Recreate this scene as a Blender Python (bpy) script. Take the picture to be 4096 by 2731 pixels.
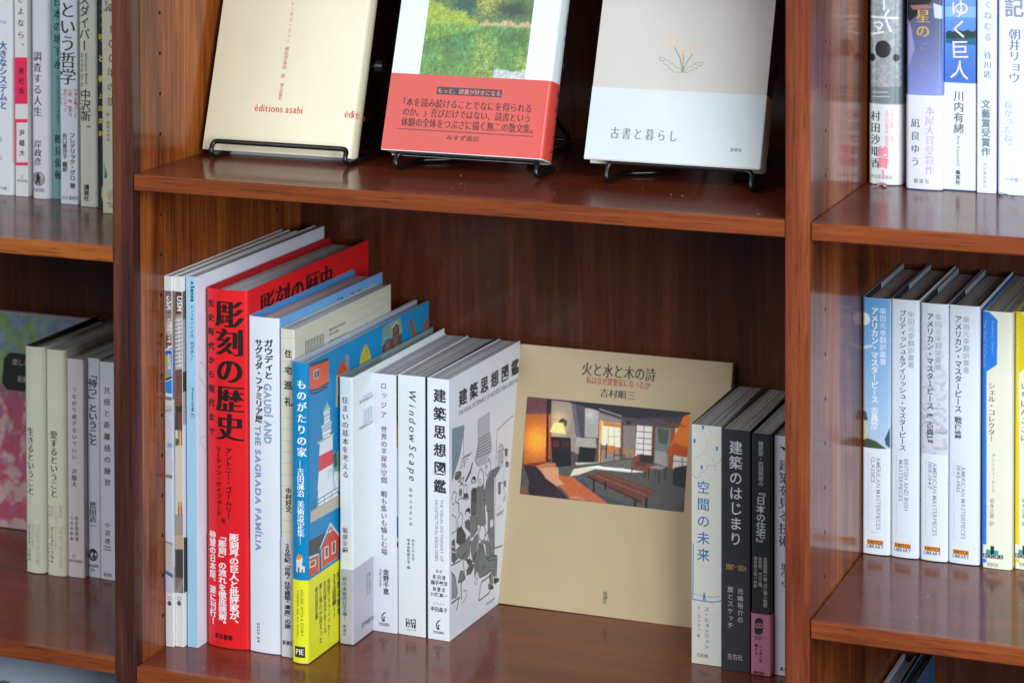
import bpy, bmesh, math, random
import numpy as np
from mathutils import Vector, Matrix

SC = bpy.context.scene
COL = SC.collection
for o in list(bpy.data.objects):
    bpy.data.objects.remove(o)
random.seed(4)

# ------------------------------------------------------------------ camera
def cam_axes(yaw, pitch, roll):
    F = Vector((-math.sin(yaw)*math.cos(pitch), math.cos(yaw)*math.cos(pitch), -math.sin(pitch)))
    r = Vector((math.cos(yaw), math.sin(yaw), 0)); u = r.cross(F)
    return F, r*math.cos(roll)+u*math.sin(roll), -r*math.sin(roll)+u*math.cos(roll)
cd = bpy.data.cameras.new('camera'); cam = bpy.data.objects.new('camera', cd); COL.objects.link(cam)
F_, R_, U_ = cam_axes(math.radians(21.2475), math.radians(1.4813), math.radians(-0.1000))
cam.matrix_world = Matrix(((R_.x, U_.x, -F_.x, .9736), (R_.y, U_.y, -F_.y, -1.6897), (R_.z, U_.z, -F_.z, .2133), (0, 0, 0, 1)))
cd.sensor_width = 36; cd.sensor_fit = 'HORIZONTAL'
cd.lens = 9982.96/4096*36
cd.shift_x = 0; cd.shift_y = (-770.4-1365.5)/4096
cd.clip_start = .05; cd.clip_end = 50
cd.dof.use_dof = True; cd.dof.focus_distance = 1.93; cd.dof.aperture_fstop = 9.0; cd.dof.aperture_blades = 7
SC.camera = cam

# ------------------------------------------------------------------ light
w = bpy.data.worlds.new('World'); SC.world = w; w.use_nodes = True
bg = w.node_tree.nodes['Background']; bg.inputs[0].default_value = (.80, .89, 1.0, 1); bg.inputs[1].default_value = .10
def area(name, loc, aim, sx, sy, power, col):
    l = bpy.data.lights.new(name, 'AREA'); l.shape = 'RECTANGLE'; l.size = sx; l.size_y = sy; l.energy = power; l.color = col
    o = bpy.data.objects.new(name, l); COL.objects.link(o); o.location = loc
    o.rotation_euler = (Vector(aim)-Vector(loc)).to_track_quat('-Z', 'Y').to_euler(); return o
area('window_light', (1.45, -1.28, .34), (.25, .15, -.28), .80, 1.1, 42, (.90, .96, 1.0))
area('fill_light', (-.85, -2.1, 1.0), (.0, .2, -.35), 1.9, 1.3, 34, (.92, .96, 1.0))  # unseen fill lamp, added to lighten the left bay
SC.view_settings.view_transform = 'Standard'; SC.view_settings.look = 'None'
SC.view_settings.exposure = 0.07; SC.view_settings.gamma = 1.0; SC.view_settings.use_curve_mapping = False
SC.render.engine = 'CYCLES'
SC.cycles.use_denoising = True
SC.cycles.max_bounces = 8

# ------------------------------------------------------------------ helpers
def lin(h):
    if isinstance(h, str): h = [int(h[i:i+2], 16)/255 for i in (0, 2, 4)]
    return tuple(c/12.92 if c <= .04045 else ((c+.055)/1.055)**2.4 for c in h)
MC = {}
def nodes(m):
    m.use_nodes = True; nt = m.node_tree; return nt, nt.nodes, nt.links, nt.nodes['Principled BSDF']
def paper(hexc, rough=.42, bump=0.0, kind='paper'):
    key = (kind, hexc, rough, bump)
    if key in MC: return MC[key]
    m = bpy.data.materials.new(kind); nt, N, L, B = nodes(m)
    tc = N.new('ShaderNodeTexCoord'); nz = N.new('ShaderNodeTexNoise'); nz.inputs['Scale'].default_value = 38; nz.inputs['Detail'].default_value = 6
    L.new(tc.outputs['Object'], nz.inputs['Vector'])
    mr = N.new('ShaderNodeMapRange'); mr.inputs['To Min'].default_value = .93; mr.inputs['To Max'].default_value = 1.04
    L.new(nz.outputs['Fac'], mr.inputs['Value'])
    mx = N.new('ShaderNodeVectorMath'); mx.operation = 'SCALE'; mx.inputs[0].default_value = lin(hexc)
    L.new(mr.outputs[0], mx.inputs['Scale']); L.new(mx.outputs[0], B.inputs['Base Color'])
    B.inputs['Roughness'].default_value = rough
    n2 = N.new('ShaderNodeTexNoise'); n2.inputs['Scale'].default_value = 900 if not bump else 130; n2.inputs['Detail'].default_value = 4
    if bump: n2.noise_type = 'RIDGED_MULTIFRACTAL'
    L.new(tc.outputs['Object'], n2.inputs['Vector'])
    bp = N.new('ShaderNodeBump'); bp.inputs['Strength'].default_value = .12 if not bump else .5; bp.inputs['Distance'].default_value = .0002 if not bump else .0006
    L.new(n2.outputs['Fac'], bp.inputs['Height']); L.new(bp.outputs[0], B.inputs['Normal'])
    MC[key] = m; return m
def ink(hexc):
    key = ('ink', hexc)
    if key in MC: return MC[key]
    m = bpy.data.materials.new('ink'); nt, N, L, B = nodes(m)
    B.inputs['Base Color'].default_value = (*lin(hexc), 1); B.inputs['Roughness'].default_value = .5
    MC[key] = m; return m
def printed():
    if 'printed' in MC: return MC['printed']
    m = bpy.data.materials.new('printed'); nt, N, L, B = nodes(m)
    a = N.new('ShaderNodeAttribute'); a.attribute_name = 'Col'; L.new(a.outputs['Color'], B.inputs['Base Color']); B.inputs['Roughness'].default_value = .42
    MC['printed'] = m; return m
def pages(hexc):
    key = ('pages', hexc)
    if key in MC: return MC[key]
    m = bpy.data.materials.new('pages'); nt, N, L, B = nodes(m)
    tc = N.new('ShaderNodeTexCoord'); mp = N.new('ShaderNodeMapping'); mp.inputs['Scale'].default_value = (1500, 3, 3); L.new(tc.outputs['Object'], mp.inputs[0])
    n1 = N.new('ShaderNodeTexNoise'); n1.inputs['Scale'].default_value = 1; n1.inputs['Detail'].default_value = 3; L.new(mp.outputs[0], n1.inputs['Vector'])
    mp2 = N.new('ShaderNodeMapping'); mp2.inputs['Scale'].default_value = (420, 6, 6); L.new(tc.outputs['Object'], mp2.inputs[0])
    n2 = N.new('ShaderNodeTexNoise'); n2.inputs['Scale'].default_value = 1; n2.inputs['Detail'].default_value = 2; L.new(mp2.outputs[0], n2.inputs['Vector'])
    ad = N.new('ShaderNodeMath'); ad.operation = 'MULTIPLY'; L.new(n1.outputs['Fac'], ad.inputs[0]); L.new(n2.outputs['Fac'], ad.inputs[1])
    mr = N.new('ShaderNodeMapRange'); mr.inputs['From Min'].default_value = .10; mr.inputs['From Max'].default_value = .40; mr.inputs['To Min'].default_value = .42; mr.inputs['To Max'].default_value = 1.10
    L.new(ad.outputs[0], mr.inputs['Value'])
    pc = [.5*c+.5*.84 for c in lin(hexc)]
    mx = N.new('ShaderNodeVectorMath'); mx.operation = 'SCALE'; mx.inputs[0].default_value = pc
    L.new(mr.outputs[0], mx.inputs['Scale']); L.new(mx.outputs[0], B.inputs['Base Color']); B.inputs['Roughness'].default_value = .75
    bp = N.new('ShaderNodeBump'); bp.inputs['Strength'].default_value = .5; bp.inputs['Distance'].default_value = .0003
    L.new(ad.outputs[0], bp.inputs['Height']); L.new(bp.outputs[0], B.inputs['Normal'])
    MC[key] = m; return m
def wood(name, axis, dark, mid, light, across=230, rough=.27, seed=0, figure=.5, contrast=1.0, bands=1.9):
    key = ('wood', name)
    if key in MC: return MC[key]
    m = bpy.data.materials.new(name); nt, N, L, B = nodes(m)
    tc = N.new('ShaderNodeTexCoord')
    def mapped(al, ac, off=0):
        mp = N.new('ShaderNodeMapping'); mp.inputs['Location'].default_value = (seed*3.7+off, seed*1.3+off, seed*2.1)
        s = [ac, ac, ac]; s[{'x': 0, 'y': 1, 'z': 2}[axis]] = al; mp.inputs['Scale'].default_value = s
        L.new(tc.outputs['Object'], mp.inputs[0]); return mp.outputs[0]
    def noise(vec, detail=4, dist=0., rg=.55):
        n = N.new('ShaderNodeTexNoise'); n.inputs['Scale'].default_value = 1; n.inputs['Detail'].default_value = detail; n.inputs['Distortion'].default_value = dist; n.inputs['Roughness'].default_value = rg
        L.new(vec, n.inputs['Vector']); return n.outputs['Fac']
    def math_(op, a, b, c=None):
        n = N.new('ShaderNodeMath'); n.operation = op
        for i, v in enumerate((a, b, c)):
            if v is None: continue
            if isinstance(v, (int, float)): n.inputs[i].default_value = v
            else: L.new(v, n.inputs[i])
        return n.outputs[0]
    broad = noise(mapped(1.6, 16), 3, .9)                       # heartwood bands
    growth = math_('SINE', math_('MULTIPLY', noise(mapped(1.3, across*.055, 5), 2, .5), 46), 0)   # growth rings
    fine = noise(mapped(7, across), 5, .3, .65)                # fibres
    vfine = noise(mapped(22, across*4), 3, 0)
    def cen(f, k): return math_('MULTIPLY', math_('SUBTRACT', f, .5), k)
    v = math_('ADD', cen(broad, bands), math_('MULTIPLY', growth, .09*figure))
    v = math_('ADD', v, cen(fine, 1.5*contrast)); v = math_('ADD', v, cen(vfine, .75*contrast))
    mr = N.new('ShaderNodeMapRange'); mr.inputs['From Min'].default_value = -.5; mr.inputs['From Max'].default_value = .5; L.new(v, mr.inputs['Value'])
    cr = N.new('ShaderNodeValToRGB'); e = cr.color_ramp.elements; e[0].position = 0; e[0].color = (*lin(dark), 1); e[1].position = 1; e[1].color = (*lin(light), 1)
    x = e.new(.48); x.color = (*lin(mid), 1)
    L.new(mr.outputs[0], cr.inputs[0])
    pore = noise(mapped(38, across*5.5, 9), 1, 0)              # short dark pores along the grain
    pr = N.new('ShaderNodeMapRange'); pr.inputs['From Min'].default_value = .60; pr.inputs['From Max'].default_value = .70; pr.inputs['To Min'].default_value = 1; pr.inputs['To Max'].default_value = .45; L.new(pore, pr.inputs['Value'])
    mx = N.new('ShaderNodeVectorMath'); mx.operation = 'SCALE'; L.new(cr.outputs[0], mx.inputs[0]); L.new(pr.outputs[0], mx.inputs['Scale'])
    L.new(mx.outputs[0], B.inputs['Base Color'])
    rr = N.new('ShaderNodeMapRange'); rr.inputs['To Min'].default_value = rough+.18; rr.inputs['To Max'].default_value = rough+.36; L.new(fine, rr.inputs['Value']); L.new(rr.outputs[0], B.inputs['Roughness'])
    bp = N.new('ShaderNodeBump'); bp.inputs['Strength'].default_value = .18; bp.inputs['Distance'].default_value = .0004
    L.new(math_('MULTIPLY', fine, pr.outputs[0]), bp.inputs['Height']); L.new(bp.outputs[0], B.inputs['Normal'])
    B.inputs['Specular IOR Level'].default_value = .15
    sc = N.new('ShaderNodeTexNoise'); sc.inputs['Scale'].default_value = 9; sc.inputs['Detail'].default_value = 5; L.new(tc.outputs['Object'], sc.inputs['Vector'])
    sr = N.new('ShaderNodeMapRange'); sr.inputs['From Min'].default_value = .3; sr.inputs['From Max'].default_value = .7; sr.inputs['To Min'].default_value = .10; sr.inputs['To Max'].default_value = .19; L.new(sc.outputs['Fac'], sr.inputs['Value']); L.new(sr.outputs[0], B.inputs['Coat Roughness'])
    B.inputs['Coat Weight'].default_value = .68; B.inputs['Coat IOR'].default_value = 1.45
    MC[key] = m; return m
def plain(name, hexc, rough=.4, metal=0.):
    m = bpy.data.materials.new(name); nt, N, L, B = nodes(m)
    tc = N.new('ShaderNodeTexCoord'); nz = N.new('ShaderNodeTexNoise'); nz.inputs['Scale'].default_value = 260; L.new(tc.outputs['Object'], nz.inputs['Vector'])
    mr = N.new('ShaderNodeMapRange'); mr.inputs['To Min'].default_value = rough-.08; mr.inputs['To Max'].default_value = rough+.1; L.new(nz.outputs['Fac'], mr.inputs['Value']); L.new(mr.outputs[0], B.inputs['Roughness'])
    B.inputs['Base Color'].default_value = (*lin(hexc), 1); B.inputs['Metallic'].default_value = metal; return m

def link(name, me, parent=None, mats=()):
    for m in mats: me.materials.append(m)
    o = bpy.data.objects.new(name, me); COL.objects.link(o)
    if parent is not None: o.parent = parent
    return o
def mesh(name, V, Fc, mi=None, smooth=False):
    me = bpy.data.meshes.new(name); me.from_pydata([tuple(v) for v in V], [], Fc)
    if mi is not None: me.polygons.foreach_set('material_index', mi)
    if smooth:
        me.polygons.foreach_set('use_smooth', [True]*len(Fc)); me.set_sharp_from_angle(angle=math.radians(38))
    me.update(); return me
def tri_mesh(name, V, T):
    me = bpy.data.meshes.new(name); V = np.asarray(V, np.float32); T = np.asarray(T, np.int32)
    me.vertices.add(len(V)); me.vertices.foreach_set('co', V.ravel())
    k = T.shape[1]; me.loops.add(T.size); me.loops.foreach_set('vertex_index', T.ravel())
    me.polygons.add(len(T)); me.polygons.foreach_set('loop_start', np.arange(0, T.size, k, dtype=np.int32))
    me.update(calc_edges=True); return me
def box_mesh(name, x0, x1, y0, y1, z0, z1, bev=0.0, seg=2):
    bm = bmesh.new(); bmesh.ops.create_cube(bm, size=1)
    for v in bm.verts: v.co = ((x0+x1)/2+v.co.x*(x1-x0), (y0+y1)/2+v.co.y*(y1-y0), (z0+z1)/2+v.co.z*(z1-z0))
    if bev: bmesh.ops.bevel(bm, geom=bm.edges[:], offset=bev, segments=seg, profile=.5, affect='EDGES')
    me = bpy.data.meshes.new(name); bm.to_mesh(me); bm.free()
    return me
def rod(bm, pts, r, n=10, closed=False):
    """a bent round wire through pts"""
    P = [Vector(p) for p in pts]; rings = []
    up = Vector((.31, .17, .93))
    for i, p in enumerate(P):
        a = P[i-1] if i > 0 else p; b = P[i+1] if i < len(P)-1 else p
        t = (b-a).normalized(); s = t.cross(up).normalized(); q = t.cross(s)
        rings.append([bm.verts.new(p+s*math.cos(k*2*math.pi/n)*r+q*math.sin(k*2*math.pi/n)*r) for k in range(n)])
    for A, B in zip(rings, rings[1:]):
        for k in range(n): bm.faces.new((A[k], A[(k+1) % n], B[(k+1) % n], B[k]))
    bm.faces.new(rings[0][::-1]); bm.faces.new(rings[-1])
def smooth_path(pts, r=.006, seg=5):
    out = [Vector(pts[0])]
    for a, b, c in zip(pts, pts[1:], pts[2:]):
        a, b, c = Vector(a), Vector(b), Vector(c); d1 = (a-b); d2 = (c-b); q = min(r, d1.length*.45, d2.length*.45)
        p0 = b+d1.normalized()*q; p1 = b+d2.normalized()*q
        for k in range(seg+1):
            t = k/seg; out.append(p0*(1-t)**2+b*2*t*(1-t)+p1*t*t)
    out.append(Vector(pts[-1])); return out
def fin(bm, name, parent, mat, smooth=True):
    bmesh.ops.recalc_face_normals(bm, faces=bm.faces[:])
    me = bpy.data.meshes.new(name); bm.to_mesh(me); bm.free()
    if smooth: me.polygons.foreach_set('use_smooth', [True]*len(me.polygons)); me.set_sharp_from_angle(angle=math.radians(50))
    return link(name, me, parent, [mat])

# ------------------------------------------------------------------ bookcase
W, P, T = .5213, .0176, .0123
YB = .295
WD = dict(
    strip0=wood('dark_lipping', 'z', '2d1612', '4a261e', '6a3a29', 260, .28, 1, .7),
    strip1=wood('red_lipping', 'z', '4c1f11', '74341c', '92502a', 260, .3, 2, 1.0, .8, 1.5),
    side0=wood('orange_veneer', 'z', '441f0c', '7e3b14', 'b26527', 420, .24, 3, 1.0, 1.05), bore=plain('shaded_bore', '1c110c', .8),  # bore: dark colour stands in for the shade inside the peg holes
    back=wood('back_veneer', 'z', '3c1a0f', '572916', '70391f', 420, .32, 4, 1.6, .42, 1.5),
    top=wood('shelf_veneer', 'x', '471a0c', '682913', '843b1c', 330, .22, 5, .5, .5, 1.2),
    edge=wood('shelf_lipping', 'x', '54280e', '7d3b1a', '9d5526', 300, .3, 6, .9, .62, .9),
    edge2=wood('golden_lipping', 'x', '6b3218', '97501f', 'b46a30', 180, .3, 7, .8, .6, 1.2))
case = bpy.data.objects.new('bookcase', None); COL.objects.link(case)
case['label'] = 'red-brown walnut bookcase with adjustable shelves holding every book in the picture'; case['category'] = 'bookcase'
Z0, Z1 = -.95, .62
def upright(x0, x1, mat_strip, holes=True):
    V = []; Fc = []; bores = set()
    def q(*p):
        i = len(V); V.extend(p); Fc.append(tuple(range(i, i+len(p))))
    ya, yb = .0127, YB+.008
    q((x0, ya, Z0), (x0, ya, Z1), (x0, yb, Z1), (x0, yb, Z0)); q((x0, ya, Z1), (x1, ya, Z1), (x1, yb, Z1), (x0, yb, Z1))
    q((x0, ya, Z0), (x0, yb, Z0), (x1, yb, Z0), (x1, ya, Z0)); q((x0, ya, Z0), (x1, ya, Z0), (x1, ya, Z1), (x0, ya, Z1)); q((x0, yb, Z0), (x0, yb, Z1), (x1, yb, Z1), (x1, yb, Z0))
    def strip(y0, y1): q((x1, y0, Z0), (x1, y1, Z0), (x1, y1, Z1), (x1, y0, Z1))
    hz = .016; k0, k1 = -18, 28
    def column(yc):
        y0, y1 = yc-.006, yc+.006; zt = -k0*.032+hz; zb = -k1*.032-hz
        q((x1, y0, zt), (x1, y1, zt), (x1, y1, Z1), (x1, y0, Z1)); q((x1, y0, Z0), (x1, y1, Z0), (x1, y1, zb), (x1, y0, zb))
        for k in range(k0, k1+1):
            zc = -k*.032; n = 12; r = .00165; outer = []; inner = []; deep = []
            for j in range(n):
                a = j*2*math.pi/n; c, s = math.cos(a), math.sin(a)
                oy, oz = ((1, 0), (1, .5), (1, 1), (0, 1), (-1, 1), (-1, .5), (-1, 0), (-1, -.5), (-1, -1), (0, -1), (1, -1), (1, -.5))[j]
                outer.append((x1, yc+oy*.006, zc+oz*hz)); inner.append((x1, yc+c*r, zc+s*r)); deep.append((x1-.007, yc+c*r, zc+s*r))
            i = len(V); V.extend(outer+inner+deep)
            for j in range(n):
                jj = (j+1) % n
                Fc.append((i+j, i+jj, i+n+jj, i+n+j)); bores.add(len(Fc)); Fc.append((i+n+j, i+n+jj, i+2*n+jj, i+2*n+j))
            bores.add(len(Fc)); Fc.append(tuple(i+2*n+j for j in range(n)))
    if holes:
        strip(ya, .0385); column(.0445); strip(.0505, .244); column(.25); strip(.256, yb)
    else: strip(ya, yb)
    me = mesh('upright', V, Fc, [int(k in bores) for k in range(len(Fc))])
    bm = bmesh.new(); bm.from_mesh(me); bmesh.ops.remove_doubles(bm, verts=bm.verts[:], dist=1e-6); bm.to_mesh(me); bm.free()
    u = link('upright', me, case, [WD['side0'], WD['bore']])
    link('front_strip', box_mesh('front_strip', x0-.0002, x1+.0002, -.0002, .0126, Z0, Z1, .0012, 3), u, [mat_strip])
    return u
upright(-P, 0, WD['strip0']); upright(W, W+P, WD['strip1']); upright(-W-2*P, -W-P, WD['strip0']); upright(2*W+P, 2*W+2*P, WD['strip1'], False)
for x0, x1 in ((-W-P, -P), (0, W), (W+P, 2*W+P)):
    link('back_panel', box_mesh('back_panel', x0, x1, YB, YB+.006, Z0, Z1), case, [WD['back']])
    link('plinth', box_mesh('plinth', x0+.0003, x1-.0003, .012, .03, Z0, Z0+.06), case, [WD['back']])
for x0, x1, zs in ((-W-P, -P, (.172, -.1785, -.5019, -.752, -.885)), (0, W, (.118, -.121, -.5061, -.885)), (W+P, 2*W+P, (.215, -.1218, -.4018, -.689, -.885))):  # top shelves are unseen; centre one set low to block high light
    for z in zs:
        a, b = x0+.0009, x1-.0006
        s = link('shelf', box_mesh('shelf', a, b, .0072, YB-.0004, z-T, z, .0002, 1), case, [WD['top']])
        bm = bmesh.new(); bm.from_mesh(box_mesh('t', a, b, .0004, .0071, z-T, z, .0))
        ve = [e for e in bm.edges if abs(e.verts[0].co.y-.0004) < 1e-5 and abs(e.verts[1].co.y-.0004) < 1e-5]
        bmesh.ops.bevel(bm, geom=ve, offset=.0011, segments=3, profile=.6, affect='EDGES')
        fin(bm, 'shelf_edging', s, WD['edge2'] if z == -.1785 else WD['edge'], False)

# ------------------------------------------------------------------ glyphs
GC = {}
def raw(ch, off, sh=0.):
    c = bpy.data.curves.new('g', 'FONT'); c.body = ch; c.size = 1; c.resolution_u = 3; c.offset = off; c.shear = sh
    o = bpy.data.objects.new('g', c); COL.objects.link(o)
    dg = bpy.context.evaluated_depsgraph_get(); oe = o.evaluated_get(dg); m = oe.to_mesh()
    m.calc_loop_triangles()
    V = np.zeros(len(m.vertices)*3); m.vertices.foreach_get('co', V); V = V.reshape(-1, 3)[:, :2].copy()
    T_ = np.zeros(len(m.loop_triangles)*3, np.int32); m.loop_triangles.foreach_get('vertices', T_); T_ = T_.reshape(-1, 3)
    oe.to_mesh_clear(); bpy.data.objects.remove(o); bpy.data.curves.remove(c); return V, T_
def glyph(ch, wt=0., st=''):
    """outline of one character; weight comes from a few copies shifted by a hair, a serif look from thin strokes widened sideways only"""
    k = (ch, wt, st)
    if k not in GC:
        wt = wt+.009; sh = .28 if st == 'i' else 0.
        if st in ('m', 'i'):
            V, T_ = raw(ch, -.007+min(wt, 0), sh); q = .019+max(wt, 0); sft = [(-q, 0), (0, 0), (q, 0)]
        elif wt > .018:
            V, T_ = raw(ch, .008, sh); q = min(wt, .03)*.8; sft = [(-q, -q*.7), (q, -q*.7), (q, q*.7), (-q, q*.7), (0, 0)]
        else: V, T_ = raw(ch, wt, sh); sft = [(0, 0)]
        if len(V):
            n = len(V); V3 = np.concatenate([np.column_stack([V[:, 0]+dx, V[:, 1]+dz, np.full(n, i*1.)]) for i, (dx, dz) in enumerate(sft)])
            T_ = np.concatenate([T_+n*i for i in range(len(sft))]); V = V3
        GC[k] = (V, T_)
    return GC[k]
ROT = set('ー「」『』（）―…～')
def text_layout(dr, txt, x0, z0, x1, z1, wt, st):
    """triangles of one run of lettering inside the rectangle x0..x1, z1..z0 (mm)"""
    VV = []; TT = []; n0 = 0
    if z0 < z1: z0, z1 = z1, z0
    if dr == 'v':
        adv = [(.5 if c in ' 　' else 1.) for c in txt]; N_ = sum(adv); w_ = x1-x0; H = z0-z1
        em = w_/.9
        pitch = (H-.9*em)/(N_-1) if N_ > 1.2 else H/.9
        if N_ > 1.2 and pitch < .93*em: pitch = H/(N_-.08)
        ez = em if (N_ <= 1.2 or pitch >= .93*em) else pitch*1.05
        if N_ <= 1.2: ez = H/.9
        z = z0+.04*ez
        for c, a in zip(txt, adv):
            cc = c
            if a == 1. and c not in ' 　':
                V, T_ = glyph(cc, wt, st)
                if len(V):
                    ux = V[:, 0]-.5; uy = V[:, 1]-.38
                    if c.isascii() and c not in '!?"': ux = V[:, 0]-(V[:, 0].min()+V[:, 0].max())/2; uy = V[:, 1]-.35; ux, uy = ux*1.15, uy*1.15
                    elif c in '!?"！': ux = V[:, 0]-(V[:, 0].min()+V[:, 0].max())/2
                    if c in ROT: ux, uy = (-uy if c == 'ー' else uy), (ux if c == 'ー' else -ux)
                    if c in '、。': ux = ux+.55; uy = uy+.55
                    if c in 'っッャュョァィゥェォゃゅょ': ux = ux+.1; uy = uy+.1
                    if st == 'x':
                        q = random.uniform(-.08, .08); ux, uy = ux*math.cos(q)-uy*math.sin(q), ux*math.sin(q)+uy*math.cos(q)
                    X = (x0+x1)/2+ux*em; Z = z-.5*ez+uy*ez
                    VV.append(np.stack([X, Z, V[:, 2]], 1)); TT.append(T_+n0); n0 += len(V)
            z -= pitch*a
    else:
        pen = 0.; runs = []
        for c in txt:
            if c in ' 　': pen += .3 if c == ' ' else 1; continue
            V, T_ = glyph(c, wt, st if not (st == 'm' and c.isascii()) else 'm')
            if not len(V): pen += .4; continue
            if ord(c) > 0x2e80: off = pen; adv = 1.
            else: off = pen-V[:, 0].min()+.05; adv = V[:, 0].max()-V[:, 0].min()+.1
            if c in '（「' : off -= .3; adv = .7
            q = V.copy(); q[:, 0] += off; runs.append((q, T_)); pen += adv
        if st == 'i':
            pen2 = 0; rr = []
            for i, (q, T_) in enumerate(runs):
                q = q.copy(); q[:, 0] += i*.16; rr.append((q, T_))
            runs = rr
        A = np.concatenate([q for q, _ in runs]); mn = A.min(0); mxx = A.max(0)
        jp = any(ord(c) > 0x2e80 for c in txt)
        for q, T_ in runs:
            u = (q[:, 0]-mn[0])/(mxx[0]-mn[0]); v = (q[:, 1]-mn[1])/(mxx[1]-mn[1])
            if dr == 'h': X = x0+u*(x1-x0); Z = z1+v*(z0-z1)
            else: X = x0+v*(x1-x0); Z = z0-u*(z0-z1)
            VV.append(np.stack([X, Z, q[:, 2]], 1)); TT.append(T_+n0); n0 += len(q)
    if not VV: return None
    return np.concatenate(VV), np.concatenate(TT)

# ------------------------------------------------------------------ printed pictures (painted point by point on a fine grid)
def vnoise(h, w_, cell, seed):
    rg = np.random.RandomState(seed); gh, gw = int(h/cell)+3, int(w_/cell)+3; g = rg.rand(gh, gw)
    y = np.arange(h)/cell; x = np.arange(w_)/cell; yi = y.astype(int); xi = x.astype(int); fy = (y-yi)[:, None]; fx = (x-xi)[None]
    fy = fy*fy*(3-2*fy); fx = fx*fx*(3-2*fx)
    return (g[np.ix_(yi, xi)]*(1-fy)*(1-fx)+g[np.ix_(yi+1, xi)]*fy*(1-fx)+g[np.ix_(yi, xi+1)]*(1-fy)*fx+g[np.ix_(yi+1, xi+1)]*fy*fx)
def fbm(h, w_, cell, seed): return (vnoise(h, w_, cell, seed)+.5*vnoise(h, w_, cell/2.1, seed+1)+.25*vnoise(h, w_, cell/4.3, seed+2))/1.75
hx = lambda s: np.array([int(s[i:i+2], 16)/255 for i in (0, 2, 4)])
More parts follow.
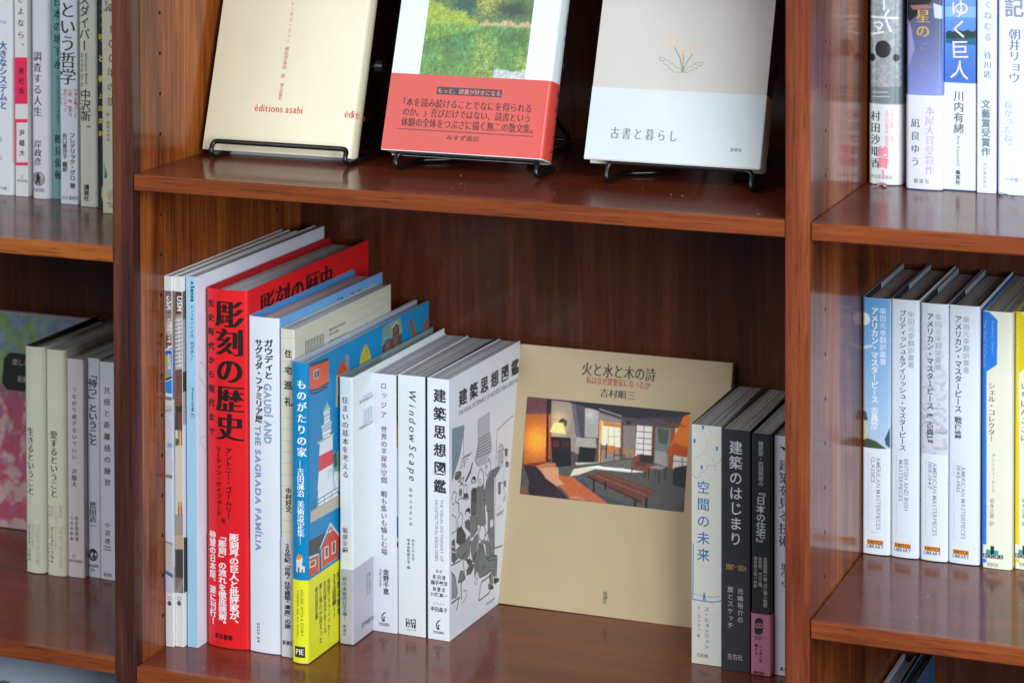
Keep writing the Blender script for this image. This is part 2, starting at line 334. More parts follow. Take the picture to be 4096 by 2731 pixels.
def paint(x0, z0, x1, z1, bg_, step, ops, ss=3):
    nx = max(2, int(math.ceil((x1-x0)/step))+1); nz = max(2, int(math.ceil((z1-z0)/step))+1)
    Wp, Hp = nx*ss, nz*ss; img = np.empty((Hp, Wp, 3)); img[:] = hx(bg_); alive = np.ones((nz, nx), bool)
    sx = (x1-x0)/(nx-1)/ss; sz = (z1-z0)/(nz-1)/ss
    px_ = x0+(np.arange(Wp)-(ss-1)/2)*sx; pz_ = z0+(np.arange(Hp)-(ss-1)/2)*sz
    def win(a0, a1, b0, b1):
        i0 = max(0, int((a0-px_[0])/sx)-1); i1 = min(Wp, int((a1-px_[0])/sx)+3); j0 = max(0, int((b0-pz_[0])/sz)-1); j1 = min(Hp, int((b1-pz_[0])/sz)+3)
        return (i0, i1, j0, j1) if i1 > i0 and j1 > j0 else None
    for o in ops:
        if o[0] == 'p':
            pts = o[2]; xs = [p[0] for p in pts]; zs = [p[1] for p in pts]; w_ = win(min(xs), max(xs), min(zs), max(zs))
            if not w_: continue
            i0, i1, j0, j1 = w_; X = px_[None, i0:i1]; Z = pz_[j0:j1, None]; m = np.zeros((j1-j0, i1-i0), bool)
            for (xa, za), (xb, zb) in zip(pts, pts[1:]+pts[:1]):
                if za == zb: continue
                m ^= ((za > Z) != (zb > Z)) & (X < (xb-xa)*(Z-za)/(zb-za)+xa)
            img[j0:j1, i0:i1][m] = hx(o[1])
        elif o[0] == 'l':
            r = o[2]/2
            for (xa, za), (xb, zb) in zip(o[3], o[3][1:]):
                w_ = win(min(xa, xb)-r, max(xa, xb)+r, min(za, zb)-r, max(za, zb)+r)
                if not w_: continue
                i0, i1, j0, j1 = w_; X = px_[None, i0:i1]; Z = pz_[j0:j1, None]; L2 = (xb-xa)**2+(zb-za)**2+1e-9
                t = np.clip(((X-xa)*(xb-xa)+(Z-za)*(zb-za))/L2, 0, 1); d = np.hypot(X-xa-t*(xb-xa), Z-za-t*(zb-za))
                a = np.clip((r-d)/max(sx, sz)+.5, 0, 1)[..., None]; img[j0:j1, i0:i1] = img[j0:j1, i0:i1]*(1-a)+hx(o[1])*a
        elif o[0] == 'e':
            m = ((px_[None]-o[2])/max(o[4], .05))**2+((pz_[:, None]-o[3])/max(o[5], .05))**2 <= 1; img[m] = hx(o[1])
        elif o[0] == 'g':
            d2 = (px_[None]-o[4])**2+(pz_[:, None]-o[5])**2; a = (np.clip(o[3], 0, 1)*np.exp(-d2/(o[2]*.5)**2))[..., None]; img = img*(1-a)+hx(o[1])*a
        elif o[0] == 'n':
            a = (np.clip((fbm(Hp, Wp, 14, 3)-.45)*4, 0, 1)*o[2])[..., None]; img = img*(1-a)+hx(o[1])*a
            a = (np.clip((vnoise(Hp, Wp, 3, 8)-.6)*3, 0, 1)*.3)[..., None]; img = img*(1-a)+a*.9
        elif o[0] == 'vg':
            t = np.linspace(0, 1, Hp)[:, None, None]; img = hx(o[2])*(1-t)+hx(o[1])*t+np.zeros_like(img)
        elif o[0] == 'fadew':
            t = np.linspace(0, 1, Hp)[:, None, None]**2*.9; img = img*(1-t)+hx(o[1])*t
        elif o[0] == 'wc':
            n1, n2, n3 = fbm(Hp, Wp, 70, 11)[..., None], fbm(Hp, Wp, 55, 21)[..., None], fbm(Hp, Wp, 24, 31)[..., None]
            t = np.linspace(0, 1, Hp)[:, None, None]
            sm = lambda n, c, k: np.clip((n-c)*k+.5, 0, 1)
            g1 = sm(n1, .5, 7); top = hx('6f9a60')*g1+hx('6f8cb8')*(1-g1); top = top*(1-n3*.5)+hx('b4bc98')*n3*.5
            g2 = sm(n2, .48, 8); bot = hx('b8546f')*g2+hx('c8a8a4')*(1-g2); g3 = sm(n3, .66, 7)*.6; bot = bot*(1-g3)+hx('7a6a9a')*g3
            k = np.clip((t-.55+.3*(n1-.5))*5, 0, 1); img = bot*(1-k)+top*k; img = img*(.9+.2*n3)
        elif o[0] == 'cut':
            u = np.linspace(0, 1, nx)[None]*(x1-x0); v = np.linspace(0, 1, nz)[:, None]*(z1-z0); c = .16*(z1-z0)
            du = np.minimum(u, (x1-x0)-u); dv = np.minimum(v, (z1-z0)-v); alive &= (du+dv >= c)
        elif o[0] == 'photo':        # photographic contrast and grain
            g = np.random.RandomState(5).randn(Hp, Wp, 1)*.018; lum = img.mean(2, keepdims=True); img = np.clip(lum+(img-lum)*1.15, 0, 1); img = (img-.42)*1.22+.40+g+(vnoise(Hp, Wp, 9, 77)[..., None]-.5)*.05
        elif o[0] == 'land':
            n1, n2, n3 = fbm(Hp, Wp, 26, 41)[..., None], fbm(Hp, Wp, 9, 51)[..., None], vnoise(Hp, Wp, 3.2, 61)[..., None]
            st_ = (vnoise(Hp//3+1, Wp, 5, 71).repeat(3, 0)[:Hp])[..., None]
            u0 = np.linspace(0, 1, Wp)[None, :, None]+0*n1; v0 = np.linspace(0, 1, Hp)[:, None, None]+0*n1; hor = .33
            def land(u, v):
                u = u+(n2-.5)*.11; v = v+(n1-.5)*.04+(n2-.5)*.04
                c = hx('4c6c44')*(1-n1)+hx('6c8450')*n1
                def mix(c, k, col): k = np.clip(k, 0, 1); return c*(1-k)+col*k
                c = mix(c, np.clip((v-.62)*6, 0, 1)*np.clip((.55-u)*5, 0, 1)*.8, hx('7c9848'))
                c = mix(c, 1.5*np.exp(-((u-.36)/.13)**2-((v-.47)/.11)**2)-.25, hx('2c5448'))
                c = mix(c, 1.4*np.exp(-((u-.60)/.12)**4)*np.clip((v-.385)*20, 0, 1), hx('a0a04e')*(.65+.65*n3))
                c = mix(c, 1.2*np.exp(-((u-.97)/.08)**2)*np.clip((v-.5)*8, 0, 1), hx('b4a84c')*(.8+.4*n3))
                c = mix(c, 1.3*np.exp(-((u-.80)/.16)**2-((v-.43)/.045)**2), hx('2e4634'))
                c = mix(c, np.clip((hor+.15-.21*u-v)*60, 0, 1)*np.clip((.53-u)*40, 0, 1), hx('93a83e')*(.85+.3*n2))
                c = mix(c, np.clip((hor+.028-v)*80, 0, 1)*np.clip((u-.5)*40, 0, 1), hx('b9a57c'))
                return c
            top = land(u0, v0); wat = land(u0, hor+(hor-v0)*1.25+.01); wat = wat*.42+(hx('6c9a3c')*.62+hx('3c8a54')*.62*n1)*.62; wat = wat*(.84+.3*st_)
            img = np.where(v0 < hor, wat, top)
            img = np.where((v0 < .05+.03*n1) & (u0 > .70), hx('c2ccca')*(.9+.1*n2), img)
            img = np.clip(img*(.80+.42*n3), 0, 1)
    img = img.reshape(nz, ss, nx, ss, 3).mean((1, 3)); return nx, nz, np.clip(img, 0, 1), alive

# ------------------------------------------------------------------ books
def make_book(D):
    w_, d, h = D['w'], D['d'], D['h']; r = min(D.get('r', 1)/1000, w_*.42); bl = D.get('bulge', 0)/1000
    root = bpy.data.objects.new('magazine' if D['cat'] == 'magazine' else 'book', None); COL.objects.link(root)
    ex, ey, ez = (Vector(D[k]) for k in ('ex', 'ey', 'ez')); o = D['O']
    root.matrix_world = Matrix(((ex.x, ey.x, ez.x, o[0]), (ex.y, ey.y, ez.y, o[1]), (ex.z, ey.z, ez.z, o[2]+.0003), (0, 0, 0, 1)))
    root.empty_display_size = .02; root['label'] = D['label']; root['category'] = D['cat']
    if 'grp' in D: root['group'] = D['grp']
    hard = D['kind'] == 'hard'; board = D.get('board', 1.5)/1000 if hard else 0
    def plan(off, fore):
        """outline of the cover seen from above, off = metres inwards from the outer skin"""
        pts = [(off, fore, 0), (off, d*.66, 0), (off, d*.33, 0)]; rr = max(r-off, .0001); n = 6
        for k in range(n+1):
            a = math.pi/2*k/n; pts.append((off+rr-rr*math.cos(a), off+rr-rr*math.sin(a), 0 if k < n*.6 else 1))
        a0, a1 = off+rr, w_-off-rr
        for k in range(1, 8):
            t = k/8; x = a0+(a1-a0)*t; pts.append((x, off-bl*(1-(2*t-1)**2), 1))
        for k in range(n+1):
            a = math.pi/2*k/n; pts.append((w_-off-rr+rr*math.sin(a), off+rr-rr*math.cos(a), 1 if k < n*.4 else 2))
        pts += [(w_-off, d*.33, 2), (w_-off, d*.66, 2), (w_-off, fore, 2)]; return pts
    def shell(name, o0, o1, za, zb, cols, edge, rough=.42, bump=0, fore=None):
        A = plan(o0, fore or d); B = plan(o1, fore or d); n = len(A); V = []; Fc = []; mi = []
        for z in (za, zb):
            V += [(p[0], p[1], z) for p in A]; V += [(p[0], p[1], z) for p in B]
        for i in range(n-1):
            s = A[i+1][2] if A[i+1][2] == A[i][2] else max(A[i][2], A[i+1][2]) if i > n/2 else A[i][2]
            Fc.append((i, i+1, 2*n+i+1, 2*n+i)); mi.append(s)                       # outside
            Fc.append((n+i+1, n+i, 3*n+i, 3*n+i+1)); mi.append(3)                   # inside
            Fc.append((2*n+i, 2*n+i+1, 3*n+i+1, 3*n+i)); mi.append(3)               # top edge
            Fc.append((i+1, i, n+i, n+i+1)); mi.append(3)
        for a in (0, n-1):
            q = (a, 2*n+a, 3*n+a, n+a); Fc.append(q if a == 0 else q[::-1]); mi.append(3)
        me = mesh(name, V, Fc, mi, True)
        return link(name, me, root, [paper(c, rough, bump) for c in cols]+[paper(edge, .6)])
    cols = D['col']; bump = D.get('bump', 0); edgec = D.get('flap') or D.get('bc') or cols[0]
    if hard:
        shell('dust_jacket', 0, .0003, .0004, h, cols, D.get('flap', 'd6dae0'), .36, bump)
        shell('hard_cover', .00034, board, .0, h-.0002, (D.get('bc', '888888'),)*3, D.get('bc', '888888'), .6)
        pi, ptop, pfore, pz = board+.0001, h-D.get('inset', .0042), d-.004, .003
    else:
        shell('cover', 0, .0004, 0, h, cols, edgec, .38, bump)
        pi, ptop, pfore, pz = .0006, h-.0006, d-.0015, .0004
        if 'stand' in D: ptop = h-.0006
    if 'flap' in D and not hard:       # cover flaps folded in
        for sgn in (0, 1):
            xa = .0005 if sgn == 0 else w_-.0008
            link('flap', box_mesh('flap', xa, xa+.0003, d*.38, d-.0004, .0003, h-.0002), root, [paper(D['flap'], .45)])
    if hard and 'flap' in D:
        for sgn in (0, 1):
            V = []; xo = board+.0001
            for z in (.001, h-.0004):
                for yy, gp in ((d*.42, .0001), (d-.0006, .0001)):
                    a = xo if sgn == 0 else w_-xo-.0003; V += [(a, yy, z), (a+.0003, yy, z)]
            link('flap', mesh('flap', V, [(0, 1, 5, 4), (1, 3, 7, 5), (3, 2, 6, 7), (2, 0, 4, 6), (4, 5, 7, 6)]), root, [paper(D['flap'], .5)])
    # page block, a little narrower at the fore edge so the covers stand off it
    gap = min(.0022, w_*.085) if (hard or 'flap' in D) else .0003
    a0, a1 = pi+.0001, w_-pi-.0001; n = 9; V = []; Fc = []
    for z in (pz, ptop):
        for t in range(n+1):
            u = t/n; x = a0+(a1-a0)*u; yy = pi+.0004+r*.6-(bl*.8)*(1-(2*u-1)**2)*(1 if not hard else .9)
            V.append((x, yy, z))
        for t in range(n+1):
            u = t/n; x = (a1-gap)+((a0+gap)-(a1-gap))*u; V.append((x, pfore-.0012*(1-(2*u-1)**2), z))
    m = 2*(n+1)
    Fc.append(tuple(range(m))[::-1]); Fc.append(tuple(range(m, 2*m)))
    for i in range(m): Fc.append((i, (i+1) % m, m+(i+1) % m, m+i))
    link('page_block', mesh('page_block', V, Fc), root, [pages(D['pg'])])
    ob = D.get('obi')
    if ob: shell('paper_band', -.0005, -.0002, .0006, ob[0], (ob[1],)*3, ob[1], .40)
    def base_off(zc, zt):
        return .0005 if (ob and zc < ob[0]-.0005) else 0.
    def surf(side, s, z, off):
        """s, z arrays in metres on one face -> local xyz, off metres proud of it"""
        if side == 'S':
            y = np.zeros_like(s); t = np.clip((s-r)/max(w_-2*r, 1e-5), 0, 1); y = -bl*(1-(2*t-1)**2)
            q = np.clip(r-s, 0, r); y = y+(r-np.sqrt(np.maximum(r*r-q*q, 0))); q = np.clip(s-(w_-r), 0, r); y = y+(r-np.sqrt(np.maximum(r*r-q*q, 0)))
            return np.stack([s, y-off, z], 1)
        if side == 'R':
            q = np.clip(r-s, 0, r); x = w_-(r-np.sqrt(np.maximum(r*r-q*q, 0))); return np.stack([x+off, s, z], 1)
        y = d-s; q = np.clip(r-y, 0, r); x = (r-np.sqrt(np.maximum(r*r-q*q, 0)))
        P_ = np.stack([x-off, y, z], 1); m_ = s > d-r*.35
        if m_.any():                      # runs on round the corner onto the spine
            xs = s-d+r*.35+.0003; q = np.clip(r-xs, 0, r); P_[m_] = np.stack([xs, (r-np.sqrt(np.maximum(r*r-q*q, 0)))-off, z], 1)[m_]
        return P_
    smax = w_ if side_is('S', None) else d
    for i, (nm, side, s0, z0, s1, z1, bg_, step, ops) in enumerate(D['A']):
        if z0 > z1: z0, z1 = z1, z0
        if s0 > s1: s0, s1 = s1, s0
        lim = (w_ if side == 'S' else d)*1000
        s0 = max(s0, .12); s1 = min(s1, lim-.12); z0 = max(z0, .7); z1 = min(z1, h*1000-.15)
        if s1-s0 < .4 or z1-z0 < .4: continue
        nx, nz, img, alive = paint(s0, z0, s1, z1, bg_, step, ops)
        S_, Z_ = np.meshgrid(np.linspace(s0, s1, nx)/1000, np.linspace(z0, z1, nz)/1000)
        V = surf(side, S_.ravel(), Z_.ravel(), .00007+.00003*i+base_off((z0+z1)/2000, 0))
        I = np.arange(nx*nz).reshape(nz, nx); Q = np.stack([I[:-1, :-1], I[:-1, 1:], I[1:, 1:], I[1:, :-1]], -1).reshape(-1, 4)
        ok = (alive[:-1, :-1] & alive[1:, 1:] & alive[:-1, 1:] & alive[1:, :-1]).ravel(); Q = Q[ok]
        if side == 'L': pass
        me = tri_mesh(nm, V, Q); at = me.color_attributes.new('Col', 'FLOAT_COLOR', 'POINT')
        c = np.ones((nx*nz, 4), np.float32); f = img.reshape(-1, 3); c[:, :3] = np.where(f <= .04045, f/12.92, ((f+.055)/1.055)**2.4)
        at.data.foreach_set('color', c.ravel()); me.polygons.foreach_set('use_smooth', [True]*len(me.polygons))
        link(nm, me, root, [printed()])
    for nm, side, dr, txt, s0, z0, s1, z1, colr, wt, st in D['T']:
        lay = text_layout(dr, txt, s0, z0, s1, z1, wt, st)
        if lay is None: continue
        V2, T_ = lay; s = V2[:, 0]/1000; z = V2[:, 1]/1000; lim = {'S': w_, 'R': d, 'L': d+w_}[side]
        good = (s > .0001) & (s < lim-.0001) & (z > .0006) & (z < h-.0001); T_ = T_[good[T_].all(1)]
        if not len(T_): continue
        used = np.unique(T_); mp = -np.ones(len(s), int); mp[used] = np.arange(len(used)); lay_ = V2[:, 2][used]; s, z, T_ = s[used], z[used], mp[T_]
        if bl > .0004 and abs(s1-s0) > 3:            # follow the rounded spine: split large triangles
            for _ in range(2):
                P3 = np.stack([s, z, lay_], 1); A_, B_, C_ = P3[T_[:, 0]], P3[T_[:, 1]], P3[T_[:, 2]]; ab, bc, ca = (A_+B_)/2, (B_+C_)/2, (C_+A_)/2; m_ = len(A_)
                P3 = np.concatenate([A_, B_, C_, ab, bc, ca]); q_ = np.arange(m_)
                T_ = np.concatenate([np.stack([q_+a*m_, q_+b*m_, q_+c*m_], 1) for a, b, c in ((0, 3, 5), (3, 1, 4), (5, 4, 2), (3, 4, 5))]); s, z, lay_ = P3.T
        V = surf(side, s, z, .00018+lay_*.000012+base_off(float(z.mean()), 0))
        link(nm, tri_mesh(nm, V, T_), root, [ink(colr)])
    return root
def side_is(a, b): return True

BOOKS = [
{'id': 'mag1', 'O': [0.0004, 0.0482, -0.5061], 'ex': [0.99995, -0.01, 0.0], 'ey': [0.01, 0.99995, 0.0], 'ez': [0.0, 0.0, 1.0], 'w': 0.0069, 'd': 0.205, 'h': 0.2963, 'T': [('title', 'S', 'r', 'USM', 2.29, 280.84, 7.46, 269.43, 'f6f6f6', 0.01, ''), ('title', 'S', 'r', 'creative at home', 3.2, 262.56, 7.45, 222.43, 'f6f6f6', 0.0, '')], 'A': [('spine_photo', 'S', 0, 43.2, 6.9, 284.7, '98887f', 0.4, [('p', '7d6c66', [(1.6, 285.5), (10.6, 286.2), (10.6, 276.9), (1.5, 276.2)]), ('p', '8a7a74', [(1.6, 282.7), (10.6, 282.1), (10.5, 267.6), (1.5, 267.6)]), ('l', '4a403c', 0.5, [(1.6, 281.7), (10.6, 280.7)]), ('l', '4a403c', 0.5, [(1.5, 274.5), (10.5, 274.2)]), ('l', '4a403c', 0.5, [(1.5, 267.0), (10.5, 267.3)]), ('p', 'b9a98f', [(1.4, 260.0), (10.5, 258.7), (10.4, 251.8), (1.4, 251.1)]), ('p', 'd9c9a0', [(5.6, 259.7), (10.5, 258.7), (10.4, 251.8), (5.6, 252.8)]), ('p', '6e5348', [(1.4, 248.3), (10.4, 251.8), (10.4, 243.6), (1.3, 238.0)]), ('l', 'e0e0e0', 1.2, [(1.3, 237.3), (10.4, 242.9)]), ('p', '1f62b8', [(1.3, 235.9), (10.4, 241.5), (10.1, 196.8), (1.0, 195.9)]), ('p', 'b5ad5a', [(1.3, 233.1), (4.7, 234.1), (4.7, 226.6), (1.2, 224.9)]), ('p', '9aa0a8', [(1.2, 224.9), (7.8, 226.9), (7.7, 213.8), (1.1, 212.5)]), ('p', '35383c', [(1.2, 214.5), (7.7, 217.2), (7.7, 213.8), (1.1, 212.1)]), ('l', 'e6e6e6', 0.8, [(1.1, 212.1), (10.2, 216.1)]), ('p', '2f8ae0', [(1.1, 211.4), (10.2, 215.0), (10.1, 204.4), (1.1, 203.5)]), ('p', 'd8e0ee', [(1.1, 203.2), (10.1, 202.7), (10.1, 199.6), (1.1, 200.1)]), ('p', '8d776c', [(1.1, 199.0), (10.1, 200.6), (10.1, 196.8), (1.0, 193.9)]), ('p', 'd8d2c8', [(1.0, 197.3), (10.1, 197.5), (10.1, 194.1), (1.0, 192.5)]), ('p', 'c2c2c8', [(1.0, 192.8), (10.1, 193.7), (10.0, 188.5), (1.0, 187.7)]), ('l', '6c665c', 0.5, [(1.0, 189.0), (10.1, 191.0)]), ('p', 'ccd3e2', [(0.9, 187.4), (9.7, 188.3), (9.4, 137.3), (0.6, 137.3)]), ('l', 'aeb6c8', 0.4, [(1.6, 181.4), (8.5, 177.0)]), ('l', 'aeb6c8', 0.4, [(1.6, 177.3), (8.5, 172.9)]), ('p', '8fa6d0', [(2.6, 163.1), (8.2, 163.7), (8.2, 160.1), (2.6, 159.5)]), ('l', '3a3f4a', 0.5, [(6.9, 148.7), (6.9, 141.1), (8.8, 141.1)]), ('p', '8d8878', [(0.6, 137.8), (9.4, 137.8), (9.4, 135.2), (0.6, 135.3)]), ('p', 'd3e0f0', [(0.6, 135.1), (8.2, 134.9), (7.9, 82.4), (0.3, 84.6)]), ('p', 'a09784', [(0.3, 84.6), (9.1, 83.1), (9.1, 81.5), (0.3, 83.1)]), ('p', 'c8c4bc', [(0.3, 83.1), (9.1, 81.5), (8.9, 57.5), (0.2, 61.0)]), ('p', '2d6fbe', [(0.2, 60.7), (8.9, 57.0), (8.9, 54.4), (0.1, 58.4)]), ('p', 'c5cfe6', [(0.1, 58.2), (8.9, 54.2), (8.8, 42.6), (0.0, 42.5)])]), ('cover_photo', 'R', 0.4, 43.2, 20.0, 284.7, 'b8b4b4', 0.5, [('p', '5a88c8', [(1.0, 237.8), (13.0, 239.0), (12.6, 196.9), (0.6, 197.9)]), ('p', 'c8d4e6', [(0.6, 197.9), (12.6, 196.9), (11.2, 62.4), (-0.8, 64.1)]), ('p', '968a84', [(1.5, 285.6), (13.5, 285.1), (13.0, 237.0), (1.0, 237.8)])]), ('emblem', 'S', 1.4, 40.7, 5.9, 32.5, 'e8e8ea', 0.3, [('e', '9a9aa0', 3.7, 38.7, 1.8, 1.7), ('e', 'e8e8ea', 3.7, 38.7, 1.1, 1.1), ('e', '3a3a42', 3.6, 34.7, 1.8, 1.8), ('l', 'd0d0d0', 0.3, [(2.6, 34.6), (4.7, 34.9)])])], 'kind': 'soft', 'col': ('e8e8ea', 'e8e8ea', 'e8e8ea'), 'pg': 'd8d8dc', 'r': 0.3, 'label': 'thin white softcover against the left upright, grey and blue photo strip on its spine', 'cat': 'magazine', 'grp': 'interior catalogues with photo spines'},
{'id': 'mag2', 'O': [0.0077, 0.0508, -0.5061], 'ex': [0.99995, -0.01, 0.0], 'ey': [0.01, 0.99995, 0.0], 'ez': [0.0, 0.0, 1.0], 'w': 0.0075, 'd': 0.202, 'h': 0.2963, 'T': [('title', 'S', 'r', 'USM', 3.1, 280.5, 7.43, 268.69, 'f6f6f6', 0.01, ''), ('title', 'S', 'r', 'creative at work', 4.01, 261.37, 6.6, 223.77, 'f6f6f6', 0.0, '')], 'A': [('spine_photo', 'S', 0, 43.2, 7.5, 284.1, '8a7468', 0.4, [('p', '5e4640', [(1.7, 284.5), (11.8, 285.3), (11.6, 263.7), (1.5, 262.8)]), ('l', '3a2a28', 0.6, [(2.1, 283.5), (11.7, 280.1)]), ('p', 'a58f80', [(1.6, 265.6), (11.7, 267.8), (11.6, 263.0), (1.5, 262.8)]), ('p', 'b9b6ba', [(1.5, 262.8), (11.7, 265.7), (11.4, 223.8), (1.3, 221.5)]), ('l', 'dcdce2', 0.7, [(1.5, 260.7), (11.6, 263.7)]), ('l', '8b8084', 0.7, [(1.5, 259.1), (11.6, 262.0)]), ('l', 'dcdce2', 0.7, [(1.5, 257.4), (11.6, 260.4)]), ('l', '8b8084', 0.7, [(1.5, 255.8), (11.6, 258.7)]), ('l', 'dcdce2', 0.7, [(1.5, 254.1), (11.6, 257.1)]), ('l', '8b8084', 0.7, [(1.5, 252.5), (11.6, 255.4)]), ('l', 'dcdce2', 0.7, [(1.5, 250.8), (11.6, 253.8)]), ('l', '8b8084', 0.7, [(1.5, 249.2), (11.6, 252.1)]), ('l', 'dcdce2', 0.7, [(1.4, 247.5), (11.6, 250.5)]), ('l', '8b8084', 0.7, [(1.4, 245.9), (11.6, 248.8)]), ('l', 'dcdce2', 0.7, [(1.4, 244.2), (11.6, 247.2)]), ('l', '8b8084', 0.7, [(1.4, 242.6), (11.5, 245.5)]), ('l', 'dcdce2', 0.7, [(1.4, 240.9), (11.5, 243.9)]), ('l', '8b8084', 0.7, [(1.4, 239.3), (11.5, 242.2)]), ('l', 'dcdce2', 0.7, [(1.4, 237.6), (11.5, 240.6)]), ('l', '8b8084', 0.7, [(1.4, 236.0), (11.5, 238.9)]), ('l', 'dcdce2', 0.7, [(1.4, 234.3), (11.5, 237.3)]), ('l', '8b8084', 0.7, [(1.4, 232.6), (11.5, 235.6)]), ('l', 'dcdce2', 0.7, [(1.3, 231.0), (11.5, 234.0)]), ('l', '8b8084', 0.7, [(1.3, 229.3), (11.5, 232.3)]), ('l', 'dcdce2', 0.7, [(1.3, 227.7), (11.5, 230.7)]), ('l', '8b8084', 0.7, [(1.3, 226.0), (11.4, 229.0)]), ('l', 'dcdce2', 0.7, [(1.3, 224.4), (11.4, 227.4)]), ('p', '7a5244', [(1.3, 221.1), (11.4, 222.8), (11.2, 192.8), (1.1, 192.5)]), ('l', '5c3a30', 0.4, [(2.8, 216.8), (7.5, 214.5)]), ('l', '5c3a30', 0.4, [(2.8, 209.9), (6.6, 203.4)]), ('l', '97705f', 0.5, [(1.9, 199.5), (9.7, 200.3)]), ('l', '97705f', 0.5, [(1.9, 196.8), (9.7, 197.5)]), ('p', '4a3834', [(1.1, 192.5), (11.2, 193.5), (11.2, 178.5), (1.0, 177.5)]), ('p', 'd9cfc0', [(0.8, 173.2), (11.9, 174.3), (11.5, 106.9), (0.4, 105.7)]), ('p', '4a4244', [(0.9, 187.5), (12.0, 188.6), (11.9, 174.3), (0.8, 173.2)]), ('p', '8a4a34', [(3.5, 187.7), (4.8, 187.9), (4.8, 172.6), (3.4, 172.4)]), ('p', 'b56c48', [(3.4, 172.4), (4.8, 172.6), (4.7, 161.3), (3.3, 161.2)]), ('p', 'e0cfae', [(3.3, 161.2), (4.7, 161.3), (4.4, 116.3), (3.0, 116.2)]), ('p', 'c98a58', [(3.0, 116.2), (4.4, 116.3), (4.4, 112.2), (3.0, 112.1)]), ('p', 'b56030', [(3.0, 112.1), (4.4, 112.2), (4.4, 105.6), (3.0, 105.4)]), ('p', '8a4a34', [(5.8, 188.0), (7.2, 188.1), (7.1, 172.8), (5.7, 172.7)]), ('p', 'b56c48', [(5.7, 172.7), (7.1, 172.8), (7.0, 161.6), (5.6, 161.4)]), ('p', 'e0cfae', [(5.6, 161.4), (7.0, 161.6), (6.7, 116.6), (5.3, 116.4)]), ('p', 'c98a58', [(5.3, 116.4), (6.7, 116.6), (6.7, 112.5), (5.3, 112.3)]), ('p', 'b56030', [(5.3, 112.3), (6.7, 112.5), (6.7, 105.9), (5.3, 105.7)]), ('p', '8a4a34', [(8.1, 188.2), (9.5, 188.3), (9.4, 173.0), (8.0, 172.9)]), ('p', 'b56c48', [(8.0, 172.9), (9.4, 173.0), (9.3, 161.8), (7.9, 161.7)]), ('p', 'e0cfae', [(7.9, 161.7), (9.3, 161.8), (9.0, 116.9), (7.7, 116.7)]), ('p', 'c98a58', [(7.7, 116.7), (9.0, 116.9), (9.0, 112.8), (7.6, 112.6)]), ('p', 'b56030', [(7.6, 112.6), (9.0, 112.8), (9.0, 106.1), (7.6, 106.0)]), ('p', '4c6a3c', [(1.0, 167.1), (4.3, 165.9), (3.7, 162.2), (1.0, 159.9)]), ('p', 'a8998e', [(0.4, 105.7), (11.5, 105.9), (11.4, 78.8), (0.3, 77.8)]), ('p', 'c9a98c', [(0.3, 89.3), (8.4, 90.2), (8.4, 78.7), (0.3, 77.8)]), ('p', '4a4546', [(0.3, 77.8), (11.4, 78.8), (11.2, 54.8), (0.1, 55.4)]), ('p', '8d8a8e', [(0.1, 44.1), (7.1, 56.3), (11.2, 56.8), (11.2, 44.0), (2.4, 42.9)]), ('l', '4a4546', 0.5, [(6.1, 43.9), (9.4, 55.5)])]), ('cover_photo', 'R', 0.4, 43.2, 20.0, 284.1, 'b0a8a8', 0.5, [('p', '7a6660', [(0.9, 287.8), (13.0, 287.3), (12.8, 261.3), (0.6, 261.9)]), ('p', '4a4446', [(0.2, 220.1), (12.3, 219.2), (12.2, 203.2), (0.0, 204.1)]), ('p', 'd8dce4', [(-0.2, 178.2), (11.9, 175.1), (10.9, 84.8), (-1.2, 88.4)]), ('p', '4c484a', [(-1.2, 88.4), (10.9, 84.8), (10.4, 34.6), (-1.7, 38.5)])]), ('emblem', 'S', 1.5, 40.7, 5.8, 32.5, 'e8e8ea', 0.3, [('e', '9a9aa0', 3.7, 38.7, 1.8, 1.7), ('e', 'e8e8ea', 3.7, 38.7, 1.1, 1.1), ('e', '3a3a42', 3.6, 34.8, 1.8, 1.8), ('l', 'd0d0d0', 0.3, [(2.6, 34.7), (4.7, 34.9)])])], 'kind': 'soft', 'col': ('e8e8ea', 'e8e8ea', 'e8e8ea'), 'pg': 'd0d0d4', 'r': 0.3, 'label': 'thin white softcover, second from the left upright, brown timber photo on its spine', 'cat': 'magazine', 'grp': 'interior catalogues with photo spines'},
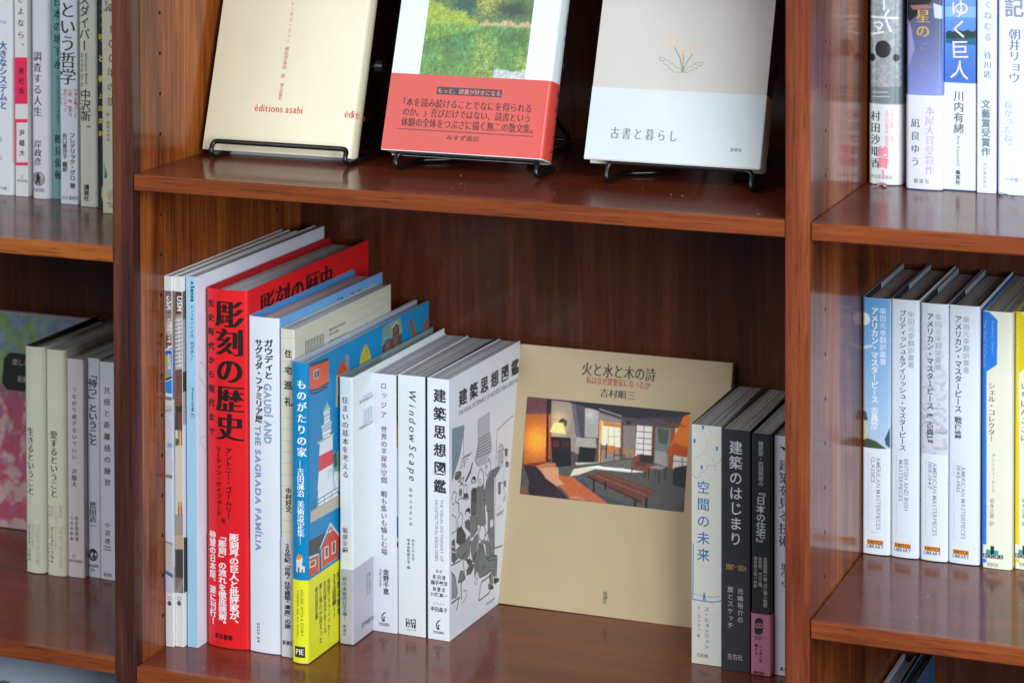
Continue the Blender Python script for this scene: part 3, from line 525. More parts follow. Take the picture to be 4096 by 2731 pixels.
{'id': 'sense', 'O': [0.0171, 0.0537, -0.5061], 'ex': [0.9998, -0.02, 0.0], 'ey': [0.02, 0.9998, 0.0], 'ez': [0.0, 0.0, 1.0], 'w': 0.0094, 'd': 0.225, 'h': 0.2963, 'T': [('title', 'S', 'h', '&', 4.6, 292.57, 6.82, 290.13, '28394a', 0.02, ''), ('title', 'S', 'r', 'Sense', 4.28, 289.11, 7.97, 276.41, '28394a', 0.03, ''), ('subtitle', 'S', 'v', 'センスのいい人は、何が違う？', 4.19, 273.77, 6.96, 228.94, '3d5a70', 0, 'm'), ('publisher', 'S', 'r', '®Premium', 4.86, 207.82, 6.94, 197.34, '33506a', 0.0, ''), ('publisher', 'S', 'v', '特別編集', 4.62, 196.33, 6.71, 188.68, '4a6a80', 0, '')], 'A': [('emblem', 'S', 3.9, 187.5, 7.5, 183.7, 'a6d4f0', 0.25, [('l', '33506a', 0.35, [(4.2, 183.9), (7.2, 184.2), (7.2, 186.3), (5.6, 187.2), (6.0, 185.7), (4.2, 187.1), (4.2, 183.9)])]), ('cover_drawing', 'R', 4.0, 100.0, 60.0, 240.0, 'dfe3f2', 0.6, [('l', '9aa0b2', 0.5, [(3.4, 226.5), (8.3, 226.2), (11.9, 222.9), (14.0, 215.8)]), ('l', '9aa0b2', 0.5, [(2.5, 217.9), (7.1, 212.2), (13.2, 205.4)]), ('l', 'a8aec0', 0.4, [(3.3, 168.7), (8.1, 160.5), (15.0, 153.4)]), ('l', 'a8aec0', 0.4, [(5.1, 166.7), (12.8, 166.2)])])], 'kind': 'soft', 'col': ('dfe3ee', 'a6d4f0', 'dfe3f2'), 'pg': 'cfcfd6', 'r': 0.3, 'label': 'large softcover with a pale sky blue spine, directly left of the red book', 'cat': 'magazine'},
{'id': 'red', 'O': [0.0295, 0.0635, -0.5061], 'ex': [0.9998, -0.02, 0.0], 'ey': [0.02, 0.9998, 0.0], 'ez': [0.0, 0.0, 1.0], 'w': 0.0374, 'd': 0.2205, 'h': 0.2862, 'T': [('title', 'S', 'v', '彫刻の歴史', 11.08, 278.13, 33.14, 167.32, '1a080a', 0.024, 'm'), ('subtitle', 'S', 'v', '先史時代から現代まで', 2.26, 277.11, 7.92, 169.14, '1c080a', 0.022, ''), ('author', 'S', 'v', 'アントニー・ゴームリー', 18.47, 160.68, 23.82, 104.37, '1c080a', 0.012, ''), ('author', 'S', 'v', 'マーティン・ゲイフォード', 9.66, 160.86, 14.33, 104.83, '1c080a', 0.012, ''), ('author', 'S', 'v', '著', 14.68, 103.46, 18.31, 99.86, '1c080a', 0.0, ''), ('blurb', 'S', 'v', '彫刻界の巨人と批評家が、', 22.16, 92.5, 29.39, 18.09, 'f2e6ea', 0.026, ''), ('blurb', 'S', 'v', '「彫刻」の流れを徹底読解。', 12.05, 92.31, 18.92, 16.71, 'f2e6ea', 0.026, ''), ('blurb', 'S', 'v', '待望の日本版、遂に刊行！', 3.2, 92.32, 9.01, 17.46, 'f2e6ea', 0.026, ''), ('publisher', 'S', 'h', '東京書籍', 7.87, 11.31, 24.17, 6.95, '1c080a', 0.01, ''), ('cover_title', 'R', 'h', '彫刻の歴史', 20.4, 279.38, 152.01, 254.95, '2e1014', 0.022, 'm')], 'A': [], 'kind': 'hard', 'board': 1.0, 'inset': 0.0055, 'bc': 'b0141e', 'col': ('d81c22', 'e01c24', 'e01c22'), 'pg': 'b9b3ba', 'r': 4, 'bulge': 2.2, 'flap': 'c01820', 'label': 'thick red book with huge black characters running down its spine', 'cat': 'book', 'obi': (0.0895, 'e01c24')},
{'id': 'gaudi', 'O': [0.0676, 0.0637, -0.5061], 'ex': [0.99976, -0.022, 0.0], 'ey': [0.022, 0.99976, 0.0], 'ez': [0.0, 0.0, 1.0], 'w': 0.0279, 'd': 0.187, 'h': 0.2668, 'T': [('title', 'S', 'v', 'ガウディと', 14.68, 249.69, 21.8, 218.55, '33333f', 0.045, ''), ('title', 'S', 'r', 'GAUDÍ AND', 14.04, 214.69, 22.13, 167.11, '8298ba', 0.045, ''), ('title', 'S', 'v', 'サグラダ・ファミリア展', 6.34, 249.31, 12.82, 183.31, '33333f', 0.045, ''), ('title', 'S', 'r', 'THE SAGRADA FAMÍLIA', 5.58, 180.71, 12.4, 80.86, '8298ba', 0.045, ''), ('date', 'S', 'r', '2023-24', 6.94, 23.59, 9.37, 7.97, '2e3444', 0.0, '')], 'A': [('cover_drawing', 'R', 70.0, 215.0, 165.0, 262.0, '6ea8e0', 0.6, [('l', '3a3a4c', 0.7, [(100.5, 257.8), (102.8, 265.4)]), ('l', '3a3a4c', 0.7, [(111.0, 258.1), (107.2, 264.9)]), ('l', '3a3a4c', 0.5, [(100.5, 261.2), (111.6, 260.6)]), ('l', '3a3a4c', 0.5, [(101.7, 263.5), (110.1, 262.6)]), ('l', '3a3a4c', 0.5, [(100.5, 257.8), (111.0, 260.7)]), ('l', '3a3a4c', 0.5, [(101.7, 261.8), (109.1, 264.1)]), ('l', '2e2e3e', 0.9, [(127.1, 261.0), (129.9, 258.0), (131.4, 260.8)]), ('l', '2e2e3e', 0.9, [(138.5, 257.8), (139.7, 260.9), (141.7, 258.3), (144.9, 261.6)])])], 'kind': 'hard', 'board': 1.6, 'col': ('3f86cc', 'dde3ec', '6ea8e0'), 'pg': 'b0a4ae', 'r': 1.2, 'bulge': 1.2, 'bc': '4a90d4', 'label': 'hardback with a pale blue-grey spine and bright blue covers right of the red book', 'cat': 'book'},
{'id': 'junrei', 'O': [0.0965, 0.0612, -0.5061], 'ex': [0.9998, -0.02, 0.0], 'ey': [0.02, 0.9998, 0.0], 'ez': [0.0, 0.0, 1.0], 'w': 0.0125, 'd': 0.1775, 'h': 0.2596, 'T': [('title', 'S', 'v', '住宅', 4.23, 243.27, 10.17, 224.16, '38383c', 0.03, ''), ('title', 'S', 'v', '巡礼', 3.82, 218.77, 10.49, 199.33, '38383c', 0.03, ''), ('author', 'S', 'v', '中村好文', 4.45, 134.36, 9.27, 115.26, '38383c', 0.02, ''), ('blurb', 'S', 'v', '20世紀「世界"住宅建築"遺産」の旅', 3.47, 90.12, 8.46, 23.23, '38383c', 0.025, ''), ('publisher', 'S', 'h', '新潮社', 1.48, 13.4, 10.21, 9.8, '38383c', 0.01, ''), ('lettering', 'R', 'h', 'ISBN978-4-10-435001-8', 60.74, 246.76, 89.79, 244.58, '4a4a4a', 0, ''), ('lettering', 'R', 'h', 'C0052 ¥3200E', 60.34, 243.19, 77.6, 241.17, '4a4a4a', 0, ''), ('lettering', 'R', 'h', '⑤定価：本体3200円（税別）', 60.29, 237.55, 92.4, 235.04, '4a4a4a', 0, '')], 'A': [('ruled_lines', 'S', 1.1, 258.3, 14.1, 96.1, 'd2d0c0', 0.4, [('l', 'a3a294', 0.28, [(-0.1, 252.2), (15.3, 253.0)]), ('l', 'a3a294', 0.28, [(-0.1, 243.2), (15.3, 244.1)]), ('l', 'a3a294', 0.28, [(-0.2, 234.2), (15.2, 235.1)]), ('l', 'a3a294', 0.28, [(-0.2, 225.2), (15.2, 226.1)]), ('l', 'a3a294', 0.28, [(-0.3, 216.2), (15.2, 217.1)]), ('l', 'a3a294', 0.28, [(-0.3, 207.2), (15.1, 208.2)]), ('l', 'a3a294', 0.28, [(-0.3, 198.2), (15.1, 199.2)]), ('l', 'a3a294', 0.28, [(-0.4, 189.2), (15.0, 190.2)]), ('l', 'a3a294', 0.28, [(-0.4, 180.2), (15.0, 181.2)]), ('l', 'a3a294', 0.28, [(-0.5, 171.2), (15.0, 172.2)]), ('l', 'a3a294', 0.28, [(-0.5, 162.2), (14.9, 163.2)]), ('l', 'a3a294', 0.28, [(-0.6, 153.2), (14.9, 154.3)]), ('l', 'a3a294', 0.28, [(-0.6, 144.1), (14.8, 145.3)]), ('l', 'a3a294', 0.28, [(-0.6, 135.1), (14.8, 136.3)]), ('l', 'a3a294', 0.28, [(-0.7, 126.1), (14.8, 127.3)]), ('l', 'a3a294', 0.28, [(-0.7, 117.1), (14.7, 118.3)]), ('l', 'a3a294', 0.28, [(-0.8, 108.0), (14.7, 109.3)]), ('l', 'a3a294', 0.28, [(-0.8, 99.0), (14.6, 100.3)])]), ('ruled_lines', 'R', 75.0, 222.0, 170.0, 256.0, 'cfcebc', 0.4, [('l', '9b9a8c', 0.3, [(100.2, 251.1), (181.2, 251.2)]), ('l', '9b9a8c', 0.3, [(100.1, 242.2), (181.2, 243.7)])]), ('barcode', 'R', 10.0, 205.0, 58.0, 250.0, 'cfcebc', 0.35, [('l', '3a3c44', 0.85, [(19.1, 246.2), (19.0, 236.4)]), ('l', '3a3c44', 0.5, [(20.8, 246.2), (20.7, 236.4)]), ('l', '3a3c44', 0.5, [(22.5, 246.2), (22.4, 236.3)]), ('l', '3a3c44', 0.85, [(24.2, 246.1), (24.1, 236.3)]), ('l', '3a3c44', 0.5, [(25.9, 246.1), (25.8, 236.3)]), ('l', '3a3c44', 0.5, [(27.6, 246.1), (27.6, 236.3)]), ('l', '3a3c44', 0.85, [(29.4, 246.0), (29.3, 236.3)]), ('l', '3a3c44', 0.5, [(31.1, 246.0), (31.0, 236.2)]), ('l', '3a3c44', 0.5, [(32.8, 246.0), (32.7, 236.2)]), ('l', '3a3c44', 0.85, [(34.5, 245.9), (34.4, 236.2)]), ('l', '3a3c44', 0.5, [(36.2, 245.9), (36.2, 236.2)]), ('l', '3a3c44', 0.5, [(38.0, 245.9), (37.9, 236.2)]), ('l', '3a3c44', 0.85, [(39.7, 245.8), (39.6, 236.2)]), ('l', '3a3c44', 0.5, [(41.4, 245.8), (41.4, 236.1)]), ('l', '3a3c44', 0.5, [(43.2, 245.8), (43.1, 236.1)]), ('l', '3a3c44', 0.85, [(44.9, 245.7), (44.9, 236.1)]), ('l', '3a3c44', 0.5, [(46.7, 245.7), (46.6, 236.1)]), ('l', '3a3c44', 0.5, [(48.4, 245.7), (48.3, 236.1)]), ('l', '3a3c44', 0.85, [(50.2, 245.6), (50.1, 236.0)])])], 'kind': 'soft', 'col': ('c9c8b6', 'd2d0c0', 'cfcebc'), 'pg': 'b9bac0', 'r': 1.2, 'flap': 'cfcebc', 'label': 'slim beige softcover with ruled lines and a grey band, left of the blue book', 'cat': 'book', 'obi': (0.0935, 'c9c9cc')},
{'id': 'house', 'O': [0.1103, 0.0532, -0.5061], 'ex': [0.99984, -0.018, 0.0], 'ey': [0.018, 0.99984, 0.0], 'ez': [0.0, 0.0, 1.0], 'w': 0.0134, 'd': 0.232, 'h': 0.2368, 'T': [('title', 'S', 'v', 'ものがたりの家', 5.3, 223.28, 12.51, 162.98, 'f0f4f6', 0.012, 'm'), ('subtitle', 'S', 'v', '―吉田誠治 美術設定集―', 5.22, 159.57, 10.69, 94.43, 'eef4f6', 0.012, 'm'), ('subtitle', 'S', 'r', 'HOUSES WITH A STORY', 7.79, 58.4, 9.99, 21.87, '6a6a30', 0.0, ''), ('author', 'S', 'r', 'YOSHIDA Seiji Art Works', 4.18, 58.08, 6.2, 21.77, '6a6a30', 0.0, ''), ('publisher', 'S', 'h', 'PIE', 3.51, 11.45, 10.3, 7.16, 'eeeeea', 0.01, 'm'), ('blurb', 'R', 'v', '空想の家を', 50.48, 56.97, 56.65, 21.86, '4a4a3a', 0.01, ''), ('blurb', 'R', 'v', '33点収録!!', 41.99, 57.53, 48.48, 21.83, '4a4a3a', 0.01, ''), ('blurb', 'R', 'v', '背景グラフィッカー', 32.9, 56.51, 37.9, 10.12, '4a4a3a', 0, ''), ('blurb', 'R', 'v', '吉田誠治がおくる', 26.17, 56.92, 31.14, 15.12, '4a4a3a', 0, ''), ('blurb', 'R', 'v', '夢と憧れが詰まった', 18.82, 57.14, 23.75, 9.67, '4a4a3a', 0, ''), ('blurb', 'R', 'v', '美術設定集', 11.46, 56.78, 16.7, 31.0, '4a4a3a', 0, '')], 'A': [('publisher_mark', 'S', 2.4, 13.5, 11.2, 4.9, '32302e', 0.5, []), ('spine_drawing', 'S', 3.2, 86.6, 11.2, 71.6, '0d84bc', 0.35, [('p', 'd98a3c', [(3.5, 83.2), (6.4, 86.5), (9.5, 84.3), (9.5, 83.3), (3.5, 82.5)]), ('p', 'e4e2da', [(3.7, 82.6), (9.4, 83.3), (9.3, 80.0), (3.7, 79.3)]), ('p', '6a5a4a', [(4.1, 82.6), (4.9, 82.7), (4.8, 81.4), (4.1, 81.3)]), ('p', '6a5a4a', [(5.6, 82.8), (6.3, 82.9), (6.3, 81.6), (5.6, 81.5)]), ('p', '6a5a4a', [(7.2, 83.0), (7.9, 83.1), (7.9, 81.8), (7.2, 81.7)]), ('p', 'dcdad2', [(3.8, 79.3), (8.9, 79.9), (8.9, 77.3), (11.1, 76.9), (11.0, 72.2), (3.8, 71.6)]), ('p', '2c7ea8', [(5.1, 75.2), (5.8, 76.0), (6.7, 75.4), (6.7, 71.9), (5.1, 71.7)]), ('p', '7a6a5c', [(8.5, 74.3), (9.6, 74.5), (9.6, 72.2), (8.5, 72.0)])]), ('cover_illustration', 'R', 2.5, 67.5, 231.0, 235.5, '1489c4', 0.5, [('p', 'e2603e', [(4.7, 234.8), (13.9, 233.4), (37.4, 231.2), (37.3, 212.4), (18.0, 212.1), (4.8, 214.1)]), ('p', '4a4a52', [(4.7, 231.9), (37.4, 229.9), (37.4, 232.5), (4.7, 234.8)]), ('p', 'e8e6e0', [(11.8, 228.0), (22.0, 227.0), (22.0, 220.2), (11.8, 220.9)]), ('p', '55626e', [(12.7, 227.2), (21.3, 226.5), (21.3, 220.6), (12.6, 221.2)]), ('l', 'e8e6e0', 0.7, [(17.0, 227.4), (16.9, 220.5)]), ('l', '33363c', 1.2, [(4.5, 213.9), (18.0, 211.7), (37.7, 212.1)]), ('l', '2a3444', 1.3, [(5.1, 211.4), (18.0, 209.1), (35.5, 209.7)]), ('e', '50565e', 28.4, 209.9, 2.0, 2.0), ('l', 'c44c30', 0.3, [(6.0, 232.6), (5.8, 214.4)]), ('l', 'c44c30', 0.3, [(8.6, 232.3), (8.4, 214.2)]), ('l', 'c44c30', 0.3, [(11.1, 232.0), (11.0, 214.0)]), ('l', 'c44c30', 0.3, [(13.7, 231.8), (13.6, 213.9)]), ('l', 'c44c30', 0.3, [(16.3, 231.5), (16.2, 213.7)]), ('l', 'c44c30', 0.3, [(18.9, 231.2), (18.8, 213.5)]), ('l', 'c44c30', 0.3, [(21.5, 230.9), (21.4, 213.4)]), ('l', 'c44c30', 0.3, [(24.1, 230.7), (24.0, 213.2)]), ('l', 'c44c30', 0.3, [(26.7, 230.4), (26.6, 213.0)]), ('l', 'c44c30', 0.3, [(29.3, 230.1), (29.2, 212.9)]), ('l', 'c44c30', 0.3, [(32.0, 229.8), (31.8, 212.7)]), ('l', 'c44c30', 0.3, [(34.6, 229.5), (34.5, 212.5)]), ('p', '8d9298', [(67.2, 227.7), (74.8, 226.0), (75.3, 211.7), (68.0, 215.4)]), ('p', 'c65034', [(50.0, 213.3), (61.6, 225.3), (73.6, 214.1), (65.3, 214.1)]), ('p', 'b7b3a4', [(51.0, 214.7), (59.3, 213.8), (72.9, 214.0), (73.4, 185.6), (49.8, 189.6)]), ('p', 'c85a3c', [(53.4, 189.5), (53.7, 197.4), (56.1, 198.5), (58.5, 196.9), (58.8, 188.9)]), ('l', '8d897a', 0.25, [(51.0, 212.8), (72.8, 208.9)]), ('l', '8d897a', 0.25, [(51.0, 210.6), (72.8, 206.9)]), ('l', '8d897a', 0.25, [(51.0, 208.5), (72.8, 204.9)]), ('l', '8d897a', 0.25, [(51.0, 206.4), (72.8, 202.9)]), ('l', '8d897a', 0.25, [(51.0, 204.2), (72.8, 200.9)]), ('l', '8d897a', 0.25, [(50.9, 202.1), (72.7, 198.8)]), ('l', '8d897a', 0.25, [(50.9, 200.0), (72.7, 196.8)]), ('l', '8d897a', 0.25, [(50.9, 197.9), (72.7, 194.8)]), ('l', '8d897a', 0.25, [(50.9, 195.7), (72.7, 192.8)]), ('l', '8d897a', 0.25, [(50.9, 193.6), (72.7, 190.8)]), ('l', '8d897a', 0.25, [(50.9, 191.5), (72.7, 188.8)]), ('p', 'c3b63a', [(93.4, 212.4), (95.4, 218.2), (99.3, 224.0), (106.0, 227.9), (111.8, 221.6), (115.1, 215.7), (116.0, 207.1)]), ('l', '857a22', 0.35, [(106.0, 226.6), (95.3, 211.9)]), ('l', '857a22', 0.35, [(106.0, 226.6), (98.8, 211.1)]), ('l', '857a22', 0.35, [(106.0, 226.6), (102.2, 210.3)]), ('l', '857a22', 0.35, [(106.0, 226.6), (105.7, 209.5)]), ('l', '857a22', 0.35, [(106.0, 226.6), (109.2, 208.7)]), ('l', '857a22', 0.35, [(106.0, 226.6), (112.6, 207.9)]), ('l', 'e6dfa0', 0.4, [(105.5, 226.3), (96.8, 212.4)]), ('p', '6b4a40', [(136.7, 219.7), (152.2, 221.8), (175.6, 220.5), (176.4, 188.7), (136.6, 198.0)]), ('p', '7f9488', [(134.8, 220.2), (139.3, 234.1), (150.3, 235.1), (152.7, 224.3), (140.2, 223.6)]), ('p', '8a9c90', [(152.7, 220.8), (151.3, 234.9), (172.6, 235.9), (177.6, 221.3), (170.4, 220.8), (158.3, 221.7)]), ('p', '6b4a40', [(157.5, 221.9), (158.3, 229.5), (164.9, 231.9), (170.5, 229.4), (170.4, 221.2)]), ('l', 'e0e4e2', 0.8, [(156.8, 230.2), (161.4, 231.4), (165.4, 233.1), (169.5, 229.6)]), ('l', 'c8cdc8', 0.6, [(134.8, 220.0), (140.2, 220.2), (140.7, 223.5), (152.7, 223.8)]), ('l', 'b7aaa0', 0.5, [(144.2, 219.7), (144.1, 212.5)]), ('l', 'b7aaa0', 0.5, [(146.4, 219.7), (146.3, 212.4)]), ('l', 'b7aaa0', 0.5, [(148.6, 219.6), (148.5, 212.3)]), ('l', 'b7aaa0', 0.5, [(150.8, 219.6), (150.7, 212.3)]), ('l', 'b7aaa0', 0.5, [(161.3, 220.6), (161.2, 213.3)]), ('l', 'b7aaa0', 0.5, [(163.8, 220.5), (163.8, 213.2)]), ('l', 'b7aaa0', 0.5, [(166.4, 220.4), (166.3, 213.1)]), ('l', 'c4b8ae', 0.4, [(162.4, 230.3), (162.3, 224.7)]), ('l', 'c4b8ae', 0.4, [(165.9, 230.0), (165.9, 224.8)]), ('p', '9a6030', [(190.6, 227.2), (194.2, 230.1), (206.7, 214.1), (198.3, 212.4)]), ('p', '9a6030', [(214.6, 213.6), (226.9, 223.3), (233.4, 222.8), (231.7, 214.7)]), ('l', '6a4020', 0.35, [(193.7, 228.3), (202.5, 213.7)]), ('l', '6a4020', 0.35, [(217.3, 214.4), (230.2, 221.7)]), ('l', 'c8ccd0', 0.5, [(34.6, 198.8), (34.5, 196.9)]), ('p', '8fc4b4', [(27.7, 191.9), (31.7, 194.9), (34.5, 197.5), (38.3, 193.6), (40.6, 191.4)]), ('p', 'e8ecf0', [(27.4, 191.3), (40.9, 191.6), (40.9, 190.6), (27.7, 190.3)]), ('p', 'cfd6de', [(28.7, 190.4), (39.4, 190.3), (39.7, 186.3), (29.1, 186.3)]), ('l', 'f4f6f8', 0.8, [(30.9, 189.8), (30.8, 180.6)]), ('l', 'f4f6f8', 0.8, [(34.6, 190.2), (34.5, 181.0)]), ('l', 'f4f6f8', 0.8, [(38.0, 190.0), (37.9, 181.4)]), ('p', 'e6ebf2', [(29.1, 186.3), (40.0, 186.2), (39.9, 180.9), (29.4, 181.0)]), ('p', 'cdd4dc', [(23.6, 181.1), (43.8, 180.3), (41.8, 178.4), (25.0, 178.8)]), ('p', 'c4cdd8', [(25.9, 178.6), (41.8, 178.1), (42.5, 171.6), (26.4, 171.2)]), ('p', 'f2f5f8', [(26.4, 176.4), (39.6, 175.7), (40.3, 169.6), (26.7, 170.4)]), ('l', '5a7480', 0.5, [(23.6, 186.7), (43.8, 186.6)]), ('l', '5a7480', 0.5, [(23.6, 184.1), (43.8, 183.9)]), ('l', '5a7480', 0.5, [(23.6, 186.7), (23.6, 181.1)]), ('l', '5a7480', 0.5, [(43.8, 186.6), (43.8, 180.3)]), ('l', '5a7480', 0.5, [(16.6, 175.4), (47.7, 175.3)]), ('l', '5a7480', 0.5, [(16.5, 172.4), (47.7, 171.6)]), ('l', '5a7480', 0.5, [(16.6, 175.4), (16.5, 169.8)]), ('l', '5a7480', 0.5, [(47.5, 175.7), (47.4, 169.7)]), ('p', 'b8c0c8', [(16.2, 169.9), (48.1, 169.8), (44.7, 168.4), (19.8, 167.6)]), ('p', 'e4e9f0', [(21.7, 167.8), (44.7, 168.7), (44.2, 156.9), (20.5, 158.3)]), ('p', 'e2464e', [(20.5, 158.3), (44.2, 157.4), (45.3, 146.0), (19.6, 146.0)]), ('l', 'a83840', 0.8, [(28.4, 154.8), (28.4, 147.6)]), ('p', 'eaf0f8', [(19.6, 145.5), (45.3, 145.2), (51.1, 124.9), (54.7, 116.6), (17.2, 117.9)]), ('p', 'e8eef6', [(19.6, 146.0), (45.3, 146.0), (46.6, 124.1), (17.4, 132.3)]), ('p', 'b8c6da', [(42.3, 145.8), (45.3, 146.0), (48.8, 123.5), (45.1, 124.5)]), ('l', '8a98ac', 0.6, [(36.8, 135.3), (36.8, 141.3), (39.1, 143.3), (40.8, 140.9), (40.8, 134.9)]), ('p', '7fa89c', [(45.6, 153.5), (57.3, 153.4), (61.0, 152.1), (63.2, 135.5), (46.4, 135.7)]), ('p', '3e6a64', [(45.6, 152.5), (51.3, 153.4), (52.7, 142.3), (46.4, 141.3)]), ('p', 'dfe6ee', [(46.4, 135.4), (58.6, 135.3), (60.0, 120.4), (47.3, 123.9)]), ('p', '58687a', [(48.1, 130.2), (51.4, 130.0), (51.3, 122.8), (48.1, 123.7)]), ('p', 'dfe6ee', [(47.5, 138.6), (58.6, 135.6), (58.5, 119.5), (48.8, 122.9)]), ('p', 'b03a40', [(56.5, 130.8), (58.9, 130.8), (58.8, 120.8), (56.7, 120.7)]), ('p', 'c3bca8', [(5.5, 119.0), (57.7, 117.4), (59.9, 107.7), (5.1, 109.5)]), ('l', '8a8474', 0.4, [(5.5, 118.8), (57.0, 117.4)]), ('l', '3c5a6a', 0.6, [(6.9, 124.5), (54.3, 124.0)]), ('l', '3c5a6a', 0.6, [(7.5, 121.1), (54.8, 120.9)]), ('l', '3c5a6a', 0.6, [(7.5, 124.7), (7.5, 118.8)]), ('l', '3c5a6a', 0.6, [(11.8, 124.6), (11.8, 118.7)]), ('l', '3c5a6a', 0.6, [(19.0, 124.5), (19.0, 118.6)]), ('l', '3c5a6a', 0.6, [(29.4, 124.4), (29.3, 118.5)]), ('l', '3c5a6a', 0.6, [(42.1, 124.3), (42.1, 118.3)]), ('l', '3c5a6a', 0.6, [(54.5, 124.2), (54.4, 118.2)]), ('p', '4a4a52', [(0.6, 96.6), (33.1, 94.2), (39.0, 99.8), (24.2, 84.3), (18.4, 80.8), (0.4, 83.6)]), ('p', 'd2553c', [(24.9, 83.4), (39.7, 96.9), (56.0, 84.1), (52.1, 68.5), (24.4, 69.0)]), ('p', 'd2553c', [(0.6, 82.3), (19.1, 79.6), (19.0, 66.8), (0.5, 68.3)]), ('l', 'f0f2f4', 1.5, [(21.6, 84.7), (39.7, 99.2), (55.5, 84.9)]), ('l', 'f0f2f4', 0.8, [(33.1, 93.5), (44.9, 93.0)]), ('l', 'f0f2f4', 0.8, [(39.7, 96.9), (39.2, 91.7)]), ('l', 'f0f2f4', 1.3, [(0.6, 83.2), (18.4, 81.1)]), ('p', 'f0f2f4', [(29.3, 83.4), (36.3, 82.7), (36.3, 73.3), (29.2, 73.5)]), ('p', '8a5a4c', [(30.8, 82.3), (35.2, 81.9), (35.1, 74.5), (30.7, 74.4)]), ('p', 'f0f2f4', [(42.1, 83.5), (49.2, 82.9), (48.9, 73.2), (42.0, 73.7)]), ('p', '8a5a4c', [(43.4, 82.8), (47.9, 82.3), (47.7, 74.2), (43.4, 74.4)]), ('p', 'f0f2f4', [(3.3, 79.8), (14.4, 78.4), (14.3, 73.5), (3.2, 74.6)]), ('p', 'a8683c', [(4.5, 79.0), (13.1, 77.9), (13.1, 74.5), (4.5, 75.3)]), ('p', '7a3a2c', [(20.1, 78.3), (23.9, 78.1), (23.8, 67.3), (20.0, 67.4)]), ('l', 'f0f2f4', 0.9, [(24.5, 83.5), (24.4, 67.1)]), ('l', 'f0f2f4', 0.9, [(19.5, 78.8), (19.4, 66.6)]), ('p', '9aa4ac', [(24.4, 68.7), (52.1, 68.5), (52.1, 65.8), (24.4, 66.7)]), ('p', '5a8a90', [(49.1, 96.8), (51.6, 96.6), (51.1, 90.9), (49.3, 92.1)])])], 'kind': 'hard', 'board': 2.0, 'col': ('0a6f9c', '0d84bc', '1489c4'), 'pg': '8f93a8', 'r': 2.2, 'bulge': 0.8, 'bc': 'b7c3d6', 'flap': 'b7c3d6', 'label': 'blue hardback with illustrated houses on its cover and a bright yellow paper band', 'cat': 'book', 'obi': (0.0657, 'e9ea2c')},
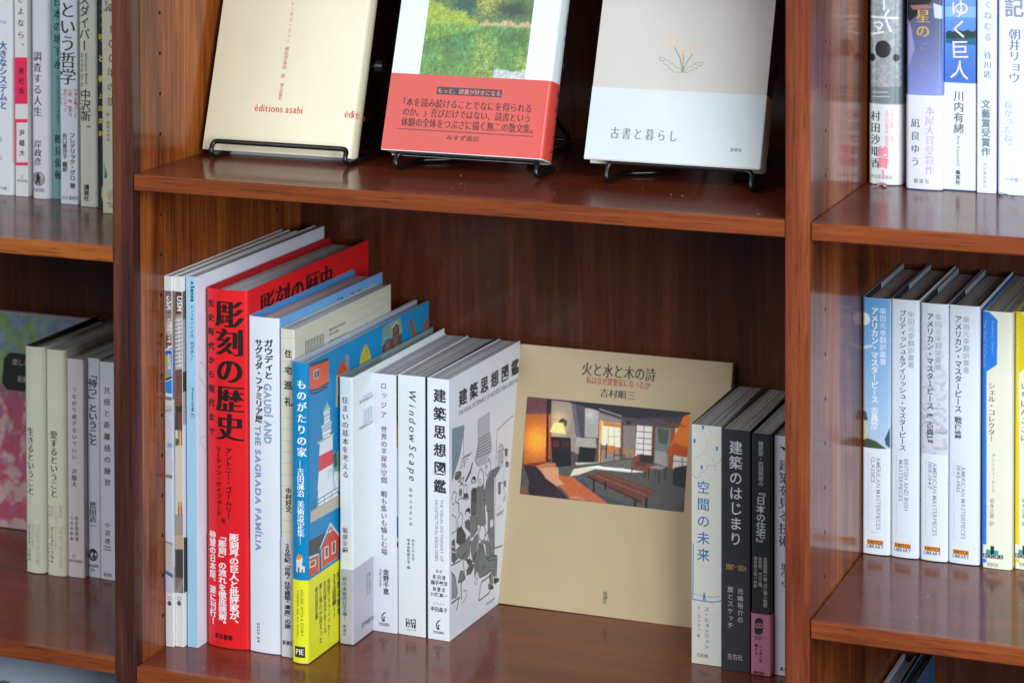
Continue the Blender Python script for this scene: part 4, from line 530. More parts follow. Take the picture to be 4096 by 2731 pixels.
{'id': 'sumai', 'O': [0.1277, 0.1032, -0.5061], 'ex': [0.99984, -0.018, 0.0], 'ey': [0.018, 0.99984, 0.0], 'ez': [0.0, 0.0, 1.0], 'w': 0.0118, 'd': 0.181, 'h': 0.2146, 'T': [('title', 'S', 'v', '住まいの基本を考える', 2.78, 198.81, 8.03, 133.98, '4a4e64', 0.0, 'm'), ('author', 'S', 'v', '堀部安嗣', 2.62, 93.84, 7.08, 73.84, '4a4e64', 0, 'm'), ('blurb', 'S', 'v', '初の本格的住宅論！', 2.7, 54.53, 6.36, 19.26, '50505c', 0, 'm'), ('publisher', 'S', 'v', '新潮社', 3.05, 16.01, 5.73, 6.92, '50505c', 0, 'm'), ('lettering', 'R', 'h', '9784103352926', 12.7, 192.63, 52.59, 189.97, '5a5e6a', 0, ''), ('lettering', 'R', 'h', '1920052026007', 12.54, 171.77, 52.44, 169.1, '5a5e6a', 0, ''), ('blurb', 'R', 'h', '近作8軒の', 13.64, 13.48, 36.15, 8.6, '55555f', 0, ''), ('blurb', 'R', 'v', '町に暮らす', 27.69, 49.94, 31.07, 31.52, '8a8a98', 0, 'm'), ('blurb', 'R', 'v', '河内本町の家', 23.38, 50.17, 26.0, 33.02, '9a9aa8', 0, 'm')], 'A': [('barcode', 'R', 20.0, 115.0, 120.0, 195.0, 'e2ecee', 0.3, [('l', '24304e', 0.6, [(13.4, 203.7), (13.3, 193.0)]), ('l', '3f66a8', 0.35, [(14.8, 203.7), (14.7, 193.0)]), ('l', '3f66a8', 0.35, [(16.2, 203.7), (16.1, 193.1)]), ('l', '3f66a8', 0.6, [(17.5, 203.8), (17.4, 193.1)]), ('l', '24304e', 0.35, [(18.9, 203.8), (18.8, 193.1)]), ('l', '3f66a8', 0.35, [(20.3, 203.8), (20.2, 193.1)]), ('l', '3f66a8', 0.6, [(21.7, 203.9), (21.6, 193.1)]), ('l', '3f66a8', 0.35, [(23.1, 203.9), (23.0, 193.2)]), ('l', '24304e', 0.35, [(24.4, 203.9), (24.4, 193.2)]), ('l', '3f66a8', 0.6, [(25.8, 204.0), (25.7, 193.2)]), ('l', '3f66a8', 0.35, [(27.2, 204.0), (27.1, 193.2)]), ('l', '3f66a8', 0.35, [(28.6, 204.0), (28.5, 193.3)]), ('l', '24304e', 0.6, [(30.0, 204.0), (29.9, 193.3)]), ('l', '3f66a8', 0.35, [(31.4, 204.1), (31.3, 193.3)]), ('l', '3f66a8', 0.35, [(32.8, 204.1), (32.7, 193.3)]), ('l', '3f66a8', 0.6, [(34.2, 204.1), (34.1, 193.4)]), ('l', '24304e', 0.35, [(35.6, 204.2), (35.5, 193.4)]), ('l', '3f66a8', 0.35, [(37.0, 204.2), (36.9, 193.4)]), ('l', '3f66a8', 0.6, [(38.4, 204.2), (38.3, 193.4)]), ('l', '3f66a8', 0.35, [(39.8, 204.3), (39.7, 193.5)]), ('l', '24304e', 0.35, [(41.2, 204.3), (41.1, 193.5)]), ('l', '3f66a8', 0.6, [(42.6, 204.3), (42.5, 193.5)]), ('l', '24304e', 0.55, [(13.2, 182.8), (13.2, 172.1)]), ('l', '3f66a8', 0.3, [(14.6, 182.8), (14.5, 172.1)]), ('l', '3f66a8', 0.3, [(16.0, 182.9), (15.9, 172.2)]), ('l', '24304e', 0.3, [(17.4, 182.9), (17.3, 172.2)]), ('l', '3f66a8', 0.55, [(18.7, 182.9), (18.7, 172.2)]), ('l', '3f66a8', 0.3, [(20.1, 183.0), (20.0, 172.2)]), ('l', '24304e', 0.3, [(21.5, 183.0), (21.4, 172.3)]), ('l', '3f66a8', 0.3, [(22.9, 183.0), (22.8, 172.3)]), ('l', '3f66a8', 0.55, [(24.3, 183.0), (24.2, 172.3)]), ('l', '24304e', 0.3, [(25.7, 183.1), (25.6, 172.3)]), ('l', '3f66a8', 0.3, [(27.1, 183.1), (27.0, 172.4)]), ('l', '3f66a8', 0.3, [(28.5, 183.1), (28.4, 172.4)]), ('l', '24304e', 0.55, [(29.8, 183.2), (29.8, 172.4)]), ('l', '3f66a8', 0.3, [(31.2, 183.2), (31.2, 172.4)]), ('l', '3f66a8', 0.3, [(32.6, 183.2), (32.6, 172.5)]), ('l', '24304e', 0.3, [(34.0, 183.3), (34.0, 172.5)]), ('l', '3f66a8', 0.55, [(35.4, 183.3), (35.4, 172.5)]), ('l', '3f66a8', 0.3, [(36.8, 183.3), (36.8, 172.5)]), ('l', '24304e', 0.3, [(38.2, 183.3), (38.2, 172.5)]), ('l', '3f66a8', 0.3, [(39.6, 183.4), (39.6, 172.6)]), ('l', '3f66a8', 0.55, [(41.1, 183.4), (41.0, 172.6)]), ('l', '24304e', 0.3, [(42.5, 183.4), (42.4, 172.6)])])], 'kind': 'hard', 'board': 1.2, 'col': ('dfe9e9', 'e2ecee', 'e2ecee'), 'pg': 'a0a4a8', 'r': 1.4, 'bc': '74898c', 'flap': '8fa4a6', 'label': 'slim white hardback with a grey paper band, just right of the blue and yellow book', 'cat': 'book', 'obi': (0.0604, 'b6b7c2')},
{'id': 'lodgia', 'O': [0.14, 0.1394, -0.5061], 'ex': [0.9998, -0.02, 0.0], 'ey': [0.02, 0.9998, 0.0], 'ez': [0.0, 0.0, 1.0], 'w': 0.0214, 'd': 0.1455, 'h': 0.2099, 'T': [('title', 'S', 'v', 'ロッジア', 7.89, 202.97, 12.97, 174.38, '36384a', -0.004, ''), ('subtitle', 'S', 'v', '世界の半屋外空間', 8.04, 167.6, 13.12, 121.25, '3c3e50', -0.006, 'm'), ('subtitle', 'S', 'v', '暇も集いも愉しむ場', 7.85, 115.08, 13.03, 63.02, '3c3e50', -0.006, 'm'), ('author', 'S', 'v', '金野千恵', 9.68, 51.59, 14.47, 30.91, '30323e', 0.01, ''), ('author', 'S', 'r', 'Chie Konno', 6.19, 50.98, 8.29, 36.76, '36384a', -0.005, ''), ('publisher', 'S', 'h', '学芸出版社', 5.46, 7.61, 14.85, 4.87, '36384a', 0, '')], 'A': [('publisher_mark', 'S', 7.4, 16.4, 11.8, 7.8, 'e4e6f0', 0.25, [('l', '26262c', 0.9, [(11.6, 16.2), (9.8, 15.2), (8.4, 13.2), (8.1, 11.1), (8.8, 9.1), (9.8, 8.7)]), ('l', '26262c', 1.0, [(9.8, 8.7), (10.1, 12.0)]), ('l', '26262c', 0.6, [(10.1, 12.2), (11.2, 12.3)]), ('l', '26262c', 0.5, [(10.0, 8.5), (11.0, 9.8)])]), ('cover_photo', 'R', 0.5, 70.0, 30.0, 209.5, 'dfe3ee', 0.5, [('p', '3a302c', [(-0.5, 212.8), (6.5, 211.1), (6.3, 194.0), (-0.6, 195.7)]), ('p', '6b4638', [(-0.6, 195.7), (6.3, 194.0), (6.3, 189.4), (-0.6, 191.1)]), ('p', '4a3c34', [(-0.6, 191.1), (6.3, 189.4), (6.2, 170.7), (-0.7, 172.5)]), ('p', 'b08a2c', [(-0.8, 167.8), (6.1, 166.0), (6.0, 149.7), (-0.9, 151.5)]), ('p', '8a6a30', [(-0.7, 172.5), (6.2, 170.7), (6.1, 164.5), (-0.8, 166.3)]), ('p', 'c8dcea', [(-0.9, 150.8), (6.0, 148.9), (5.6, 93.7), (-1.3, 95.7)]), ('p', '1f8fc0', [(-1.3, 95.7), (5.6, 93.7), (5.5, 76.7), (-1.4, 78.8)]), ('p', '1f8fc0', [(-0.3, 88.6), (3.5, 87.5), (3.4, 77.7), (-0.4, 78.8)]), ('p', '6e4c34', [(-0.4, 74.7), (3.4, 73.6), (3.3, 59.7), (-0.5, 60.8)]), ('p', '4a3a34', [(-0.5, 58.4), (3.3, 57.2), (3.1, 33.5), (-0.7, 34.7)])])], 'kind': 'soft', 'col': ('e6e8ee', 'e4e6f0', 'dfe3ee'), 'pg': 'a9abc0', 'r': 0.35, 'label': 'white softcover with slender grey characters, right of the slim grey-banded white hardback', 'cat': 'book'},
{'id': 'window', 'O': [0.1626, 0.1399, -0.5061], 'ex': [0.99969, -0.025, 0.0], 'ey': [0.025, 0.99969, 0.0], 'ez': [0.0, 0.0, 1.0], 'w': 0.0243, 'd': 0.1405, 'h': 0.2106, 'T': [('title', 'S', 'r', 'WindowScape', 7.93, 198.32, 16.05, 125.69, '2e303c', -0.012, 'i'), ('subtitle', 'S', 'v', '窓のふるまい学', 9.73, 119.73, 12.61, 88.92, '3a3c48', 0, 'm'), ('author', 'S', 'v', '東京工業大学', 12.01, 78.48, 14.38, 61.08, '3a3c48', 0, 'm'), ('author', 'S', 'v', '塚本由晴研究室 編', 7.93, 78.54, 10.41, 54.04, '3a3c48', 0, 'm'), ('publisher', 'S', 'h', 'FILM', 7.46, 12.89, 14.41, 10.16, 'f2f2f2', 0.04, ''), ('publisher', 'S', 'h', 'ART', 7.45, 9.71, 14.4, 6.98, 'f2f2f2', 0.04, ''), ('publisher', 'S', 'h', 'フィルムアート社', 6.64, 5.54, 15.38, 3.91, '30323c', 0, '')], 'A': [('publisher_mark', 'S', 6.5, 14.6, 15.4, 5.5, 'e2e8ec', 0.3, [('p', '24242a', [(6.5, 13.5), (10.9, 13.0), (15.4, 13.8), (15.4, 6.3), (10.9, 6.8), (6.5, 6.6)])])], 'kind': 'soft', 'col': ('e4e8ea', 'e2e8ec', '36424c'), 'pg': '938e92', 'r': 0.35, 'label': 'white softcover with an English title in slanted letters reading down its spine', 'cat': 'book'},
{'id': 'kenchiku', 'O': [0.1887, 0.1389, -0.5061], 'ex': [0.99899, -0.04498, 0.0], 'ey': [0.04498, 0.99899, 0.0], 'ez': [0.0, 0.0, 1.0], 'w': 0.0192, 'd': 0.142, 'h': 0.2107, 'T': [('title', 'S', 'v', '建築思想図鑑', 6.19, 202.34, 16.39, 119.28, '2a2a32', 0.012, ''), ('subtitle', 'S', 'r', 'THE VISUAL DICTIONARY OF', 11.35, 113.6, 14.03, 63.93, '8c8e9a', 0, ''), ('subtitle', 'S', 'r', 'ARCHITECTURAL IDEOLOGIES', 6.69, 113.31, 9.37, 63.59, '8c8e9a', 0, ''), ('author', 'S', 'h', '編 著', 7.2, 56.74, 12.95, 54.21, '8c8e9a', 0, ''), ('author', 'S', 'h', '松 田 達', 4.6, 52.61, 15.9, 49.0, '3a3c48', 0.008, ''), ('author', 'S', 'h', '横手義洋', 2.8, 48.01, 17.67, 44.04, '3a3c48', 0.008, ''), ('author', 'S', 'h', '林 要 次', 4.57, 42.76, 15.68, 38.97, '3a3c48', 0.008, ''), ('author', 'S', 'h', '川勝真一', 2.77, 37.99, 17.64, 34.74, '3a3c48', 0.008, ''), ('author', 'S', 'h', '寺田晶子', 2.74, 26.61, 17.61, 22.72, '3a3c48', 0.008, ''), ('author', 'S', 'h', 'イラスト', 4.54, 30.26, 15.05, 28.0, '8c8e9a', 0, ''), ('publisher', 'S', 'h', '学芸出版社', 4.97, 7.23, 14.69, 4.97, '36384a', 0, ''), ('cover_title', 'R', 'h', '建 築 思 想 図 鑑', 18.61, 197.39, 139.13, 183.83, '2c2c36', 0.022, ''), ('cover_subtitle', 'R', 'h', 'THE VISUAL DICTIONARY OF ARCHITECTURAL IDEOLOGIES', 18.97, 180.79, 141.45, 176.99, '6a6c78', 0.0, ''), ('cover_credit', 'R', 'h', 'イラスト', 92.31, 81.26, 102.57, 79.39, '8c8e9a', 0, ''), ('cover_credit', 'R', 'h', '寺田晶子', 91.83, 76.82, 107.14, 73.64, '3a3c48', 0, ''), ('cover_publisher', 'R', 'h', '学芸出版社', 70.79, 8.45, 88.78, 6.03, '3a3c48', 0, '')], 'A': [('publisher_mark', 'S', 7.0, 16.2, 11.3, 7.7, 'e4e8f0', 0.25, [('l', '26262c', 0.9, [(11.2, 16.0), (9.4, 15.0), (8.0, 13.0), (7.6, 10.9), (8.4, 9.0), (9.3, 8.5)]), ('l', '26262c', 1.0, [(9.3, 8.5), (9.6, 11.8)]), ('l', '26262c', 0.6, [(9.6, 12.0), (10.7, 12.1)]), ('l', '26262c', 0.5, [(9.6, 8.3), (10.5, 9.7)])]), ('cover_drawing', 'R', 0.8, 4.0, 139.0, 176.0, 'dfe5f0', 0.42, [('p', '7d93a4', [(5.5, 170.1), (28.0, 167.4), (28.7, 164.9), (20.7, 145.3), (5.2, 128.0)]), ('l', '181a20', 0.5, [(28.0, 167.2), (28.7, 164.2), (20.7, 145.3), (5.2, 128.0)]), ('l', '181a20', 0.5, [(15.2, 148.8), (9.7, 141.5), (5.3, 138.7)]), ('l', '181a20', 0.5, [(27.4, 160.5), (27.4, 142.2), (30.2, 131.3)]), ('l', '181a20', 0.45, [(23.1, 140.7), (39.5, 140.1)]), ('l', '181a20', 0.45, [(21.8, 138.5), (36.0, 138.1)]), ('l', '181a20', 0.45, [(20.5, 136.2), (32.4, 136.2)]), ('l', '181a20', 0.45, [(19.2, 134.0), (28.9, 134.3)]), ('l', '181a20', 0.5, [(28.6, 141.2), (44.0, 140.7)]), ('p', 'b4bac8', [(56.2, 165.4), (66.0, 165.4), (77.6, 165.9), (78.0, 148.9), (56.4, 148.3)]), ('p', 'b4bac8', [(56.4, 148.3), (78.3, 148.8), (84.1, 133.5), (69.1, 124.3), (58.4, 125.5), (50.3, 130.7), (49.5, 134.3), (53.6, 140.8)]), ('l', '181a20', 0.5, [(55.8, 165.2), (56.0, 142.9), (53.6, 140.8), (53.1, 136.1), (49.5, 134.3), (51.1, 130.5), (57.6, 125.7)]), ('l', '181a20', 0.5, [(78.1, 165.8), (78.3, 148.8), (80.8, 144.7), (81.6, 136.2)]), ('l', '181a20', 0.5, [(56.4, 147.9), (78.3, 148.5)]), ('l', '181a20', 0.5, [(55.7, 145.6), (78.8, 145.7)]), ('l', '181a20', 0.5, [(55.1, 143.3), (79.3, 143.0)]), ('l', '181a20', 0.5, [(54.4, 141.0), (79.8, 140.2)]), ('l', '181a20', 0.5, [(53.7, 138.8), (80.3, 137.5)]), ('l', '181a20', 0.5, [(53.1, 136.5), (80.8, 134.7)]), ('l', '181a20', 0.5, [(52.4, 134.2), (81.3, 132.0)]), ('l', '181a20', 0.6, [(91.1, 116.4), (93.9, 146.1), (111.3, 148.8), (126.8, 150.4)]), ('p', 'b4bac8', [(95.0, 128.2), (105.7, 127.9), (105.7, 117.4), (95.0, 116.7)]), ('l', '181a20', 0.5, [(95.0, 128.2), (105.7, 127.9), (105.7, 118.8)]), ('e', '181a20', 100.6, 131.4, 3.4, 1.5), ('e', 'dfe5f0', 100.6, 131.4, 2.4, 1.0), ('l', '181a20', 0.5, [(103.5, 131.6), (109.5, 125.1), (111.2, 125.7)]), ('p', '6e787f', [(109.8, 126.4), (115.5, 125.3), (114.9, 119.8), (109.8, 120.8)]), ('l', '181a20', 0.6, [(109.8, 126.4), (115.5, 125.3), (114.9, 119.8), (109.8, 120.8), (109.8, 126.4)]), ('l', '181a20', 0.6, [(111.5, 125.6), (111.5, 120.7)]), ('l', '181a20', 0.4, [(114.6, 119.9), (112.2, 114.2)]), ('p', '6e787f', [(111.1, 114.9), (117.1, 113.6), (117.1, 109.8), (111.1, 110.9)]), ('l', '181a20', 0.5, [(111.1, 114.9), (117.1, 113.6), (117.1, 109.8), (111.1, 110.9), (111.1, 114.9)]), ('l', '6a6e78', 0.3, [(109.4, 110.8), (103.4, 99.8)]), ('p', '6e787f', [(96.1, 101.7), (100.8, 100.8), (100.8, 91.4), (96.0, 92.2)]), ('l', '181a20', 0.5, [(96.1, 101.7), (100.8, 100.8), (100.8, 91.4), (96.0, 92.2), (96.1, 101.7)]), ('l', '181a20', 0.5, [(100.8, 99.8), (107.6, 98.6)]), ('p', '6e787f', [(107.6, 99.7), (111.9, 98.9), (111.4, 94.8), (107.6, 95.5)]), ('l', '181a20', 0.5, [(107.6, 99.7), (111.9, 98.9), (111.4, 94.8), (107.6, 95.5), (107.6, 99.7)]), ('l', '181a20', 0.4, [(106.2, 95.9), (109.3, 89.8), (111.9, 86.2)]), ('l', '181a20', 0.5, [(105.9, 85.8), (110.7, 85.9), (110.1, 83.2), (105.5, 83.8)]), ('p', 'dfe5f0', [(70.4, 121.9), (77.4, 127.0), (81.0, 122.5), (79.0, 116.8), (74.0, 113.7)]), ('l', '181a20', 0.6, [(80.7, 116.4), (80.4, 123.4), (77.4, 127.1), (72.4, 124.8), (70.4, 121.9), (70.7, 116.3), (73.3, 113.4), (79.0, 116.2)]), ('l', '181a20', 0.8, [(70.4, 121.9), (74.0, 121.6), (73.7, 119.7)]), ('l', '181a20', 0.5, [(75.7, 126.7), (79.4, 122.3)]), ('p', '6e787f', [(80.7, 115.7), (98.3, 115.5), (99.5, 112.7), (90.7, 108.8), (87.3, 108.4), (86.4, 85.8), (67.3, 91.2), (66.5, 96.1), (72.3, 109.0)]), ('l', '181a20', 0.6, [(80.7, 115.7), (90.7, 115.1), (98.3, 115.8)]), ('p', 'dfe5f0', [(98.9, 115.7), (105.2, 117.5), (104.3, 114.2), (100.9, 112.9)]), ('l', '181a20', 0.6, [(98.3, 115.7), (105.7, 117.4), (104.3, 113.9), (99.2, 113.0), (89.9, 108.4)]), ('l', '181a20', 0.6, [(79.0, 115.8), (72.3, 109.0), (67.3, 101.4), (66.5, 96.1)]), ('l', '181a20', 0.5, [(85.3, 112.4), (87.2, 85.6)]), ('p', '6e787f', [(51.8, 109.1), (56.7, 110.5), (64.9, 109.6), (68.2, 102.5), (69.8, 90.5), (50.9, 95.8)]), ('p', 'dfe5f0', [(56.2, 116.8), (62.5, 121.3), (67.1, 116.6), (64.9, 109.6), (59.9, 105.9), (56.7, 110.5)]), ('l', '181a20', 0.8, [(52.6, 113.7), (55.1, 118.5), (58.4, 122.4), (62.5, 122.7), (66.1, 117.6), (67.4, 110.3), (65.7, 108.0)]), ('l', '181a20', 0.6, [(56.7, 110.5), (59.5, 106.0), (64.9, 109.0)]), ('e', '3a3e44', 59.5, 114.4, 1.3, 0.5), ('l', '181a20', 0.5, [(56.2, 116.8), (56.9, 113.2), (60.0, 110.3), (63.3, 112.1)]), ('p', '3c4046', [(41.6, 109.9), (44.5, 111.1), (51.8, 109.8), (52.5, 95.4), (42.0, 98.3)]), ('e', '181a20', 46.5, 117.1, 4.2, 3.4), ('p', 'dfe5f0', [(43.2, 116.3), (45.4, 119.1), (49.1, 116.0), (48.1, 112.2), (45.3, 112.3)]), ('l', '181a20', 0.6, [(42.9, 116.3), (48.6, 114.8)]), ('e', '6e787f', 16.7, 129.3, 6.6, 3.5), ('l', '181a20', 0.6, [(11.2, 129.1), (12.0, 132.5), (18.3, 132.2), (23.0, 129.2), (22.2, 126.1), (15.9, 126.1), (11.2, 129.1)]), ('l', '181a20', 0.8, [(13.5, 128.8), (19.8, 129.4)]), ('p', '3c4046', [(29.3, 120.7), (39.8, 127.4), (44.3, 133.0), (45.6, 132.0), (41.4, 124.9), (32.5, 119.9)]), ('l', '181a20', 0.8, [(17.4, 124.0), (28.5, 125.0), (25.3, 121.2), (20.6, 119.8)]), ('l', '181a20', 0.8, [(19.0, 124.2), (26.9, 118.7)]), ('p', '6e787f', [(50.7, 107.8), (66.9, 109.1), (71.0, 73.5), (57.4, 77.1), (50.6, 78.7), (51.5, 99.1)]), ('p', '6e787f', [(65.1, 95.3), (72.1, 110.5), (87.7, 109.2), (86.7, 84.2), (75.4, 83.1), (71.9, 84.8), (72.0, 93.3)]), ('p', '6e787f', [(74.9, 83.2), (86.7, 84.2), (87.3, 43.5), (78.7, 46.9), (75.3, 63.7)]), ('l', '181a20', 0.6, [(74.5, 83.3), (75.3, 63.7), (73.5, 59.9)]), ('l', '181a20', 0.6, [(86.8, 109.4), (86.7, 83.5), (87.7, 43.4)]), ('l', '181a20', 0.6, [(72.1, 110.5), (66.0, 95.0), (72.0, 94.1)]), ('l', '181a20', 0.5, [(71.9, 84.8), (78.8, 82.1), (85.8, 84.4)]), ('l', '181a20', 0.5, [(60.1, 103.8), (59.1, 77.7)]), ('l', '181a20', 0.5, [(52.4, 107.4), (51.5, 92.0), (50.6, 78.7)]), ('l', '181a20', 0.5, [(65.2, 106.0), (70.5, 73.7)]), ('l', '181a20', 0.5, [(89.8, 110.0), (88.2, 49.0)]), ('p', '3c4046', [(41.8, 109.6), (44.9, 111.6), (52.4, 109.5), (51.5, 98.4), (41.5, 101.2)]), ('p', '50585e', [(41.5, 101.2), (51.2, 98.5), (51.1, 87.1), (40.6, 90.5)]), ('p', 'dfe5f0', [(27.4, 112.9), (31.5, 118.1), (34.0, 116.0), (33.2, 111.3), (29.0, 110.7)]), ('l', '181a20', 0.6, [(27.0, 112.3), (28.6, 117.5), (31.5, 118.4), (34.2, 115.9), (32.8, 111.0)]), ('p', '3c4046', [(27.4, 111.8), (35.7, 109.9), (37.3, 105.2), (26.5, 107.9)]), ('e', '6e787f', 21.1, 114.3, 3.0, 3.1), ('l', '181a20', 0.6, [(18.3, 115.4), (21.1, 117.4), (24.2, 114.5), (23.2, 109.8)]), ('l', '181a20', 0.6, [(17.4, 98.9), (16.7, 109.6), (21.6, 109.6), (33.1, 104.9), (36.5, 105.1)]), ('p', 'dfe5f0', [(5.3, 115.5), (9.4, 118.6), (13.4, 115.4), (12.6, 111.4), (7.7, 110.0)]), ('l', '181a20', 0.7, [(5.0, 112.1), (5.3, 115.5), (9.4, 118.6), (13.8, 115.6), (11.8, 110.9), (13.4, 108.4), (18.3, 106.3), (19.1, 98.4)]), ('l', '181a20', 0.6, [(5.3, 110.0), (8.5, 108.0), (11.8, 109.5)]), ('p', 'dfe5f0', [(16.6, 93.5), (21.5, 98.4), (25.6, 94.4), (24.8, 88.3), (18.2, 88.1)]), ('l', '181a20', 0.7, [(16.5, 87.2), (16.6, 94.9), (22.3, 98.0), (25.6, 93.7), (24.8, 87.6), (21.5, 86.5)]), ('p', '3c4046', [(14.9, 87.0), (23.1, 86.4), (32.2, 76.3), (30.5, 72.6), (21.4, 71.8), (13.2, 75.6)]), ('l', '181a20', 0.6, [(14.9, 87.0), (13.2, 76.3), (21.4, 71.1), (31.3, 72.4)]), ('p', '6e787f', [(13.2, 70.0), (39.6, 73.4), (39.6, 60.0), (32.9, 55.0), (13.1, 63.8)]), ('l', '181a20', 0.6, [(13.2, 70.0), (39.6, 73.8), (38.7, 53.9)]), ('p', '3c4046', [(32.9, 56.7), (39.5, 54.7), (46.2, 50.2), (36.2, 50.4), (32.9, 54.3)]), ('e', '181a20', 35.1, 94.5, 5.0, 3.2), ('p', 'dfe5f0', [(30.6, 92.3), (32.3, 95.7), (37.2, 93.9), (37.7, 90.2), (31.4, 89.2)]), ('p', '50585e', [(29.4, 88.4), (36.4, 88.5), (39.7, 85.4), (39.7, 76.3), (30.0, 83.3)]), ('p', '6e787f', [(38.9, 89.2), (46.4, 89.2), (53.2, 83.7), (54.0, 73.5), (48.0, 71.7), (41.3, 70.8), (39.7, 77.0)]), ('l', '181a20', 0.6, [(38.9, 89.2), (46.4, 89.2), (53.2, 83.7), (54.5, 73.4)]), ('p', '6e787f', [(46.3, 70.8), (55.6, 71.6), (56.5, 64.2), (51.3, 56.5), (47.1, 61.3)]), ('p', '6e787f', [(39.6, 69.2), (46.3, 68.6), (51.3, 54.4), (44.6, 51.4), (41.2, 59.5)]), ('l', '181a20', 0.7, [(39.6, 69.2), (45.4, 51.2), (51.3, 53.7)]), ('p', '3c4046', [(44.6, 52.9), (48.8, 56.2), (52.2, 58.4), (51.6, 49.3), (46.2, 50.2)]), ('p', 'dfe5f0', [(56.8, 66.3), (58.2, 74.4), (63.3, 75.8), (69.3, 70.5), (68.4, 64.3), (63.3, 62.2)]), ('l', '181a20', 0.8, [(57.3, 66.1), (56.8, 72.0), (59.1, 75.6), (63.3, 75.8), (67.6, 73.8), (69.8, 68.9), (68.4, 65.7), (69.3, 62.6), (63.3, 62.2), (57.3, 66.1)]), ('l', '181a20', 0.5, [(61.6, 75.6), (58.2, 71.6)]), ('l', '181a20', 1.3, [(68.8, 64.7), (77.0, 67.5)]), ('e', 'dfe5f0', 82.3, 71.4, 3.8, 3.7), ('l', '181a20', 0.5, [(79.6, 69.6), (78.4, 72.8), (80.5, 75.1), (83.1, 75.8), (86.1, 71.7), (85.7, 67.8), (81.4, 67.7), (79.6, 69.6)]), ('p', '6e787f', [(56.4, 62.1), (65.0, 62.4), (74.4, 59.6), (82.1, 45.1), (92.6, 41.6), (93.5, 38.1), (90.8, 24.4), (85.5, 26.0), (80.3, 32.0), (73.4, 31.9), (58.8, 33.2), (52.9, 41.8), (48.7, 36.0), (47.9, 50.4)]), ('l', '181a20', 0.8, [(57.3, 61.8), (48.8, 49.5), (47.9, 37.0)]), ('l', '181a20', 0.8, [(61.5, 58.4), (53.0, 45.3), (53.3, 35.3)]), ('l', '181a20', 0.9, [(57.3, 62.2), (64.9, 56.0), (73.5, 44.1), (82.1, 44.7), (92.6, 41.6), (93.5, 37.7), (91.6, 23.8)]), ('p', 'dfe5f0', [(65.3, 60.2), (69.2, 57.6), (71.8, 47.5), (70.0, 48.7)]), ('l', '181a20', 0.8, [(82.1, 44.7), (75.3, 58.0)]), ('l', '181a20', 0.8, [(54.6, 41.3), (58.0, 33.5), (73.4, 31.9), (80.3, 33.4)]), ('l', '181a20', 0.7, [(62.3, 39.6), (67.4, 41.3), (67.9, 39.0), (62.8, 37.7), (62.3, 39.6)]), ('l', '181a20', 0.6, [(75.2, 42.2), (90.0, 39.1), (86.4, 25.8)]), ('e', '181a20', 50.9, 32.8, 2.5, 2.6), ('e', 'dfe5f0', 50.9, 32.8, 1.9, 2.2), ('p', '2c2e34', [(86.4, 25.0), (90.8, 23.3), (97.4, 20.9), (96.9, 18.5), (88.1, 18.7), (85.9, 21.6)]), ('p', '2c2e34', [(75.1, 22.8), (79.4, 22.9), (86.4, 17.1), (85.5, 15.6), (76.8, 17.6), (75.1, 19.9)]), ('p', '50585e', [(77.7, 30.6), (82.9, 31.2), (83.8, 20.8), (77.7, 23.4)]), ('l', '181a20', 1.1, [(79.5, 33.7), (83.4, 28.8), (84.1, 20.7), (76.8, 15.1), (57.9, 14.9), (56.2, 16.5), (59.7, 25.4), (62.2, 28.9), (79.4, 28.6)]), ('l', 'f4f6fa', 0.6, [(81.2, 31.0), (82.9, 25.4), (75.1, 16.0), (58.8, 15.7)]), ('p', '50585e', [(32.5, 47.3), (39.5, 51.6), (47.9, 47.6), (41.2, 41.9), (32.8, 43.4)]), ('l', '181a20', 0.7, [(32.5, 47.3), (41.2, 46.1), (47.9, 49.0)]), ('l', '181a20', 0.7, [(32.5, 43.5), (41.2, 42.6), (48.7, 46.6)]), ('l', '181a20', 1.0, [(4.2, 60.2), (19.7, 59.0), (33.8, 63.2)]), ('l', '181a20', 0.8, [(25.4, 57.9), (30.3, 41.7)]), ('p', '8a96a6', [(4.1, 54.6), (10.6, 49.2), (15.4, 34.4), (13.0, 31.7), (4.0, 32.4)]), ('l', '181a20', 0.9, [(4.1, 54.6), (10.6, 49.2), (15.4, 34.4), (12.1, 31.2)]), ('p', '6e787f', [(16.3, 42.5), (21.3, 50.8), (26.5, 49.2), (29.2, 41.3), (24.5, 40.3)]), ('l', '181a20', 0.7, [(16.3, 42.5), (20.9, 50.5), (26.5, 48.8), (29.5, 41.2), (16.3, 42.2)]), ('l', '181a20', 1.4, [(22.5, 40.6), (22.2, 35.1), (22.5, 27.2)]), ('l', '181a20', 0.5, [(27.0, 32.9), (32.4, 30.8), (31.9, 25.7), (24.4, 23.1)]), ('l', '181a20', 1.1, [(4.0, 29.6), (18.7, 29.8), (13.7, 21.1)]), ('p', '50585e', [(4.3, 79.7), (10.0, 80.1), (13.1, 63.8), (18.0, 62.3), (8.2, 60.4), (4.2, 63.7)]), ('l', 'dfe5f0', 0.8, [(4.3, 76.2), (9.9, 73.1)]), ('l', 'dfe5f0', 0.8, [(4.2, 71.3), (11.2, 68.5)]), ('l', '181a20', 0.6, [(4.9, 101.0), (13.3, 95.8), (13.3, 85.4), (4.8, 85.8)]), ('l', '181a20', 1.0, [(88.2, 49.0), (104.1, 46.5)])])], 'kind': 'soft', 'col': ('e2e6ee', 'e4e8f0', 'dfe5f0'), 'pg': 'a5a2b6', 'r': 0.5, 'label': 'white softcover whose cover shows grey line drawings of seated and standing people', 'cat': 'book'},
